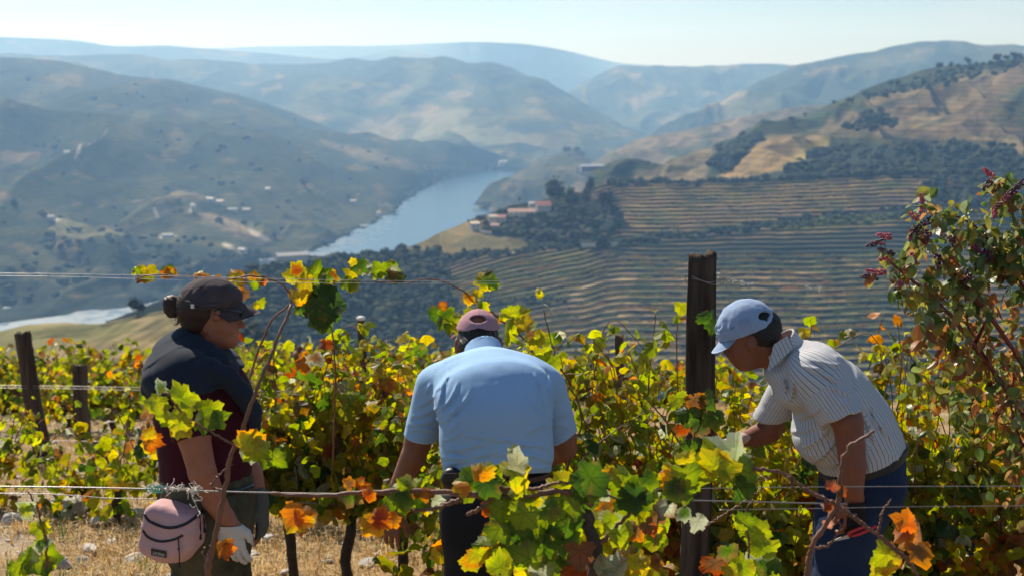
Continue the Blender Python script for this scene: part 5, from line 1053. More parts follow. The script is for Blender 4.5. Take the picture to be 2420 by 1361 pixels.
fl = [(1130, 1125, 100, 46, 'o', 'y'), (1150, 1130, 40, 56, 'g', 'yg'), (1120, 1135, -110, 74, 'g', 'yg'), (1150, 1140, -60, 60, 'dg', 'g'), (1100, 1150, 150, 40, 'o', 'y'), (1215, 1120, 30, 56, 'ly', 'y'), (1230, 1160, 130, 44, 'ly', 'yg'), (1222, 1100, 95, 52, (.35, .33, .18), 'p'), (1215, 1070, 150, 26, 'p', 'ly'),
      (1200, 1170, -120, 60, 'yg', 'g'), (1250, 1180, -60, 56, 'yg', 'y'), (1185, 1200, -90, 70, 'yg', 'g'), (1240, 1210, -110, 60, 'yg', 'yg'), (1330, 1150, 70, 48, 'ly', 'y'), (1330, 1160, -50, 46, 'ly', 'yg'), (1310, 1155, 180, 40, 'ly', 'y'), (1395, 1130, 10, 70, 'g', 'dg'), (1385, 1140, 160, 60, 'dg', 'g'), (1400, 1150, -40, 60, 'g', 'p'),
      (1410, 1160, -100, 44, 'g', 'yg'), (1470, 1140, 70, 56, 'yg', 'yg'), (1480, 1150, 170, 60, 'yg', 'g'), (1490, 1160, -20, 60, 'g', 'yg'), (1500, 1170, -80, 64, 'dg', 'g'), (1440, 1120, 110, 34, 'o', 'ly'), (1530, 1130, -20, 44, 'g', 'yg'), (1450, 1170, -90, 30, 'o', 'r'),
      (1600, 1120, 140, 52, 'o', 'ly'), (1615, 1125, -90, 78, 'yg', 'g'), (1630, 1120, -30, 66, 'g', 'yg'), (1600, 1130, -150, 60, 'ly', 'o'), (1645, 1095, 60, 44, 'y', 'yg'), (1620, 1085, 100, 36, 'y', 'ly'), (1700, 1095, 110, 84, 'ly', 'yg'), (1690, 1100, 150, 60, 'ly', 'y'), (1700, 1105, 60, 60, 'yg', 'y'), (1735, 1095, 80, 88, (.30, .34, .16), 'p'), (1745, 1105, -80, 70, 'yg', 'g'), (1755, 1080, -20, 36, 'p', 'p'), (1760, 1150, -120, 50, 'g', 'dg'),
      (960, 1150, 140, 40, 'yg', 'ly'), (950, 1165, -150, 56, 'g', 'yg'), (985, 1170, -40, 60, 'g', 'dg'), (1010, 1175, -70, 50, (.22, .26, .15), 'p'), (930, 1170, -90, 44, 'yg', 'g'), (985, 1150, 60, 34, 'ly', 'yg'), (975, 1160, -100, 34, 'b', 'o'), (1005, 1165, -20, 34, 'o', 'b'),
      (845, 1155, 60, 34, 'o', 'b'), (840, 1150, -60, 40, 'o', 'r'), (830, 1165, -110, 46, 'g', 'b'), (870, 1170, 20, 30, 'r', 'o'), (825, 1145, 140, 26, 'b', 'o'), (890, 1230, -80, 56, 'o', 'y'), (880, 1235, -120, 50, 'y', 'o'), (895, 1225, 20, 50, 'r', 'o'), (920, 1225, -60, 40, 'b', 'o'),
      (705, 1225, -110, 56, 'o', 'y'), (695, 1220, -60, 60, 'o', 'r'), (700, 1215, 170, 50, (.5, .16, .03), 'o'), (712, 1220, 10, 46, 'o', 'b'),
      (1290, 1230, -90, 60, 'yg', 'g'), (1340, 1240, -100, 66, 'g', 'dg'), (1300, 1200, -30, 56, 'g', 'yg'), (1370, 1210, -70, 56, 'dg', 'g'), (1420, 1250, -110, 50, 'ly', 'yg'), (1445, 1230, -90, 56, 'yg', 'p'), (1470, 1260, -60, 50, 'yg', 'ly'), (1440, 1290, -80, 50, 'ly', 'y'), (1500, 1250, -110, 44, 'b', 'o'), (1530, 1240, -60, 40, 'b', 'r'),
      (1150, 1290, 170, 50, 'yg', 'g'), (1130, 1310, -100, 46, 'ly', 'o'), (1115, 1320, -60, 44, 'o', 'ly'), (1180, 1340, 95, 56, 'yg', 'ly'), (1215, 1330, 90, 60, 'ly', 'yg'), (1250, 1320, 100, 66, 'yg', 'g'), (1290, 1300, 80, 56, 'g', 'yg'), (1330, 1330, 120, 56, 'g', 'dg'), (1330, 1290, 40, 60, 'g', 'yg'), (1270, 1350, 30, 60, 'p', 'yg'), (1360, 1350, -80, 60, 'r', 'b'), (1370, 1300, -90, 60, (.28, .10, .05), 'b'),
      (1430, 1350, 60, 56, 'p', 'p'), (1460, 1340, 150, 50, 'p', 'p'), (1500, 1330, 20, 44, 'ly', 'y'), (1510, 1335, -60, 36, 'o', 'ly'), (1560, 1210, -70, 40, 'b', 'b'), (1575, 1200, -110, 44, 'p', 'b'), (1620, 1210, -90, 36, 'g', 'p'), (1650, 1230, -60, 40, 'p', 'p'), (1600, 1150, -90, 56, 'g', 'yg'), (1220, 1250, -90, 60, 'g', 'dg'), (1180, 1250, -120, 50, 'yg', 'g'), (1270, 1260, -70, 50, 'yg', 'g'), (1310, 1270, -100, 50, 'ly', 'g'), (1390, 1180, -90, 60, 'g', 'dg'), (1350, 1190, -140, 56, 'yg', 'g'), (1540, 1170, -60, 50, 'yg', 'g')]
fl = [(x, y, a_, L * .9, p_, q_) for x, y, a_, L, p_, q_ in fl]
mb = MB(); cluster(mb, fl, DFG, 21, facing=(0, -1, .35), curl=.5)
rg = np.random.RandomState(9)
for q in range(120):
    px, py = rg.uniform(1150, 1560), rg.uniform(1180, 1380); c0, c1 = rand_cols(rg, 1, W_MIX); leaf_at(mb, px, py, rg.uniform(3.4, 3.75), rg.uniform(-170, -10), rg.uniform(26, 52), tuple(c0[0]), tuple(c1[0]), rg, T=T_MID)
mb.build("leaves", [M_leaf], t, smooth=False)
# left foreground shoots before the woman
t = thing("grapevine", (wx(520, 3.4), 3.4, float(gz(-.7, 3.4))), "foreground vine shoot rising red and bare in front of the woman", "grapevine", "foreground vines")
cane_obj(t, [(480, 1900, 3.45), (485, 1500, 3.42), (490, 1361, 3.4), (505, 1290, 3.4), (522, 1200, 3.4), (532, 1160, 3.4), (545, 1080, 3.4), (572, 1020, 3.4), (598, 940, 3.4), (640, 840, 3.42), (690, 720, 3.5)], .0085, taper=.45, n=70)
cane_obj(t, [(532, 1160, 3.4), (500, 1148, 3.4), (520, 1120, 3.4), (548, 1095, 3.4)], .003); cane_obj(t, [(515, 1250, 3.4), (490, 1320, 3.4), (500, 1340, 3.4)], .003); cane_obj(t, [(498, 1340, 3.4), (480, 1310, 3.4), (486, 1290, 3.4)], .003)
cane_obj(t, [(395, 925, 3.35), (440, 985, 3.35), (500, 1020, 3.35), (570, 1060, 3.35), (640, 1085, 3.35)], .0035)
mb = MB(); cluster(mb, [(430, 940, 60, 46, 'yg', 'ly'), (440, 950, -70, 52, 'ly', 'yg'), (425, 935, 170, 40, 'g', 'yg'), (490, 975, 30, 44, 'yg', 'ly'), (480, 985, -80, 50, 'yg', 'g'), (500, 990, -30, 44, 'g', 'yg'), (405, 995, -100, 36, 'ly', 'y'), (400, 990, 150, 34, 'ly', 'yg'), (425, 1000, -40, 46, 'ly', 'y'), (375, 955, 170, 40, 'yg', 'ly'), (370, 950, -80, 34, 'ly', 'yg'), (380, 920, 120, 26, 'g', 'p'),
              (590, 1045, 70, 46, 'ly', 'o'), (590, 1050, -90, 54, 'yg', 'p'), (585, 1045, 180, 34, 'ly', 'y'), (600, 1060, -30, 44, 'ly', 'yg'), (650, 1085, -30, 34, 'yg', 'g'), (640, 1080, -120, 36, 'yg', 'g'), (525, 1290, -60, 36, 'o', (.7, .2, .02)), (530, 1300, -20, 26, 'o', 'r'),
              (350, 1040, -90, 36, 'o', 'r'), (355, 1030, 150, 30, 'y', 'o')], 3.36, 31, facing=(0, -1, .3), curl=.45); mb.build("leaves", [M_leaf], t, smooth=False)
t = thing("grapevine", (wx(100, 3.6), 3.6, float(gz(-1.2, 3.6))), "small foreground shoot at lower left with a few pale green leaves", "grapevine", "foreground vines")
cane_obj(t, [(115, 1900, 3.6), (112, 1500, 3.6), (110, 1361, 3.6), (108, 1280, 3.6), (92, 1210, 3.6), (65, 1160, 3.6)], .0045)
mb = MB(); cluster(mb, [(60, 1200, 80, 26, 'yg', 'p'), (62, 1205, -60, 30, 'ly', 'p'), (90, 1245, -80, 34, 'yg', 'ly'), (95, 1240, 40, 24, 'ly', 'y'), (85, 1310, 150, 36, 'p', 'yg'), (90, 1320, -140, 56, 'ly', 'yg'), (95, 1310, -70, 60, 'yg', 'g'), (60, 1330, -160, 44, 'ly', 'yg'), (110, 1330, -30, 30, 'y', 'ly'), (40, 1340, -90, 50, 'yg', 'g'), (100, 1280, -50, 26, 'g', 'p')], 3.6, 33); mb.build("leaves", [M_leaf], t, smooth=False)
# right foreground: bare reddish canes before the jeans and yellow leaves at the bottom
t = thing("grapevine", (wx(1900, 3.3), 3.3, float(gz(.7, 3.3))), "bare reddish foreground canes crossing the right man's jeans", "grapevine", "foreground vines")
cane_obj(t, [(1895, 1900, 3.3), (1900, 1500, 3.3), (1908, 1361, 3.3), (1915, 1300, 3.3), (1950, 1240, 3.3), (1978, 1190, 3.3), (1985, 1120, 3.3), (2005, 1060, 3.3), (2065, 1018, 3.3)], .008, taper=.5, n=60)
cane_obj(t, [(1978, 1190, 3.3), (1920, 1165, 3.3), (1860, 1125, 3.3)], .005); cane_obj(t, [(1980, 1195, 3.3), (2030, 1230, 3.3), (2080, 1268, 3.3)], .006); cane_obj(t, [(1930, 1295, 3.3), (1960, 1285, 3.3), (1985, 1250, 3.3), (1982, 1228, 3.3)], .0035); cane_obj(t, [(2075, 1262, 3.3), (2085, 1210, 3.3), (2105, 1180, 3.3)], .003)
cane_obj(t, [(2080, 1268, 3.3), (2150, 1330, 3.3), (2200, 1420, 3.3)], .006); cane_obj(t, [(1868, 1125, 3.3), (1875, 1155, 3.3)], .004)
mb = MB(); cluster(mb, [(1965, 1150, 60, 22, (.35, .1, .06), 'b'), (1990, 1160, 20, 20, 'b', 'r'), (1960, 1195, -150, 22, 'r', 'b'), (1955, 1235, -60, 22, (.5, .25, .2), 'b'), (2145, 1240, 100, 46, (.6, .12, .02), 'o'), (2140, 1250, -120, 44, 'r', 'o'), (2160, 1250, -50, 60, (.35, .15, .08), 'b'), (2170, 1300, -60, 50, 'b', 'o'),
              (2095, 1310, 170, 44, 'ly', 'yg'), (2100, 1320, -110, 56, (.45, .40, .03), 'yg'), (2110, 1315, -50, 50, (.4, .36, .03), 'o'), (2085, 1345, -90, 50, 'y', 'ly')], 3.3, 41); mb.build("leaves", [M_leaf], t, smooth=False)
t = thing("grapevine", (wx(1780, 3.5), 3.5, float(gz(.6, 3.5))), "foreground shoot with tall yellow-green leaves at the bottom left of the jeans", "grapevine", "foreground vines")
cane_obj(t, [(1765, 1900, 3.5), (1768, 1500, 3.5), (1765, 1361, 3.5), (1770, 1280, 3.5), (1760, 1220, 3.5), (1780, 1180, 3.5)], .004)
mb = MB(); cluster(mb, [(1760, 1235, 150, 34, 'yg', 'ly'), (1765, 1240, -70, 40, 'g', 'yg'), (1760, 1230, 60, 30, 'yg', 'g'), (1790, 1260, 95, 50, 'ly', 'yg'), (1790, 1270, -100, 44, 'yg', 'ly'), (1800, 1300, 80, 50, 'yg', 'ly'), (1745, 1330, 90, 46, 'ly', 'yg'), (1755, 1340, -80, 56, 'yg', 'ly'), (1795, 1340, 30, 56, 'g', 'yg'), (1790, 1350, -60, 50, 'g', 'dg'), (1735, 1350, 180, 36, 'ly', 'yg'), (1840, 1330, -60, 30, 'g', 'dg'), (1690, 1330, -90, 46, 'b', 'r'), (1720, 1300, -100, 40, 'g', 'b')], 3.5, 43); mb.build("leaves", [M_leaf], t, smooth=False)
# ---------------------------------------------------------------- bodies and clothes: smooth distance fields turned into one surface
A3 = lambda v: np.array(tuple(v), float)
def nrm(v): v = A3(v); return v / np.linalg.norm(v)
def smin(a, b, k):
    if k <= 0: return np.minimum(a, b)
    h = np.clip(.5 + .5 * (b - a) / k, 0, 1); return b + (a - b) * h - k * h * (1 - h)
def smax(a, b, k): return -smin(-a, -b, k)
def f_cone(p, a, b, ra, rb):
    ba = b - a; h = np.clip(((p - a) @ ba) / (ba @ ba), 0, 1); return np.linalg.norm(p - a - h[:, None] * ba, axis=1) - (ra + (rb - ra) * h)
def f_ecap(p, a, b, lat, A, B):
    """tube of elliptical section: half-widths A=(lateral, depth) at a, B at b"""
    ba = b - a; L = np.linalg.norm(ba); ax = ba / L; lat = lat - ax * (lat @ ax); lat /= np.linalg.norm(lat); dp = np.cross(ax, lat)
    h = np.clip(((p - a) @ ax) / L, 0, 1); q = p - a - (h * L)[:, None] * ax; rx = A[0] + (B[0] - A[0]) * h; ry = A[1] + (B[1] - A[1]) * h; mn = np.minimum(rx, ry)
    k = np.sqrt((q @ lat / rx) ** 2 + (q @ dp / ry) ** 2 + (q @ ax / mn) ** 2); return (k - 1) * mn
def f_ell(p, c, X, Y, Z, r):
    q = p - c; k = np.stack([q @ X / r[0], q @ Y / r[1], q @ Z / r[2]]); k0 = np.linalg.norm(k, axis=0); k1 = np.linalg.norm(k / np.array(r)[:, None], axis=0); return k0 * (k0 - 1) / (k1 + 1e-9)
class Field:
    """union of primitives, each (function, blend); mods run on the result"""
    def __init__(s): s.p = []; s.m = []
    def cone(s, a, b, ra, rb, k=.01): a, b = A3(a), A3(b); s.p.append((lambda p: f_cone(p, a, b, ra, rb), k)); return s
    def chain(s, pts, rad, k=.01):
        for i in range(len(pts) - 1): s.cone(pts[i], pts[i + 1], rad[i], rad[i + 1], k if i == 0 else min(k, .012))
        return s
    def ecap(s, a, b, lat, A, B, k=.02): a, b, lat = A3(a), A3(b), A3(lat); s.p.append((lambda p: f_ecap(p, a, b, lat, A, B), k)); return s
    def echain(s, pts, lat, rad, k=.03):
        for i in range(len(pts) - 1): s.ecap(pts[i], pts[i + 1], lat, rad[i], rad[i + 1], k)
        return s
    def raw(s, fn, k=.01): s.p.append((fn, k)); return s
    def ell(s, c, r, X=(1, 0, 0), Z=(0, 0, 1), k=.015):
        c = A3(c); Z = nrm(Z); X = A3(X); X = nrm(X - Z * (X @ Z)); Y = np.cross(Z, X); s.p.append((lambda p: f_ell(p, c, X, Y, Z, r), k)); return s
    def sub(s, fn, k=.005): s.m.append(lambda p, d: smax(d, -fn(p), k)); return s
    def cut(s, c, n, k=.003): c, n = A3(c), nrm(n); s.m.append(lambda p, d: smax(d, (p - c) @ n, k)); return s       # removes the side n points to
    def disp(s, fn): s.m.append(lambda p, d: d - fn(p)); return s
    def __call__(s, p):
        p = np.atleast_2d(p); d = None
        for fn, k in s.p: e = fn(p); d = e if d is None else smin(d, e, k)
        for m in s.m: d = m(p, d)
        return d
def polygonise(f, lo, hi, h, relax=1):
    lo, hi = A3(lo), A3(hi); n = np.ceil((hi - lo) / h).astype(int) + 1; B = 10; nb = np.ceil(n / B).astype(int); N = nb * B + 1
    G = np.ones(N, np.float32)
    bi = np.stack(np.meshgrid(*[np.arange(k) for k in nb], indexing='ij'), -1).reshape(-1, 3); cen = lo + (bi + .5) * B * h; v = f(cen)
    for q in np.where((v < 0) & (np.abs(v) >= B * h * 1.5))[0]:
        i, j, k = bi[q] * B; G[i:i + B + 1, j:j + B + 1, k:k + B + 1] = -1
    keep = bi[np.abs(v) < B * h * 1.5]
    loc = np.stack(np.meshgrid(*[np.arange(B + 1)] * 3, indexing='ij'), -1).reshape(-1, 3)
    for s0 in range(0, len(keep), 60):
        ks = keep[s0:s0 + 60]; idx = (ks[:, None] * B + loc[None]).reshape(-1, 3); G[idx[:, 0], idx[:, 1], idx[:, 2]] = f(lo + idx * h)
    S = G < 0; c = np.zeros(np.array(N) - 1, np.uint8)
    sl = [(slice(0, -1), slice(1, None))[b] for b in (0, 1)]
    for a in (0, 1):
        for b in (0, 1):
            for d in (0, 1): c += S[sl[a], sl[b], sl[d]]
    act = np.argwhere((c > 0) & (c < 8)); cid = np.full(c.shape, -1, np.int32); cid[act[:, 0], act[:, 1], act[:, 2]] = np.arange(len(act))
    co = np.array([[a, b, d] for a in (0, 1) for b in (0, 1) for d in (0, 1)]); val = np.stack([G[act[:, 0] + a, act[:, 1] + b, act[:, 2] + d] for a, b, d in co], 1)
    acc = np.zeros((len(act), 3)); cnt = np.zeros(len(act))
    for i in range(8):
        for j in range(i + 1, 8):
            if np.abs(co[i] - co[j]).sum() != 1: continue
            x = (val[:, i] < 0) != (val[:, j] < 0); t = val[:, i] / (val[:, i] - val[:, j] + 1e-12); t = np.clip(t, 0, 1)
            acc[x] += (co[i] + t[:, None] * (co[j] - co[i]))[x]; cnt += x
    V = lo + (act + acc / cnt[:, None]) * h; Q = []
    for ax in range(3):
        s0 = [slice(None)] * 3; s1 = [slice(None)] * 3; s0[ax] = slice(0, -1); s1[ax] = slice(1, None)
        e = np.argwhere(S[tuple(s0)] != S[tuple(s1)]); o1, o2 = [(1, 2), (2, 0), (0, 1)][ax]
        e = e[(e[:, o1] > 0) & (e[:, o2] > 0) & (e[:, o1] < c.shape[o1]) & (e[:, o2] < c.shape[o2]) & (e[:, ax] < c.shape[ax])]
        ins = S[e[:, 0], e[:, 1], e[:, 2]]
        d1 = np.zeros(3, int); d1[o1] = 1; d2 = np.zeros(3, int); d2[o2] = 1; g = lambda w: cid[w[:, 0], w[:, 1], w[:, 2]]
        q = np.stack([g(e - d1 - d2), g(e - d2), g(e), g(e - d1)], 1); q[~ins] = q[~ins][:, ::-1]; Q.append(q[(q >= 0).all(1)])
    Q = np.concatenate(Q)
    for _ in range(relax):
        s_ = np.zeros_like(V); w_ = np.zeros(len(V))
        for i in range(4):
            a, b = Q[:, i], Q[:, (i + 1) % 4]
            for k in range(3): s_[:, k] += np.bincount(a, V[b, k], len(V)) + np.bincount(b, V[a, k], len(V))
            w_ += np.bincount(a, minlength=len(V)) + np.bincount(b, minlength=len(V))
        V = V * .4 + .6 * s_ / np.maximum(w_, 1)[:, None]
    return V, Q
def flesh(name, f, lo, hi, h, mats, parent, relax=1, uvf=None, colf=None, **k):
    V, Q = polygonise(f, lo, hi, h, relax)
    return obj(name, mk_mesh(name, V, [Q], mats, True, None if colf is None else colf(V), None if uvf is None else uvf(V)), parent, **k)
def march(f, px, py, d0, d1, n=260):
    d = np.linspace(d0, d1, n); p = Pn(px, py, d); v = f(p); k = np.argmax(v < 0)
    if v[k] >= 0: return None
    if k == 0: return p[0]
    t = v[k - 1] / (v[k - 1] - v[k]); return p[k - 1] + (p[k] - p[k - 1]) * t
def wob(p, L, seed, oct=2): return fbm(p[:, 0] / L, p[:, 1] / L, p[:, 2] / L, seed=seed, oct=oct)
def folds(p, dirn, lam, amp, seed, warp=.5, L=.12, gate=.0, sharp=1.0):
    """cloth folds: rounded ridges across dirn, bent and broken by noise"""
    d = nrm(dirn); ph = (p @ d) / lam + warp * wob(p, L, seed) * 2; s = .45 * (.5 + .5 * np.sin(2 * np.pi * ph)) + .55 * (1 - np.abs(np.sin(np.pi * ph + .4))) ** 1.3; g = sstep(gate - .25, gate + .35, wob(p, L * 1.3, seed + 5))
    return amp * (s ** (1.5 * sharp) - .35) * g
def creases(p, segs, front, w=4.0, amp=.006):
    """raised cloth creases with a hollow beside them, along short curved lines on the camera side (front: world Y limit)"""
    x, y = PIX(p); out = np.zeros(len(p)); x = x + 2.5 * wob(p, .05, 91); y = y + 2.5 * wob(p, .05, 92)
    for sg in segs:
        x0, y0, x1, y1 = sg[:4]; a = sg[4] if len(sg) > 4 else 1.0; bow = sg[5] if len(sg) > 5 else 0.0
        dx, dy = x1 - x0, y1 - y0; L = math.hypot(dx, dy); t = ((x - x0) * dx + (y - y0) * dy) / (L * L); n_ = ((x - x0) * dy - (y - y0) * dx) / L + bow * 4 * t * (1 - t)
        tp = sstep(-.12, .25, t) * (1 - sstep(.75, 1.12, t)); out += a * amp * tp * (np.exp(-(n_ / w) ** 2) - .7 * np.exp(-((n_ + w * 1.9) / (w * 1.2)) ** 2))
    return out * (p[:, 1] < front)
def hand(F, wrist, dirn, back, side, S=1.0, curl=(18, 22, 18), spread=6, glove=0.0, thumb_in=.35, fan=None):
    """palm, four fingers of unequal length with three bends, and a thumb leaving the side of the palm.
       dirn: along the hand, back: normal on the back of the hand, side: towards the thumb"""
    d = nrm(dirn); s = nrm(A3(side) - d * (A3(side) @ d)); b = np.cross(d, s); b = b if b @ A3(back) > 0 else -b; w = A3(wrist); g = glove
    F.ecap(w - d * .012 * S, w + d * .045 * S, s, (.027 * S + g, .018 * S + g), (.038 * S + g, .015 * S + g), .016)
    F.ecap(w + d * .045 * S, w + d * .085 * S, s, (.038 * S + g, .015 * S + g), (.040 * S + g, .012 * S + g), .010)
    for i, (o, L, r) in enumerate(((.031, .070, .0088), (.0105, .079, .0092), (-.0105, .073, .0088), (-.030, .058, .0078))):
        base = w + (d * (.086 - abs(i - 1.2) * .004) + s * o) * S; a = math.radians(spread * (1.5 - i) * .6); dd = d * math.cos(a) + s * math.sin(a); th = 0.0; p = base; q = [base - dd * .012 * S]; rr = [r * S * 1.05 + g * .6]
        for sgi, (fr, cu) in enumerate(zip((.46, .30, .24), curl)):
            th += math.radians(cu * (1 + .18 * (i - 1))); v = dd * math.cos(th) - b * math.sin(th); q += [p]; rr += [(r * (1.0 - .10 * sgi)) * S + g * .6]; p = p + v * L * fr * S
        q += [p]; rr += [r * .72 * S + g * .6]
        for z in range(len(q) - 1): F.cone(q[z], q[z + 1], rr[z], rr[z + 1], .0035)
    t0 = w + (d * .022 + s * .026) * S; v1 = nrm(d * .75 + s * .75 - b * thumb_in); v2 = nrm(d * .95 + s * .25 - b * thumb_in)
    t1 = t0 + v1 * .034 * S; t2 = t1 + v2 * .030 * S; t3 = t2 + nrm(v2 * .9 - b * .25) * .022 * S
    F.cone(w + (d * .008 + s * .012) * S, t0, .017 * S + g, .0145 * S + g, .012); F.cone(t0, t1, .0145 * S + g, .0115 * S + g, .008); F.cone(t1, t2, .0115 * S + g * .7, .0100 * S + g * .7, .004); F.cone(t2, t3, .0100 * S + g * .7, .0075 * S + g * .7, .004)
def plate(mb, fn, ns, nt, th, col=None):
    """thin solid sheet: fn(s,t)->point for s in [-1,1], t in [0,1], thickness th"""
    s = np.linspace(-1, 1, ns); t = np.linspace(0, 1, nt); Pg = np.array([[fn(a, b) for b in t] for a in s], float)
    du = np.gradient(Pg, axis=0); dv = np.gradient(Pg, axis=1); n = np.cross(du, dv); n /= np.linalg.norm(n, axis=2)[..., None] + 1e-9
    a = (Pg + n * th / 2).reshape(-1, 3); b = (Pg - n * th / 2).reshape(-1, 3); g = grid_faces(ns, nt); k = ns * nt
    idx = np.arange(k).reshape(ns, nt); ring = np.concatenate([idx[:, 0], idx[-1, 1:], idx[::-1, -1][1:], idx[0, ::-1][1:-1]]); r2 = np.roll(ring, -1)
    mb.add(np.vstack([a, b]), [g, g[:, ::-1] + k, np.stack([ring, ring + k, r2 + k, r2], -1)], col)
def text_on(f, s, base0, base1, hpx, d0, d1, material, name, parent, lift=.0015, font_shear=0.0):
    """lettering laid on the surface between two photo pixels"""
    cu = bpy.data.curves.new("lettering", 'FONT'); cu.body = s; cu.size = 1; tmp = bpy.data.objects.new("lettering_tmp", cu); COL.objects.link(tmp)
    bpy.context.view_layer.update(); me = tmp.evaluated_get(bpy.context.evaluated_depsgraph_get()).to_mesh()
    v = np.array([x.co[:] for x in me.vertices]); fc = [list(x.vertices) for x in me.polygons]
    bpy.data.objects.remove(tmp, do_unlink=True)
    if not len(v): return
    W = v[:, 0].max() - v[:, 0].min(); b0, b1 = np.array(base0, float), np.array(base1, float); dr = b1 - b0; up = np.array((dr[1], -dr[0])) / np.linalg.norm(dr)
    pts = []
    for x, y, _ in v:
        q = b0 + dr * (x - v[:, 0].min()) / W + up * hpx * y / .7; p = march(f, q[0], q[1], d0, d1)
        if p is None: return
        pts.append(p * (1 - lift / np.linalg.norm(p)))
    me2 = bpy.data.meshes.new(name); me2.from_pydata([tuple(p) for p in pts], [], fc); me2.materials.append(material)
    return obj(name, me2, parent)
def on_surf(f, pts, d0, d1, lift):
    out = []
    for x, y in smooth_path([(a, b, 0) for a, b in pts], 40)[:, :2]:
        p = march(f, x, y, d0, d1)
        if p is not None: out.append(p * (1 - lift / np.linalg.norm(p)))
    return np.array(out)

def cloth(name, c, bump=(420, .25, .0015), rough=.9, noise=None, sheen=.0):
    return mat(name, c, rough=rough, spec=.15, noise=noise or (7, .35, tuple(x * .75 for x in c)), bump=bump, sheen=sheen)
def skin_mat(name, c, c2):
    m = mat(name, c, rough=.55, spec=.4, noise=(22, .55, c2), bump=(260, .25, .0012)); b = m.node_tree.nodes["Principled BSDF"]
    b.inputs['Subsurface Weight'].default_value = .12; b.inputs['Subsurface Radius'].default_value = (.01, .004, .002); b.inputs['Subsurface Scale'].default_value = .5; return m
def hair_mat(name, c):
    m = mat(name, c, rough=.55, spec=.3, noise=(60, .5, tuple(x * .4 for x in c)), bump=(90, .5, .002))
    nt = m.node_tree
    for nn in list(nt.nodes):
        if nn.type == 'TEX_NOISE':
            q = nt.nodes.new("ShaderNodeMapping"); q.inputs['Scale'].default_value = (.25, 1, 1.6); tcn = [z for z in nt.nodes if z.type == 'TEX_COORD'][0]
            nt.links.new(tcn.outputs['Object'], q.inputs['Vector']); nt.links.new(q.outputs['Vector'], nn.inputs['Vector'])
    return m
UPV = np.array((0, SP, CP)); FW = np.array((0, CP, -SP))
# ---------------------------------------------------------------- the woman standing at left, in profile
DW = 4.5; KW = F / DW
def w_(x, y, dd=0.0): return np.array(P(x, y, DW + dd))
r_ = lambda px: px / KW
gW = float(gz(w_(490, 1300)[0], DW)); tW = thing("person", (float(w_(490, 1300)[0]), DW, gW), "woman in profile with dark cap, navy shawl and maroon T-shirt, standing with a white glove", "person", "grape pickers")
X_ = np.array((1., 0, 0)); Z_ = np.array((0, 0, 1.))
SK_W = skin_mat("skin_woman", (.34, .13, .072), (.26, .085, .045))
fb = Field()
# head in profile, looking to the right and a little away
fb.ell(w_(488, 728), (r_(66), .072, r_(58)), k=.01)                       # skull
fb.ell(w_(520, 762), (r_(42), .060, r_(50)), k=.03)                       # face
fb.ell(w_(536, 800), (r_(26), .040, r_(22)), X=(1, 0, .15), k=.03)           # jaw
fb.ell(w_(549, 808), (r_(12), .020, r_(11)), k=.015)                       # chin
fb.cone(w_(560, 744), w_(572, 767), .007, .0095, .008)                       # nose bridge
fb.ell(w_(573.5, 769), (r_(8), .010, r_(6)), k=.007)                       # nose tip
fb.ell(w_(562, 773, -.008), (r_(5), .007, r_(4.5)), k=.006)
fb.ell(w_(560, 782), (r_(7), .019, r_(4.4)), k=.005); fb.ell(w_(558, 791.5), (r_(7), .017, r_(4.6)), k=.005)   # lips
fb.ell(w_(541, 777, -.032), (r_(15), .016, r_(13)), k=.015)                # cheek
fb.ell(w_(556, 733), (r_(14), .045, r_(12)), k=.02)                       # brow
def mouthslit(p): return f_cone(p, w_(572, 787.5), w_(545, 781, -.024), .0026, .0020)
fb.sub(mouthslit, .0015); fb.sub(lambda p: f_cone(p, w_(543, 779, -.03), w_(549, 770, -.034), .002, .0015), .006)
# ear
ear = w_(511, 741, -.068); fb.ell(ear, (r_(11), .012, r_(18)), X=(1, -.3, .1), k=.006); fb.sub(lambda p: f_ell(p, w_(514, 740, -.083), nrm((1, -.3, .1)), np.cross(Z_, nrm((1, -.3, 0))), Z_, (r_(5.5), .006, r_(11))), .003)
# neck, shoulders, arms
fb.ecap(w_(482, 862, .01), w_(488, 780, 0), Y := (0, 1, 0), (.056, r_(42)), (.052, r_(38)), .03)
fb.ecap(w_(480, 1120), w_(466, 910), Y, (.125, r_(80)), (.14, r_(72)), .05)
fb.chain([w_(432, 890, -.15), w_(458, 1030, -.215), w_(478, 1115, -.22)], [.056, .050, .043], .02)
fb.chain([w_(478, 1115, -.22), w_(505, 1180, -.205), w_(536, 1228, -.19)], [.044, .037, .027], .006)
fb.chain([w_(500, 900, .17), w_(560, 1040, .20), w_(590, 1120, .16), w_(614, 1185, .12)], [.055, .047, .042, .027], .04)
dl = nrm(w_(556, 1322, -.185) - w_(536, 1228, -.19))
hand(fb, w_(536, 1228, -.19), dl, (-.3, -1, 0), (.6, -.15, .2), S=.95, curl=(14, 18, 14))
hand(fb, w_(614, 1185, .12), nrm(w_(624, 1262, .10) - w_(614, 1185, .12)), (.3, -1, 0), (-.2, -.9, 0), S=.9, curl=(14, 20, 14))
fb.chain([w_(478, 1220, -.07), w_(480, 1420, -.08), w_(478, 1600, -.06), w_(474, 1790, -.04)], [.085, .075, .055, .045], .05); fb.chain([w_(500, 1220, .08), w_(530, 1400, .10), w_(540, 1600, .10), w_(530, 1790, .10)], [.085, .085, .055, .045], .05)
flesh("body", fb, w_(330, 1830) - (0, .32, 0), w_(660, 640) + (0, .36, 0), .0042, [SK_W], tW)
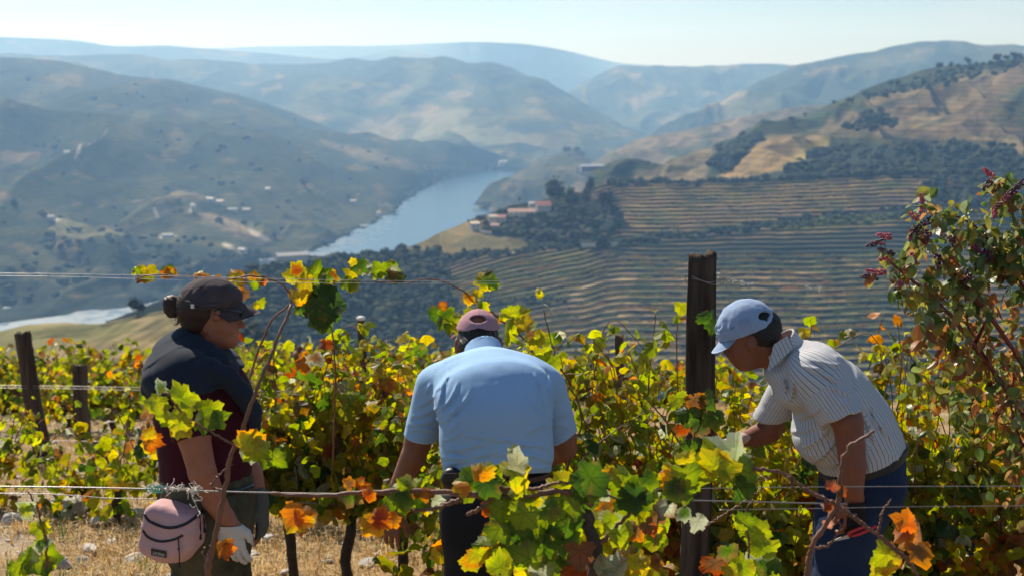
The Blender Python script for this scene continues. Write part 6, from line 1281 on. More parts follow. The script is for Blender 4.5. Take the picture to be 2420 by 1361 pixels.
# hair: cap of hair under the hat, bun, loose strands
H_W = hair_mat("hair_brown", (.050, .022, .012))
fh = Field().ell(w_(480, 727), (r_(66), .079, r_(60)), k=.01).ell(w_(470, 765), (r_(36), .066, r_(30)), k=.02)
fh.cut(w_(540, 735), (1, 0, .25)); fh.sub(lambda p: f_ell(p, w_(516, 745, -.09), X_, np.array((0, 1., 0)), Z_, (r_(17), .05, r_(24))), .004)
fh.sub(lambda p: f_ell(p, w_(545, 800), X_, np.array((0, 1., 0)), Z_, (r_(50), .12, r_(58))), .006)
fh.disp(lambda p: .0008 * np.sin((p[:, 2] * 2.0 + p[:, 0] * .6) * 300 + 5 * wob(p, .03, 3)))
flesh("hair", fh, w_(400, 840) - (0, .12, 0), w_(580, 650) + (0, .12, 0), .003, [H_W], tW)
fbun = Field().ell(w_(408, 724), (r_(23), .030, r_(28)), X=(1, 0, .35), k=.008).ell(w_(402, 712), (r_(18), .025, r_(14)), X=(1, 0, -.3), k=.004).ell(w_(414, 735, -.015), (r_(15), .02, r_(14)), k=.004).cone(w_(425, 716), w_(450, 722), .020, .028, .012)
fbun.disp(lambda p: .0014 * np.sin(((p[:, 0] - w_(405, 723)[0]) * 1.0 + (p[:, 2] - w_(405, 723)[2]) * 1.7) * 330 + 4 * wob(p, .025, 8)))
flesh("hair_bun", fbun, w_(370, 775) - (0, .06, 0), w_(470, 680) + (0, .06, 0), .0026, [H_W], tW)
rg = np.random.RandomState(3); m = MB()
for i in range(46):
    a = w_(436 + rg.uniform(-8, 8), 738 + rg.uniform(-8, 4), rg.uniform(-.035, .02)); b = a + (rg.normal(-.004, .008), rg.normal(0, .006), -rg.uniform(.01, .03)); c_ = b + (rg.normal(-.006, .012), rg.normal(0, .008), -rg.uniform(.008, .022))
    v, f = tube_geo(smooth_path([a, b, c_], 8), np.linspace(.0016, .0005, 8), 4); m.add(v, f)
for i in range(60):
    x = rg.uniform(446, 500); a = w_(x, 770 + rg.uniform(-4, 6), -.058 + abs(x - 480) * .0006); v, f = tube_geo(smooth_path([a, a + (rg.normal(0, .005), -.004, -.015), a + (rg.normal(0, .010), -.002, -.034)], 8), np.linspace(.0013, .0004, 8), 4); m.add(v, f)
m.build("hair_strands", [H_W], tW)
v, f = tube_geo([w_(429, 716) + .024 * np.array((.1 * math.sin(a), math.cos(a), math.sin(a))) for a in np.linspace(0, 6.3, 26)], .006, 8); m = MB(); m.add(v, f); m.build("hair_tie", [cloth("black_elastic", (.012, .012, .014))], tW)
# cap
C_W = cloth("cap_charcoal", (.055, .042, .045), noise=(14, .6, (.10, .078, .075)))
fc = Field().ell(w_(496, 716), (r_(73), .088, r_(63)), X=(1, 0, -.05), k=.01).ell(w_(520, 700), (r_(50), .070, r_(36)), k=.02)
fc.cut(w_(496, 722), (-.02, 0, -1)); fc.cut(w_(430, 705), (-.9, 0, -.5), .004)
def wcapfold(p): return .0045 * (wob(p, .035, 77, 3)) + .0016 * np.sin((p[:, 0] * 1.6 - p[:, 2]) * 150 + 3 * wob(p, .03, 4)) * sstep(.0, .4, wob(p, .05, 6))
fc.disp(wcapfold)
cap = flesh("cap", fc, w_(410, 735) - (0, .11, 0), w_(590, 640) + (0, .11, 0), .003, [C_W], tW)
m = MB(); fwd = nrm((1, 0, -.34)); rt = np.array((0, -1., 0)); upb = np.cross(fwd, rt); upb = upb if upb[2] > 0 else -upb; c0 = w_(548, 708)
plate(m, lambda s, t: c0 + rt * .080 * s * (1 - .12 * t) + fwd * (r_(73) * t * math.sqrt(max(0, 1 - .72 * s * s)) - .030 * s * s) - upb * (.046 * s * s + .012 * t * t), 25, 12, .004)
m.build("cap_brim", [C_W], cap)
v, f = tube_geo(smooth_path([w_(430, 706, -.02), w_(446, 714, -.070), w_(478, 722, -.088), w_(520, 720, -.082)], 20), .007, 6); m = MB(); m.add(v * 1, f); m.build("cap_strap", [C_W], cap)
v, f = box_geo(.011, .004, .012, w_(455, 724, -.098)); m = MB(); m.add(v, f); m.build("strap_buckle", [mat("steel", (.6, .6, .62), rough=.3, metal=1)], cap, smooth=False)
v, f = ICO2; m = MB(); m.add(v * (.007, .007, .003) + w_(500, 656), f); m.build("cap_button", [C_W], cap)
# sunglasses
G_W = mat("dark_lens", (.01, .01, .012), rough=.08, spec=.8); m = MB()
plate(m, lambda s, t: w_(573, 736 + 16 * t, -.030 + .026 * s) + np.array((.004 * (1 - s * s) - .010 * (s < -.2) * (-.2 - s), 0, 0)), 12, 6, .003); plate(m, lambda s, t: w_(573, 736 + 16 * t, .034 + .024 * s) + np.array((.004 * (1 - s * s), 0, 0)), 12, 6, .003)
sg = m.build("sunglasses", [G_W], tW); m = MB(); v, f = tube_geo(smooth_path([w_(571, 738, -.058), w_(556, 735, -.070), w_(520, 731, -.078), w_(506, 736, -.080)], 16), .0028, 6); m.add(v, f); m.build("glasses_arm", [G_W], sg)
# T-shirt
T_W = cloth("tshirt_maroon", (.045, .007, .013), noise=(5, .5, (.06, .011, .018)), bump=(500, .3, .001))
fs = Field(); fs.echain([w_(484, 1172), w_(486, 1085), w_(488, 1000), w_(482, 930), w_(470, 880)], (0, 1, 0), [(.165, r_(106)), (.158, r_(104)), (.165, r_(118)), (.180, r_(104)), (.19, r_(66))], .04)
fs.ell(w_(560, 985, -.06), (r_(52), .075, r_(48)), k=.03); fs.ell(w_(560, 990, .08), (r_(50), .075, r_(48)), k=.03)
sa, sb = w_(430, 893, -.15), w_(457, 1038, -.215); sax = nrm(sb - sa)
fs.raw(lambda p: smax(f_cone(p, sa, sb + sax * .05, .076, .062), (p - sb) @ sax, .004), .03)
ta, tb = w_(500, 893, .155), w_(550, 1010, .2); tax = nrm(tb - ta)
fs.raw(lambda p: smax(f_cone(p, ta, tb + tax * .05, .074, .062), (p - tb) @ tax, .004), .03)
fs.disp(lambda p: folds(p, (.75, 0, .65), .055, .011, 31, .7, .10, .0) + folds(p, (.2, .2, 1), .045, .006, 37, .6, .12, .15) * sstep(w_(0, 1060)[2], w_(0, 1120)[2], p[:, 2]))
zc = w_(484, 1150)
fs.cut(zc, (.18, 0, -1)); 
flesh("tshirt", fs, w_(330, 1185) - (0, .33, 0), w_(650, 800) + (0, .36, 0), .0042, [T_W], tW)
# trousers, camouflage
M_camo = mat("camouflage", (.045, .042, .025), rough=.9, spec=.1, noise=(11, 1.0, (.10, .085, .05)), bump=(300, .3, .001))
ft = Field().echain([w_(486, 1118), w_(488, 1180), w_(490, 1260, -.02)], (0, 1, 0), [(.165, r_(108)), (.185, r_(110)), (.18, r_(100))], .04)
ft.echain([w_(486, 1230, -.085), w_(490, 1400, -.095), w_(486, 1590, -.08), w_(482, 1755, -.05)], (0, 1, 0), [(.098, r_(92)), (.088, r_(78)), (.070, r_(62)), (.062, r_(54))], .05); ft.echain([w_(506, 1230, .085), w_(520, 1400, .10), w_(536, 1590, .10), w_(532, 1755, .10)], (0, 1, 0), [(.098, r_(92)), (.088, r_(76)), (.070, r_(62)), (.062, r_(54))], .05)
ft.cut(w_(486, 1112), (0, 0, 1)); ft.disp(lambda p: folds(p, (.3, .3, 1), .08, .012, 61, .8, .14, .0) + .004 * wob(p, .03, 62))
flesh("trousers", ft, w_(340, 1790) - (0, .28, 0), w_(650, 1090) + (0, .30, 0), .006, [M_camo], tW)
for dd, x in ((-.05, 500), (.10, 545)):
    fshoe = Field().ell(w_(x, 1812 if dd < 0 else 1800, dd) + (0.02, 0, .02), (.14, .05, .045), k=.02).cone(w_(x - 20, 1780, dd), w_(x - 20, 1740, dd), .055, .05, .03); g0 = float(gz(0, 4.5)) - .01
    flesh("shoe", fshoe, w_(x, 1860, dd) - (.22, .1, .05), w_(x, 1700, dd) + (.22, .1, .05), .007, [cloth("boot_leather", (.06, .04, .03))], tW)
# sweater over the shoulders
N_W = cloth("sweater_navy", (.016, .022, .034), noise=(6, .5, (.024, .032, .048)), bump=(600, .4, .0015), sheen=.04)
fu = Field(); fu.p = list(fs.p)
_lx = [w_(x, 0)[0] for x in (330, 350, 375, 425, 460, 505, 545)]; _lz = [w_(400, y)[2] for y in (960, 928, 910, 898, 903, 898, 868)]
fn = Field()
fn.raw(lambda p: smax(fu(p) - .020, np.interp(p[:, 0], _lx, _lz) + .003 * np.sin(p[:, 1] * 40) - p[:, 2], .010), .0)
fn.ell(w_(386, 878, -.04), (r_(44), .15, r_(42)), k=.05); fn.ell(w_(366, 905, 0), (r_(22), .13, r_(28)), k=.03)
fn.echain([w_(462, 812), w_(440, 845), w_(432, 880)], (0, 1, 0), [(.088, r_(46)), (.15, r_(70)), (.19, r_(70))], .04)
fn.cone(w_(465, 818, -.06), w_(518, 846, -.10), .028, .026, .03); fn.cone(w_(470, 818, .06), w_(520, 845, .02), .030, .026, .03)
fn.chain([w_(495, 872, -.165), w_(536, 890, -.170), w_(572, 928, -.155), w_(596, 968, -.130), w_(604, 1010, -.12)], [.036, .033, .031, .029, .019], .03)
fn.chain([w_(520, 848, -.10), w_(540, 880, -.05), w_(575, 930, -.02)], [.026, .026, .02], .02)
fn.m.append(lambda p, d: smax(d, -(Field().echain([w_(488, 780), w_(486, 850)], (0, 1, 0), [(.066, r_(48)), (.052, r_(40))], .02)(p)), .006))
fn.disp(lambda p: folds(p, (-.62, .1, 1), .046, .011, 91, .5, .12, -.1) + folds(p, (.8, 0, .9), .030, .004, 93, .7, .07, .1))
flesh("shawl_sweater", fn, w_(320, 1040) - (0, .30, 0), w_(650, 770) + (0, .30, 0), .0042, [N_W], tW)
# white work glove and olive glove
GLw = cloth("glove_white", (.55, .53, .50), noise=(30, .5, (.42, .40, .36)), bump=(380, .6, .0015)); fgl = Field()
fgl.ecap(w_(530, 1214, -.192), w_(540, 1240, -.19), (1, 0, .3), (.030, .031), (.033, .028), .01); hand(fgl, w_(538, 1232, -.19), dl, (-.3, -1, 0), (.6, -.15, .2), S=.98, curl=(14, 18, 14), glove=.0035)
fgl.cut(w_(533, 1222, -.19), -(w_(540, 1240, -.19) - w_(528, 1205, -.192))); fgl.disp(lambda p: .0012 * wob(p, .015, 5) + .0005 * np.sin(p[:, 2] * 380 + 3 * wob(p, .02, 6)))
flesh("work_glove", fgl, w_(505, 1345) - (0, .26, 0), w_(620, 1200) + (0, -.10, 0), .0024, [GLw], tW)
fg2 = Field(); hand(fg2, w_(614, 1185, .12), nrm(w_(624, 1262, .10) - w_(614, 1185, .12)), (.3, -1, 0), (-.2, -.9, 0), S=.95, curl=(14, 20, 14), glove=.0035); fg2.cone(w_(611, 1172, .123), w_(614, 1190, .12), .034, .031, .01)
flesh("work_glove", fg2, w_(585, 1290) + (0, .02, 0), w_(665, 1150) + (0, .22, 0), .003, [cloth("glove_grey", (.10, .10, .085), bump=(380, .5, .0015))], tW)

# ---- pink waist bag: hangs on her hip, a thing of its own
BG = mat("bag_fabric_pink", (.55, .33, .32), rough=.8, spec=.2, noise=(5, .3, (.36, .20, .20)), bump=(700, .4, .0012)); BK = mat("zip_black", (.010, .010, .014), rough=.45, spec=.4)
bc = w_(410, 1252, -.225); tB = thing("waist_bag", tuple(bc), "pink waist bag with black zips and label, worn on the woman's hip", "bag")
bx = nrm((1, -.18, -.10)); bz = nrm((-.10, 0, -1)) * -1; by = np.cross(bz, bx)
def bagf(p):
    q = p - bc; u = q @ bx; v = q @ by; w = q @ bz
    uw = .094 * (1 - .10 * (w / .1)) ; taper = np.clip((-w - .02) / .08, 0, 1) * .020 * sstep(-.02, .09, u)
    dx = np.abs(u) - (uw - .035) + taper; dy = np.abs(v) - (.050 - .024 + .010 * np.cos(np.clip(w / .1, -1, 1) * 1.5)); dz = np.abs(w - .002) - (.088 - .035) + .0 * u
    dz = dz + .024 * sstep(.0, .09, u) * (w < 0) + .012 * sstep(-.03, .06, u) * (w > 0)
    o = np.sqrt(np.maximum(dx, 0) ** 2 + np.maximum(dy, 0) ** 2 + np.maximum(dz, 0) ** 2) + np.minimum(np.maximum(dx, np.maximum(dy, dz)), 0) - .030
    pock = f_ell(p, bc + bx * -.012 - bz * .045 - by * .0, bx, by, bz, (.088, .072, .060))
    return smin(o, pock, .012) - .0035 * wob(p, .035, 15, 3) - .003 * np.exp(-((w - .030 + .25 * u * u / .1) / .010) ** 2)
flesh("pouch", bagf, bc - .17, bc + .17, .0032, [BG], tB)
for nm, pts, rr in (("main_zip", [(341, 1214), (356, 1232), (398, 1246), (440, 1236), (478, 1208)], .0048), ("pocket_zip", [(338, 1252), (350, 1268), (378, 1278), (410, 1274), (432, 1264)], .0042)):
    s_ = on_surf(bagf, pts, 3.9, 4.7, .000)
    if len(s_) > 4: v, f = tube_geo(s_, rr, 6); m = MB(); m.add(v, f); m.build(nm, [BK], tB)
for x0, y0, x1, y1 in ((421, 1270, 424, 1334), (472, 1216, 474, 1268), (479, 1208, 484, 1252)):
    a, b = march(bagf, x0, y0, 3.9, 4.7), march(bagf, x1, y1, 3.9, 4.7)
    a = w_(x0, y0, -.29) if a is None else a; b = a + (w_(x1, y1, -.25) - w_(x0, y0, -.25)) if b is None else b
    m = MB(); a = a * .9985; b = b * .998; v, f = tube_geo(smooth_path([a, a * .4 + b * .6 + (.002, -.003, 0), b], 12), .0021, 6); m.add(v, f); v, f = box_geo(.007, .004, .016, b); m.add(v, f); v, f = ICO1; m.add(v * .0045 + a * .6 + b * .4, f); m.build("zip_pull", [BK], tB)
cs = [march(bagf, x, y, 3.9, 4.7) for x, y in ((357, 1295), (393, 1302), (393, 1318), (357, 1311))]
if all(c_ is not None for c_ in cs):
    cs = [c_ * .9992 for c_ in cs]; m = MB(); cq = [c_ * .9992 for c_ in cs]; m.add(np.array(cs + cq), np.array([[0, 1, 2, 3], [4, 7, 6, 5], [0, 4, 5, 1], [1, 5, 6, 2], [2, 6, 7, 3], [3, 7, 4, 0]])); pt = m.build("name_label", [BK], tB, smooth=False)
    lf = lambda p: (np.atleast_2d(p) - cq[0]) @ nrm(np.cross(cq[1] - cq[0], cq[3] - cq[0]) * (1 if np.cross(cq[1] - cq[0], cq[3] - cq[0])[1] < 0 else -1))
    text_on(lf, "EASTPAK", (361, 1309), (389, 1315), 7.0, 3.9, 4.7, mat("label_thread", (.55, .55, .55)), "lettering", pt, lift=.001)
s_ = on_surf(ft, [(474, 1176), (520, 1168), (570, 1158), (596, 1148)], 3.9, 4.8, .006)
if len(s_) > 4: v, f = tube_geo(s_, .009, 6); m = MB(); m.add(v, f); m.build("belt_strap", [BK], tB)
# ---------------------------------------------------------------- the man in the pale blue polo shirt, seen from behind, bent forward
DM = 5.1; KM = F / DM
def m_(x, y, dd=0.0): return np.array(P(x, y, DM + dd))
rm = lambda px: px / KM
gM = float(gz(m_(1150, 1300)[0], DM)); tM = thing("person", (float(m_(1150, 1300)[0]), DM, gM), "man seen from behind in a pale blue polo shirt and backward pink cap, bent over", "person", "grape pickers")
SK_M = skin_mat("skin_man", (.24, .095, .05), (.17, .06, .032)); XL = (1, 0, 0)
fb = Field()
hc = m_(1130, 800, .34)
fb.ell(hc, (.078, .098, .105), X=(1, 0, 0), Z=(0, .45, .9), k=.01); fb.ell(m_(1128, 835, .43), (.064, .06, .085), Z=(0, .3, .95), k=.03)
fb.cone(m_(1128, 850, .52), m_(1128, 862, .55), .012, .016, .01)
for sx, px in ((-1, 1081), (1, 1181)):
    e = m_(px, 815, .335); fb.ell(e, (.012, .018, .032), X=(1, .3 * sx, 0), Z=(0, .25, 1), k=.006)
fb.ecap(m_(1136, 880, .16), m_(1132, 826, .27), XL, (.056, .052), (.054, .052), .03)
fb.echain([m_(1172, 1130, -.10), m_(1172, 1000, 0), m_(1160, 880, .12)], XL, [(.15, .10), (.17, .11), (.18, .09)], .05)
fb.chain([m_(1022, 915, .08), m_(988, 1040, .10), m_(976, 1078, .10)], [.062, .050, .046], .03)
fb.chain([m_(976, 1078, .10), m_(945, 1150, .12), m_(930, 1205, .12)], [.048, .040, .028], .006)
hand(fb, m_(929, 1203, .12), nrm(m_(914, 1290, .10) - m_(929, 1203, .12)), (-.2, -1, 0), (1, -.2, 0), S=1.05, curl=(20, 26, 18))
fb.chain([m_(1292, 910, .10), m_(1330, 1035, .12), m_(1335, 1058, .13)], [.060, .050, .046], .03)
fb.chain([m_(1335, 1058, .13), m_(1300, 1075, .26), m_(1240, 1105, .42)], [.047, .042, .028], .008)
hand(fb, m_(1242, 1104, .42), nrm(m_(1190, 1120, .50) - m_(1242, 1104, .42)), (.1, 0, 1), (.2, .9, .2), S=1.05, curl=(25, 35, 25))
fb.chain([m_(1116, 1250, -.12), m_(1105, 1420, -.10), m_(1100, 1740, -.06)], [.08, .07, .05], .05); fb.chain([m_(1225, 1250, -.12), m_(1235, 1420, -.10), m_(1240, 1740, -.06)], [.08, .07, .05], .05)
flesh("body", fb, m_(890, 1760) - (0, .3, 0), m_(1400, 720) + (.05, .75, 0), .0046, [SK_M], tM)
# hair
fh = Field().ell(hc + (0, -.004, -.008), (.082, .100, .100), Z=(0, .45, .9), k=.01).ell(m_(1130, 812, .265), (.070, .045, .030), k=.02)
fh.cut(hc + (0, .03, 0), (0, 1, .1)); fh.disp(lambda p: .0016 * np.sin(p[:, 0] * 420 + p[:, 2] * 160 + 5 * wob(p, .02, 12)) + .002 * wob(p, .012, 9))
for sx in (-1, 1): fh.sub(lambda p, sx=sx: f_ell(p, m_(1131 + sx * 50, 818, .33), A3(XL), A3((0, 1, 0)), A3((0, 0, 1)), (.02, .035, .03)), .004)
flesh("hair", fh, m_(1060, 850, .2) - (0, .02, 0), m_(1200, 730, .5) + (0, .1, .02), .003, [hair_mat("hair_dark", (.022, .018, .016))], tM)
# pink cap worn backwards: opening and strap at the back
C_M = cloth("cap_pink", (.40, .22, .24), noise=(16, .5, (.30, .16, .18)))
fc = Field().ell(hc + (0, .008, .006), (.090, .112, .108), Z=(0, .45, .9), k=.01)
zl = m_(1130, 775, .25)
fc.m.append(lambda p, d: smax(d, -(p[:, 2] - zl[2]) * .97 + .10 * (p[:, 1] - zl[1]) - .30 * np.abs(p[:, 0] - zl[0]), .003))
fc.sub(lambda p: f_ell(p, m_(1130, 757, .235), A3(XL), A3((0, 1, 0)), A3((0, 0, 1)), (.048, .07, .017)), .003)
fc.m.append(lambda p, d: smax(d, -f_ell(p, hc, A3(XL), nrm((0, .9, -.45)), nrm((0, .45, .9)), (.0835, .104, .101)), .002))
fc.disp(lambda p: .0018 * wob(p, .03, 21, 3) + .0016 * np.exp(-((p[:, 0] - hc[0]) / .003) ** 2) * (p[:, 2] > zl[2] + .025))
cp = flesh("cap", fc, hc - (.12, .16, .10), hc + (.12, .16, .14), .0028, [C_M], tM)
m = MB(); plate(m, lambda s, t: m_(1130, 790, .44) + np.array((.075 * s, .065 * t * math.sqrt(1 - .7 * s * s) - .02 * s * s, -.02 * s * s - .035 * t)), 17, 8, .004); m.build("cap_brim", [C_M], cp)
# polo shirt
T_M = cloth("polo_blue", (.30, .47, .67), bump=(650, .35, .0012), noise=(4, .25, (.26, .42, .61)), sheen=.04)
fs = Field(); fs.echain([m_(1176, 1130, -.12), m_(1174, 1060, -.10), m_(1172, 985, -.085), m_(1168, 935, -.04), m_(1160, 898, .06), m_(1148, 862, .20)], XL, [(rm(124), .125), (rm(125), .135), (rm(122), .145), (rm(132), .135), (rm(118), .110), (rm(66), .080)], .05)
fs.ell(m_(1075, 905, .07), (rm(62), .105, rm(56)), k=.05); fs.ell(m_(1250, 905, .09), (rm(66), .105, rm(56)), k=.05)
La, Lb = m_(1030, 912, .08), m_(993, 1034, .10); lax = nrm(Lb - La); Ra, Rb = m_(1288, 918, .10), m_(1326, 1034, .12); rax = nrm(Rb - Ra + np.array((0, 0, .0)))
fs.raw(lambda p: smax(f_cone(p, La, Lb + lax * .06, .076, .062), (p - Lb) @ nrm(lax + np.array((.12, 0, 0))), .003), .035)
fs.raw(lambda p: smax(f_cone(p, Ra, Rb + rax * .06, .078, .062), (p - Rb) @ nrm(rax + np.array((.18, 0, -.0))), .003), .035)
def mfold(p):
    up = sstep(m_(0, 1040)[2], m_(0, 930)[2], p[:, 2]); low = 1 - up; x = (p[:, 0] - m_(1172, 0)[0])
    return creases(p, CRM, DM + .12) + folds(p, (.12, 0, 1), .05, .005, 203, .6, .3, .0) * low + .004 * wob(p, .10, 207, 3)
CRM = [(1040, 968, 1082, 905, 1, 6), (1046, 985, 1110, 925, .9, 8), (1044, 1000, 1078, 960, .8, 4), (1036, 960, 1052, 905, .9, -4), (1030, 925, 1060, 880, .6, 3), (1290, 968, 1262, 900, .8, -6), (1286, 985, 1236, 930, .7, -6), (1296, 955, 1300, 905, .7, 3), (1262, 880, 1285, 915, .6, 2),
       (975, 985, 1030, 965, 1, 3), (968, 1003, 1036, 990, 1.1, 4), (966, 1016, 1030, 1018, .9, -3), (985, 960, 1022, 935, .8, 4), (1000, 935, 1016, 905, .7, 3), (1300, 985, 1340, 975, .6, 3), (1302, 1005, 1348, 1012, .6, -3), (1310, 950, 1330, 920, .5, 3),
       (1054, 1062, 1150, 1040, 1, 8), (1052, 1082, 1180, 1060, 1.1, 10), (1054, 1098, 1140, 1092, 1, -4), (1150, 1040, 1270, 1062, .9, -8), (1170, 1072, 1300, 1090, 1.1, -8), (1100, 1030, 1200, 1022, .6, 6), (1206, 1052, 1300, 1060, .8, -6), (1200, 1100, 1296, 1104, .8, 4), (1050, 1040, 1100, 1010, .7, 5), (1240, 1030, 1296, 1005, .7, -5), (1092, 1108, 1180, 1100, .8, 3), (1058, 1052, 1120, 1072, .7, 5), (1060, 1020, 1090, 985, .5, 4), (1130, 1080, 1230, 1082, .6, -5)]
fs.disp(mfold)
for q_, n_2 in ((La, lax), (Ra, rax)): pass
fs.disp(lambda p: -.0022 * np.exp(-((np.abs(p[:, 0] - m_(1172, 0)[0]) - .185 - .25 * (p[:, 2] - m_(0, 960)[2]) * .0) / .0035) ** 2) * (p[:, 1] < DM + .02) * (p[:, 2] > m_(0, 975)[2]))       # armhole seams
fs.disp(lambda p: .0016 * (np.abs((p - Lb) @ lax + .026) < .0025) * (p[:, 0] < m_(1045, 0)[0]) * -1 + .0016 * (np.abs((p - Rb) @ rax + .026) < .0025) * (p[:, 0] > m_(1300, 0)[0]) * -1)       # sleeve hems
hz = m_(1176, 1118, -.12); fs.cut(hz, (.02, -.25, -1)); fs.sub(lambda p: f_ecap(p, m_(1146, 850, .2), m_(1130, 790, .34), A3(XL), (.058, .054), (.058, .056)), .006)
flesh("polo_shirt", fs, m_(925, 1150) - (0, .34, 0), m_(1385, 820) + (.03, .42, .02), .0042, [T_M], tM)
fco = Field().ecap(m_(1147, 862, .160), m_(1140, 815, .235), XL, (.078, .072), (.070, .064), .01); ca, cb = m_(1147, 850, .165), m_(1140, 822, .225); cax = nrm(cb - ca)
fco.cut(cb - cax * .004, cax); fco.cut(ca + cax * .002, -cax); fco.sub(lambda p: f_ecap(p, m_(1148, 870, .15), m_(1137, 795, .26), A3(XL), (.071, .065), (.062, .056)), .002)
flesh("collar", fco, m_(1060, 880, .1) - (0, .1, 0), m_(1220, 780, .3) + (0, .12, 0), .003, [T_M], tM)
m = MB(); mm = mat("embroidery", (.45, .50, .55)); text_on(fs, "BRIXTON", (1105, 845), (1180, 843), 4.5, 4.6, 5.6, mm, "lettering", tM, lift=.001) if False else None
# belt, trousers, pouch
P_M = cloth("trousers_black", (.014, .014, .017), bump=(500, .3, .001), noise=(6, .6, (.022, .022, .026)))
ft = Field().echain([m_(1176, 1124, -.10), m_(1176, 1200, -.16), m_(1176, 1262, -.16)], XL, [(rm(120), .12), (rm(128), .14), (rm(126), .13)], .04)
ft.echain([m_(1113, 1230, -.14), m_(1108, 1420, -.12), m_(1104, 1720, -.06)], XL, [(rm(66), .11), (rm(58), .085), (rm(46), .065)], .04); ft.echain([m_(1232, 1230, -.14), m_(1240, 1420, -.12), m_(1246, 1720, -.06)], XL, [(rm(66), .11), (rm(58), .085), (rm(46), .065)], .04)
ft.cut(m_(1176, 1124, -.10), (0, 0, 1)); ft.disp(lambda p: folds(p, (.3, .2, 1), .09, .010, 231, .7, .16, .0))
flesh("trousers", ft, m_(1010, 1760) - (0, .35, 0), m_(1340, 1100) + (0, .15, 0), .0065, [P_M], tM)
fbt = Field().ecap(m_(1176, 1128, -.10), m_(1176, 1112, -.10), XL, (rm(123), .124), (rm(123), .124), .01); fbt.cut(m_(1176, 1134, -.1), (0, 0, -1)); fbt.cut(m_(1176, 1112, -.1), (0, 0, 1))
bt = flesh("belt", fbt, m_(1040, 1160) - (0, .3, 0), m_(1320, 1090) + (0, .15, 0), .004, [mat("belt_leather", (.09, .04, .022), rough=.5, spec=.4)], tM)
for sx in (1106, 1240):
    fsh = Field().ell(m_(sx, 1800 if sx < 1200 else 1795, -.02), (.05, .15, .05), k=.02); flesh("shoe", fsh, m_(sx - 60, 1850) - (0, .25, 0), m_(sx + 60, 1740) + (0, .25, 0), .007, [cloth("boot_dark", (.03, .025, .02))], tM)
fp = Field().ell(m_(1069, 1130, -.21), (rm(27), .030, rm(26)), k=.01); fp.disp(lambda p: .002 * wob(p, .02, 3)); tp_ = m_(1069, 1130, -.22)
po = thing("belt_pouch", tuple(tp_), "small black pouch clipped to the left of the blue-shirted man's belt", "pouch"); flesh("case", fp, tp_ - .09, tp_ + .09, .003, [BK], po)
m = MB(); v, f = box_geo(.052, .004, .030, tp_ + (0, -.026, .012)); m.add(v, f); m.build("flap", [BK], po, smooth=False)
# ---------------------------------------------------------------- the bent man in the striped shirt, facing left
DR = 4.8; KR = F / DR
def n_(x, y, dd=0.0): return np.array(P(x, y, DR + dd))
rn = lambda px: px / KR
gR = float(gz(n_(2010, 1300)[0], DR)); tR = thing("person", (float(n_(2010, 1300)[0]), DR, gR), "man in a striped short-sleeved shirt, pale blue cap and jeans, bending left towards the post", "person", "grape pickers")
SK_R = skin_mat("skin_old_man", (.20, .07, .038), (.15, .045, .025))
YY = (0, 1, 0)
fb = Field()
fb.ell(n_(1775, 780), (rn(72), .076, rn(56)), X=(1, 0, .35), Z=(-.35, 0, 1), k=.01)                 # skull, tipped forward
fb.ell(n_(1752, 826), (rn(38), .058, rn(42)), X=(1, 0, .3), Z=(-.3, 0, 1), k=.03)                   # face
fb.ell(n_(1770, 856), (rn(28), .045, rn(18)), X=(1, 0, .2), k=.03)                                 # jaw
fb.ell(n_(1757, 864), (rn(12), .022, rn(10)), k=.015)                                             # chin
fb.cone(n_(1722, 812), n_(1716, 828), .008, .0095, .008); fb.ell(n_(1717, 830), (rn(7), .010, rn(6)), k=.008)   # nose
fb.ell(n_(1733, 845), (rn(8), .017, rn(4.5)), k=.006); fb.ell(n_(1737, 853), (rn(7), .016, rn(4.5)), k=.006)       # lips
fb.sub(lambda p: f_cone(p, n_(1724, 848), n_(1748, 852, -.02), .0016, .0014), .002)
fb.ell(n_(1729, 806), (rn(14), .046, rn(10)), k=.02)                                              # brow
fb.ell(n_(1746, 838, -.04), (rn(15), .014, rn(12)), k=.015)
ec = n_(1741, 812, -.0); er = n_(1775, 812, -.072); fb.ell(er, (rn(12), .012, rn(20)), X=(1, -.25, .2), Z=(-.25, 0, 1), k=.006)
fb.sub(lambda p: f_ell(p, n_(1777, 811, -.087), nrm((1, -.25, .2)), np.array((0, 1., 0)), nrm((-.25, 0, 1)), (rn(6), .006, rn(11))), .003)
fb.ecap(n_(1862, 858), n_(1800, 812), YY, (.064, .062), (.058, .060), .03)
fb.echain([n_(2060, 1085), n_(1990, 980), n_(1900, 870)], YY, [(.14, .10), (.145, .105), (.135, .075)], .04)
fb.chain([n_(1940, 915, -.15), n_(2003, 995, -.21), n_(2016, 1100, -.22)], [.048, .050, .044], .02)
fb.chain([n_(2016, 1100, -.22), n_(2014, 1150, -.22), n_(2020, 1180, -.21)], [.044, .038, .029], .006)
hand(fb, n_(2020, 1182, -.21), nrm(n_(2016, 1275, -.20) - n_(2020, 1182, -.21)), (.2, -1, 0), (-1, -.3, 0), S=1.0, curl=(30, 42, 28))
fb.chain([n_(1880, 900, .16), n_(1826, 985, .22), n_(1818, 1018, .22)], [.048, .048, .043], .02)
fb.chain([n_(1818, 1018, .22), n_(1788, 1030, .20), n_(1760, 1036, .16)], [.043, .038, .027], .006)
hand(fb, n_(1761, 1036, .16), nrm((-1, -.25, -.15)), (0, 0, 1), (0, -.8, .3), S=.95, curl=(22, 30, 22))
fb.chain([n_(2010, 1240, -.07), n_(1985, 1420, -.06), n_(1990, 1700, -.04)], [.085, .085, .055], .05); fb.chain([n_(2010, 1240, .08), n_(1975, 1400, .10), n_(1950, 1700, .10)], [.085, .085, .055], .05)
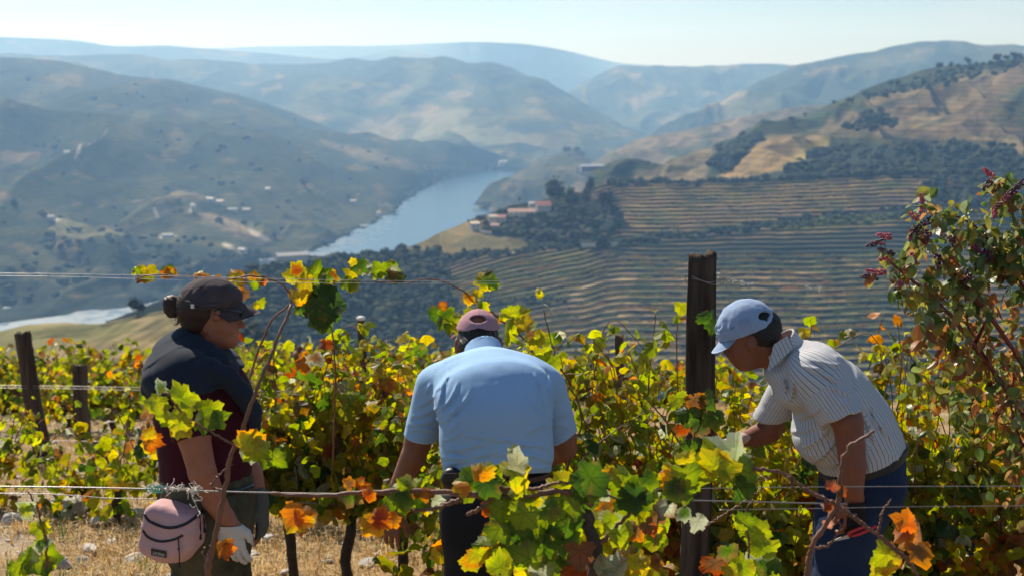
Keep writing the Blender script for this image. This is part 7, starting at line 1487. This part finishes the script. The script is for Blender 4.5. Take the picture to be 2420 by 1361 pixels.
flesh("body", fb, n_(1640, 1760) - (0, .33, 0), n_(2160, 690) + (0, .36, 0), .0044, [SK_R], tR)
# hair, grey-black, below the cap
fh = Field().ell(n_(1780, 780), (rn(70), .080, rn(56)), X=(1, 0, .35), Z=(-.35, 0, 1), k=.01).ell(n_(1808, 800), (rn(32), .066, rn(26)), k=.02)
fh.m.append(lambda p, d: smax(d, -((p - n_(1765, 800)) @ nrm((1, 0, .55))), .006)); fh.sub(lambda p: f_ell(p, n_(1777, 815, -.085), A3((1, 0, 0)), A3(YY), A3((0, 0, 1)), (rn(15), .04, rn(22))), .004)
fh.disp(lambda p: .0006 * np.sin((p[:, 0] * 1.4 - p[:, 2]) * 300 + 5 * wob(p, .02, 12)) + .0008 * wob(p, .02, 9))
flesh("hair", fh, n_(1690, 850) - (0, .12, 0), n_(1860, 700) + (0, .12, 0), .003, [hair_mat("hair_greying", (.014, .012, .011))], tR)
# cap: tall pale blue crown, gathered, with strap and opening at the back
C_R = cloth("cap_pale_blue", (.28, .36, .50), noise=(18, .5, (.21, .28, .40)), bump=(500, .3, .001))
cc_ = n_(1764, 763); cX = nrm((1, 0, .30)); cZ = nrm((-.30, 0, 1)); cY = np.array((0, 1., 0))
fc = Field().ecap(n_(1770, 800), cc_ - cZ * rn(2), YY, (.090, rn(74)), (.086, rn(69)), .01).ell(cc_ - cZ * rn(4) - cX * rn(4), (rn(71), .086, rn(46)), X=cX, Z=cZ, k=.012)
lowp = n_(1765, 778); fc.cut(lowp - cZ * .002, -nrm((-.42, 0, 1)))
fc.sub(lambda p: f_ell(p, n_(1812, 746, -.075), cX, cY, cZ, (rn(22), .04, rn(12))), .003); fc.sub(lambda p: f_ell(p, n_(1822, 748, .0), cX, cY, cZ, (rn(16), .05, rn(10))), .003)
def gath(p):
    q = p - cc_; w = q @ cZ; ph = np.arctan2(q @ cY, q @ cX); return .0052 * (np.abs(np.sin(ph * 8.5 + 2 * wob(p, .03, 3))) - .5) * np.exp(-((w - .012) / .018) ** 2) + .003 * wob(p, .03, 5, 3) - .0022 * np.exp(-((w - .0 + .0) / .0022) ** 2)
fc.disp(gath)
cap = flesh("cap", fc, n_(1680, 810) - (0, .12, 0), n_(1860, 690) + (0, .12, 0), .0028, [C_R], tR)
m = MB(); fwd = nrm((-.55, -.05, -.83)); c0 = n_(1716, 790); upb = nrm((-.83, 0, .55)); rt = cY
plate(m, lambda s, t: c0 + rt * .068 * s * (1 - .1 * t) + fwd * (rn(56) * t * math.sqrt(max(0, 1 - .75 * s * s)) - .0) + np.array((.02 * s * s, 0, 0)) - upb * (.006 * s * s - .004 * t), 23, 10, .004)
m.build("cap_brim", [C_R], cap)
TX = mat("cap_thread", (.22, .30, .42)); text_on(fc, "TIME", (1742, 771), (1772, 756), 10, 4.4, 5.1, TX, "lettering", cap, lift=.0012); text_on(fc, "clube", (1718, 783), (1736, 774), 5, 4.4, 5.1, mat("cap_thread_teal", (.05, .22, .28)), "lettering", cap, lift=.0012)
# shirt: white with thin blue-grey stripes running from shoulder to hem
def stripe_mat():
    m = bpy.data.materials.new("striped_cotton"); m.use_nodes = True; n = m.node_tree.nodes; l = m.node_tree.links; b = n["Principled BSDF"]
    uv = n.new("ShaderNodeUVMap"); sp = n.new("ShaderNodeSeparateXYZ"); l.new(uv.outputs[0], sp.inputs[0])
    a = n.new("ShaderNodeMath"); a.operation = 'MULTIPLY'; a.inputs[1].default_value = 1 / .0118; l.new(sp.outputs['X'], a.inputs[0])
    f = n.new("ShaderNodeMath"); f.operation = 'FRACT'; l.new(a.outputs[0], f.inputs[0])
    r = n.new("ShaderNodeValToRGB"); e = r.color_ramp.elements; e[0].position = 0; e[0].color = (.27, .28, .33, 1); e[1].position = .24; e[1].color = (.27, .28, .33, 1)
    for p_, c_ in ((.30, (.56, .56, .55, 1)), (.60, (.56, .56, .55, 1)), (.63, (.42, .40, .40, 1)), (.70, (.42, .40, .40, 1)), (.73, (.56, .56, .55, 1)), (.97, (.56, .56, .55, 1))):
        q = e.new(p_); q.color = c_
    l.new(f.outputs[0], r.inputs['Fac']); l.new(r.outputs['Color'], b.inputs['Base Color']); b.inputs['Roughness'].default_value = .85; b.inputs['Specular IOR Level'].default_value = .15
    b.inputs['Sheen Weight'].default_value = .0
    t = n.new("ShaderNodeTexNoise"); t.inputs['Scale'].default_value = 400; u = n.new("ShaderNodeBump"); u.inputs['Strength'].default_value = .25; u.inputs['Distance'].default_value = .001; tc = n.new("ShaderNodeTexCoord"); l.new(tc.outputs['Object'], t.inputs['Vector']); l.new(t.outputs['Fac'], u.inputs['Height']); l.new(u.outputs[0], b.inputs['Normal'])
    tr = n.new("ShaderNodeBsdfTranslucent"); l.new(r.outputs['Color'], tr.inputs['Color']); s = n.new("ShaderNodeMixShader"); s.inputs['Fac'].default_value = .12; o = n["Material Output"]; l.new(b.outputs[0], s.inputs[1]); l.new(tr.outputs[0], s.inputs[2]); l.new(s.outputs[0], o.inputs['Surface'])
    return m
S_M = stripe_mat()
fs = Field(); spine = [n_(2040, 1110), n_(2030, 1060), n_(2000, 1000), n_(1962, 935), n_(1915, 875), n_(1872, 842)]
fs.echain(spine, YY, [(.165, rn(96)), (.17, rn(100)), (.175, rn(100)), (.175, rn(88)), (.165, rn(66)), (.09, rn(38))], .05)
fs.ell(n_(1930, 1030, -.03), (rn(58), .13, rn(62)), X=(1, 0, .6), k=.05)                             # hanging front of the shirt
fs.ell(n_(1925, 868, -.10), (rn(64), .10, rn(42)), X=(1, 0, -.5), k=.04); fs.ell(n_(1905, 868, .10), (rn(60), .10, rn(42)), X=(1, 0, -.5), k=.04)
sa, sb = n_(1925, 893, -.15), n_(1992, 990, -.21); sax = nrm(sb - sa); s_n = nrm(sax + np.array((-.05, -.1, -.45)))
fs.raw(lambda p: smax(f_cone(p, sa, sb + sax * .08, .082, .074), (p - sb) @ s_n, .003), .03)
ta, tb = n_(1880, 893, .16), n_(1822, 985, .22); tax = nrm(tb - ta)
fs.raw(lambda p: smax(f_cone(p, ta, tb + tax * .06, .072, .058), (p - tb) @ nrm(tax + np.array((.5, 0, -.4))), .003), .03)
def rfold(p): return folds(p, (.55, 0, .85), .060, .010, 301, .6, .13, .0) + folds(p, (.9, .1, -.4), .085, .008, 302, .6, .15, .05) + folds(p, (1, 0, .2), .03, .004, 303, .6, .06, .2)
fs.disp(rfold)
CRR = [(1905, 872, 1985, 906, 1.2, -6), (1895, 862, 1960, 868, 1, 5), (1925, 850, 1990, 862, .8, 4), (1850, 935, 1846, 892, 1, 6), (1862, 955, 1868, 900, 1, 6), (1835, 905, 1822, 960, .8, 4), (1955, 915, 2010, 935, .8, -5), (1880, 990, 1940, 960, .9, 6), (1870, 1020, 1930, 1005, .9, 5), (1895, 1060, 1950, 1020, .9, 6), (1915, 1095, 1975, 1040, .9, 6), (1965, 1100, 2040, 1050, .8, 6), (2060, 960, 2092, 1020, .9, 6), (2045, 985, 2078, 1050, .8, 5), (2085, 1000, 2112, 1045, .7, 4), (2020, 990, 2050, 1060, .7, -5), (1940, 985, 1960, 925, .6, 5), (1985, 965, 2012, 940, .7, 4)]
fs.disp(lambda p: creases(p, CRR, DR + .05, 4.0, .007))
fs.cut(n_(2040, 1080), nrm((.34, 0, -1)))
fs.ell(n_(1840, 878), (rn(36), .105, rn(34)), k=.03).ell(n_(1868, 925, -.04), (rn(40), .10, rn(40)), k=.04)
fs.sub(lambda p: f_ecap(p, n_(1846, 836), n_(1812, 800), A3(YY), (.060, .055), (.064, .060)), .005)
def spine_uv(V):
    P0 = np.array(spine); best = np.full(len(V), 1e9); U = np.zeros(len(V)); lat = A3(YY)
    for i in range(len(P0) - 1):
        a, b = P0[i], P0[i + 1]; ax = (b - a) / np.linalg.norm(b - a); dp = np.cross(ax, lat); h = np.clip(((V - a) @ ax) / np.linalg.norm(b - a), 0, 1); q = V - a - (h * np.linalg.norm(b - a))[:, None] * ax; d = np.linalg.norm(q, axis=1)
        t = d < best; best[t] = d[t]; U[t] = (np.arctan2(q @ lat, q @ dp) * .135)[t]
    u1 = U.copy()
    for a, b, r in ((sa, sb, .076), (ta, tb, .065)):
        ax = nrm(b - a); e1 = nrm(np.cross(ax, (0, 0, 1))); e2 = np.cross(ax, e1); q = V - a; h = (q @ ax) / np.linalg.norm(b - a); d = f_cone(V, a + ax * .045, b + ax * .08, r * 1.06, r); m_ = (d < .012) & (h > .32); u1[m_] = (np.arctan2(q @ e2, q @ e1) * r)[m_]
    return np.stack([u1, np.zeros(len(V))], -1)
flesh("shirt", fs, n_(1780, 1150) - (0, .36, 0), n_(2160, 780) + (0, .38, 0), .0040, [S_M], tR, uvf=spine_uv)
# collar: stand and fold
fco = Field().ecap(n_(1872, 858), n_(1832, 806), YY, (.084, .080), (.080, .074), .01); ca, cb = n_(1874, 856), n_(1834, 812); cax = nrm(cb - ca); fco.cut(cb, cax); fco.cut(ca, -cax)
fco.sub(lambda p: f_ecap(p, n_(1885, 870), n_(1822, 795), A3(YY), (.077, .072), (.073, .066)), .002)
co = flesh("collar", fco, n_(1790, 930) - (0, .14, 0), n_(1900, 770) + (0, .14, 0), .003, [S_M], tR, uvf=lambda V: np.stack([np.arctan2(V[:, 1] - DR, V[:, 2] - n_(1850, 835)[2]) * .08, V[:, 0] * 0], -1))
for sd in (-1, 1):
    m = MB(); plate(m, lambda s, t: n_(1862 - 34 * (s + 1) / 2 - 16 * t * (s + 1) / 2, 792 + 22 * (s + 1) / 2 + 68 * t * (.45 + .55 * (s + 1) / 2), sd * (.080 + .024 * t)) + np.array((.02 * t * (1 - s) / 2, 0, 0)), 10, 10, .003)
    mm = m.mesh("collar_leaf", [S_M]); co2 = obj("collar_leaf", mm, co)
    uvl = mm.uv_layers["UVMap"]; vi = np.zeros(len(mm.loops), np.int32); mm.loops.foreach_get("vertex_index", vi); vv = np.zeros(len(mm.vertices) * 3, np.float32); mm.vertices.foreach_get("co", vv); vv = vv.reshape(-1, 3); uu = np.stack([vv[:, 0] * .8 + vv[:, 2] * .35, vv[:, 0] * 0], -1); uvl.data.foreach_set("uv", uu[vi].ravel().astype(np.float32))
# belt and jeans
J_R = cloth("denim", (.011, .020, .048), bump=(600, .5, .0012), noise=(5, .7, (.022, .038, .08)))
ft = Field().echain([n_(2046, 1060), n_(2038, 1140), n_(2006, 1225), n_(1996, 1300)], YY, [(.160, rn(94)), (.17, rn(98)), (.15, rn(76)), (.12, rn(62))], .04)
ft.echain([n_(1996, 1250, -.085), n_(1988, 1380, -.085), n_(1990, 1560, -.07), n_(1992, 1740, -.05)], YY, [(.088, rn(72)), (.082, rn(64)), (.070, rn(56)), (.066, rn(52))], .04); ft.echain([n_(1990, 1250, .085), n_(1970, 1380, .09), n_(1958, 1560, .10), n_(1952, 1740, .10)], YY, [(.088, rn(70)), (.082, rn(62)), (.070, rn(56)), (.066, rn(50))], .04)
ft.ell(n_(2074, 1135, 0), (rn(54), .15, rn(54)), k=.03)
ft.cut(n_(2040, 1084), nrm((-.34, 0, 1))); ft.disp(lambda p: folds(p, (.5, .2, 1), .08, .012, 331, .7, .14, .0) + folds(p, (1, .2, -.4), .06, .006, 332, .7, .12, .1))
jn = flesh("jeans", ft, n_(1870, 1790) - (0, .32, 0), n_(2170, 1050) + (0, .32, 0), .0055, [J_R], tR)
fbt = Field().ecap(n_(2036, 1130), n_(2044, 1040), YY, (.174, rn(103)), (.172, rn(101)), .01); bn = nrm((-.34, 0, 1)); fbt.cut(n_(2040, 1074), bn); fbt.cut(n_(2040, 1074) - bn * .036, -bn)
flesh("belt", fbt, n_(1900, 1170) - (0, .3, 0), n_(2170, 1030) + (0, .3, 0), .004, [BK], tR)
# black glove and red-handled secateurs
fg = Field(); hand(fg, n_(2020, 1182, -.21), nrm(n_(2016, 1275, -.20) - n_(2020, 1182, -.21)), (.2, -1, 0), (-1, -.3, 0), S=1.02, curl=(30, 42, 28), glove=.004); fg.cone(n_(2018, 1172, -.215), n_(2020, 1190, -.21), .036, .033, .01); fg.disp(lambda p: .0012 * wob(p, .015, 5))
flesh("work_glove", fg, n_(1960, 1310) - (0, .32, 0), n_(2085, 1150) + (0, -.05, 0), .0026, [cloth("glove_black", (.016, .016, .018), bump=(300, .5, .0015))], tR)
se = n_(2010, 1262, -.235); ts_ = thing("secateurs", tuple(se), "red-handled secateurs held in the bent man's black glove", "secateurs"); RD = mat("red_grip", (.45, .02, .02), rough=.4, spec=.5); ST = mat("blade_steel", (.35, .35, .36), rough=.35, metal=1)
for sg_ in (-1, 1):
    m = MB(); v, f = tube_geo(smooth_path([se + (.005 * sg_, 0, -.005), se + (.022 * sg_ + .02, -.006, .01), se + (.016 * sg_ + .065, -.004, .03)], 12), .0058, 7); m.add(v, f); m.build("handle", [RD], ts_)
m = MB(); plate(m, lambda s, t: se + np.array((-.004 - .055 * t, -.002, -.004 - .018 * t + .009 * s * (1 - t * .8))), 6, 8, .003); m.build("blade", [ST], ts_)
fg3 = Field(); hand(fg3, n_(1761, 1036, .16), nrm((-1, -.25, -.15)), (0, 0, 1), (0, -.8, .3), S=.97, curl=(22, 30, 22), glove=.0025); flesh("thin_glove", fg3, n_(1690, 1110, .1) - (0, .12, 0), n_(1775, 990, .1) + (0, .18, 0), .0028, [cloth("glove_pinkish", (.50, .34, .30), bump=(300, .5, .0012))], tR)
for sx, dd in ((1975, -.05), (1938, .10)):
    fsh = Field().ell(n_(sx, 1770, dd) - (.03, 0, 0), (.14, .05, .05), k=.02); flesh("shoe", fsh, n_(sx - 120, 1830, dd) - (0, .1, 0), n_(sx + 120, 1710, dd) + (0, .1, 0), .007, [cloth("boot_brown", (.05, .035, .025))], tR)
# ---------------------------------------------------------------- pokeweed at right: red stems, drooping leaves, dark berry racemes
DP = 5.35
M_rstem = mat("red_stem", (.20, .025, .03), rough=.45, spec=.4, noise=(30, .6, (.11, .03, .02)))
M_pleaf = mat("pokeweed_leaf", attr=True, rough=.38, spec=.4, trans=.5, noise=(40, .35, (.05, .06, .02)))
M_berry = mat("berry_skin", attr=True, rough=.3, spec=.5)
tp2 = thing("pokeweed", (float(P(2400, 1200, DP).x), DP, float(gz(1.9, DP))), "tall pokeweed bush with red stems and dark berry spikes at the right edge", "bush")
stems = [([(2560, 1500), (2520, 1250), (2440, 1020), (2350, 880), (2290, 800), (2240, 740), (2190, 690), (2140, 650), (2105, 620)], .013), ([(2470, 1120), (2440, 920), (2370, 790), (2300, 700), (2250, 640), (2200, 590), (2170, 560)], .011), ([(2330, 850), (2280, 760), (2215, 700), (2160, 690), (2110, 680)], .006),
         ([(2450, 960), (2460, 820), (2430, 700), (2380, 620), (2330, 560), (2280, 520), (2200, 500)], .009), ([(2460, 850), (2500, 700), (2470, 560), (2420, 500), (2370, 460), (2345, 430)], .008), ([(2300, 830), (2320, 780), (2340, 740)], .009), ([(2380, 800), (2300, 690), (2240, 690), (2205, 730)], .004),
         ([(2430, 700), (2400, 640), (2360, 600), (2350, 560)], .005), ([(2500, 700), (2440, 620), (2420, 560), (2440, 500)], .006), ([(2350, 880), (2300, 850), (2240, 800), (2200, 770)], .004), ([(2480, 1150), (2420, 1060), (2390, 960), (2400, 860)], .008)]
rg = np.random.RandomState(71); tw = []
for cps, r in stems:
    dd = rg.uniform(-.12, .12); pth = smooth_path([P(x, y, DP + dd * (i / len(cps))) for i, (x, y) in enumerate(cps)], 40); v, f = tube_geo(pth + rg.normal(0, .0015, pth.shape), np.linspace(r, r * .35, 40), 7, rough=.05); m = MB(); m.add(v, f); m.build("stem", [M_rstem], tp2); tw.append(pth)
# lance-shaped leaf
def lance(n=9):
    x = np.linspace(0, 1, n); w = .27 * np.sin(np.pi * x ** .8) ** .9 + .004; up = np.stack([x, w], -1); pts = np.vstack([np.stack([x, 0 * x], -1), up, np.stack([x, -w], -1)]); k = np.arange(n - 1)
    return pts, [np.stack([k, k + 1, n + k + 1, n + k], -1), np.stack([2 * n + k, 2 * n + k + 1, k + 1, k], -1)]
T_LA = lance(); lm = MB(); PG = [(.09, .15, .03), (.14, .21, .05), (.23, .28, .07), (.34, .32, .05), (.40, .34, .05), (.28, .33, .16)]; PD = [(.40, .13, .03), (.46, .20, .05), (.28, .09, .03), (.50, .28, .09)]
def pk(pos, n, spread, cols, size, droop=1.1, T=T_LA):
    q = np.array(pos) + rg.normal(0, spread, (n, 3)); tip = np.stack([rg.normal(0, .6, n), rg.normal(0, .6, n), -rg.uniform(.1, 1.5, n) * droop + .2], -1); nr = np.stack([rg.normal(0, .5, n), rg.normal(-.2, .6, n), rg.uniform(.2, 1.2, n)], -1)
    c = np.array(cols)[rg.randint(len(cols), size=n)] * rg.uniform(.7, 1.3, (n, 1)); c1 = np.where(rg.rand(n, 1) < .2, np.array(PD)[rg.randint(4, size=n)], c * 1.1); add_leaves(lm, q, tip, nr, size * rg.uniform(.5, 1.25, n), c, c1, rg, T, .5, fold=rg.uniform(.1, .8, (n, 1)))
for pth in tw:
    for k in range(8, 40):
        p = pth[k]; py = PIX(p)[1]
        if py < 770: pk(p, 3 if py < 700 else 1, .035, PG if rg.rand() < .8 else PD, .058)
        elif rg.rand() < .75: pk(p, 3, .035, PD if rg.rand() < .6 else PG, .06, 1.4)
for x, y, n, s in ((2200, 860, 30, .08), (2300, 930, 40, .09), (2400, 930, 50, .09), (2350, 1030, 40, .09), (2240, 980, 30, .08), (2420, 1120, 40, .09), (2240, 520, 46, .06), (2200, 540, 24, .05), (2280, 560, 40, .07), (2330, 590, 46, .07), (2390, 560, 50, .07), (2420, 620, 40, .07), (2140, 600, 26, .045), (2120, 640, 22, .04), (2170, 650, 24, .05), (2260, 640, 26, .055), (2320, 660, 34, .06), (2390, 690, 34, .06), (2370, 440, 12, .03), (2400, 450, 12, .03), (2430, 470, 16, .04), (2180, 500, 16, .035), (2200, 730, 20, .04), (2230, 760, 14, .035), (2450, 760, 30, .07), (2360, 620, 30, .06), (2300, 540, 26, .06)):
    pk(P(x, y, DP), int(n * .62), s, PG, .060)
for x, y, n, s in ((2320, 780, 16, .04), (2390, 740, 26, .05), (2420, 800, 26, .05), (2380, 850, 22, .05), (2270, 730, 12, .03), (2300, 880, 18, .05), (2440, 900, 30, .06), (2420, 1000, 30, .06), (2400, 1080, 24, .06), (2390, 1180, 24, .07), (2340, 960, 20, .06)): pk(P(x, y, DP), int(n * .7), s, PD, .05, 1.6)
lm.build("leaves", [M_pleaf], tp2, smooth=False)
ra = [((2090, 572), (2045, 580), 'k'), ((2105, 560), (2072, 555), 'p'), ((2110, 600), (2075, 588), 'k'), ((2105, 612), (2075, 612), 'p'), ((2090, 645), (2045, 640), 'p'), ((2075, 655), (2030, 652), 'k'), ((2180, 500), (2178, 458), 'p'), ((2170, 515), (2150, 505), 'p'), ((2200, 520), (2150, 545), 'k'), ((2165, 535), (2148, 570), 'm'), ((2180, 545), (2150, 560), 'k'), ((2195, 545), (2190, 575), 'm'),
      ((2345, 418), (2325, 400), 'p'), ((2340, 430), (2322, 450), 'k'), ((2400, 450), (2345, 495), 'm'), ((2352, 495), (2350, 515), 'p'), ((2420, 430), (2370, 470), 'k'), ((2335, 590), (2300, 640), 'k'), ((2345, 600), (2290, 660), 'k'), ((2215, 605), (2220, 640), 'k'), ((2150, 600), (2165, 625), 'm'), ((2250, 560), (2255, 585), 'm'), ((2300, 580), (2320, 600), 'm'), ((2290, 640), (2280, 670), 'k'), ((2130, 665), (2125, 680), 'p')]
cl = {'k': (.018, .010, .022), 'p': (.42, .06, .10), 'm': (.16, .02, .05)}
for i, (a, b, kk) in enumerate(ra):
    A_, B_ = np.array(P(a[0], a[1], DP - .06)), np.array(P(b[0], b[1], DP - .09)); m = MB(); v, f = tube_geo([A_, (A_ + B_) / 2, B_], .002, 5); m.add(v, f, np.array((.35, .05, .08)))
    n = int(26 + np.linalg.norm(B_ - A_) * 500)
    for q in range(n):
        t_ = rg.rand(); an = rg.uniform(0, 6.28); R = .009 * (1 - .6 * t_) + .002; e1 = nrm(np.cross(B_ - A_, (0, 1, .2))); e2 = nrm(np.cross(B_ - A_, e1)); v, f = ICO1
        m.add(v * (.0046 * (1 - .35 * t_)) + A_ + (B_ - A_) * t_ + (e1 * math.cos(an) + e2 * math.sin(an)) * R, f, np.array(cl[kk]) * rg.uniform(.6, 1.6) if rg.rand() < .85 else np.array((.3, .04, .07)))
    m.build("berry_raceme", [M_berry], tp2)
# small pale thistle-like weed heads standing among the vines at right
tw2 = thing("weed", (float(P(2150, 1000, 6.4).x), 6.4, float(gz(1.8, 6.4))), "spindly pale-headed weed rising behind the bent man's back", "weed"); m = MB(); hd = MB()
for i in range(12):
    a, b = P(2150 + rg.uniform(-20, 20), 1150, 6.4), P(2120 + i * 11 + rg.uniform(-8, 8), 800 + rg.uniform(0, 70), 6.4 + rg.uniform(-.1, .1)); pth = smooth_path([a, (np.array(a) + np.array(b)) / 2 + rg.normal(0, .03, 3), b], 12); v, f = tube_geo(pth, np.linspace(.002, .001, 12), 5); m.add(v, f)
    hd = MB(); v, f = ICO1
    for q in range(4): hd.add(v * .009 * rg.uniform(.6, 1.2) + pth[-1] + rg.normal(0, .012, 3), f, np.array((.38, .40, .22)) * rg.uniform(.6, 1.2))
    hd.build("flower_head", [M_berry], tw2)
m.build("stem", [M_cane], tw2)
# ---------------------------------------------------------------- the air
hv, hf = box_geo(19000, 16600, 292 + 620, (0, 16600 / 2 - 300, (620 - 292) / 2))
mh = bpy.data.materials.new("haze"); mh.use_nodes = True
nh = mh.node_tree.nodes; nh.remove(nh["Principled BSDF"])
pv = nh.new("ShaderNodeVolumePrincipled"); pv.inputs['Color'].default_value = (.30, .58, 1.0, 1); pv.inputs['Absorption Color'].default_value = (1, 1, 1, 1); pv.inputs['Density'].default_value = .00013; pv.inputs['Anisotropy'].default_value = 0.4
mh.node_tree.links.new(pv.outputs[0], nh["Material Output"].inputs['Volume'])
obj("haze", mk_mesh("haze", hv, [hf], [mh], False), kind='stuff')
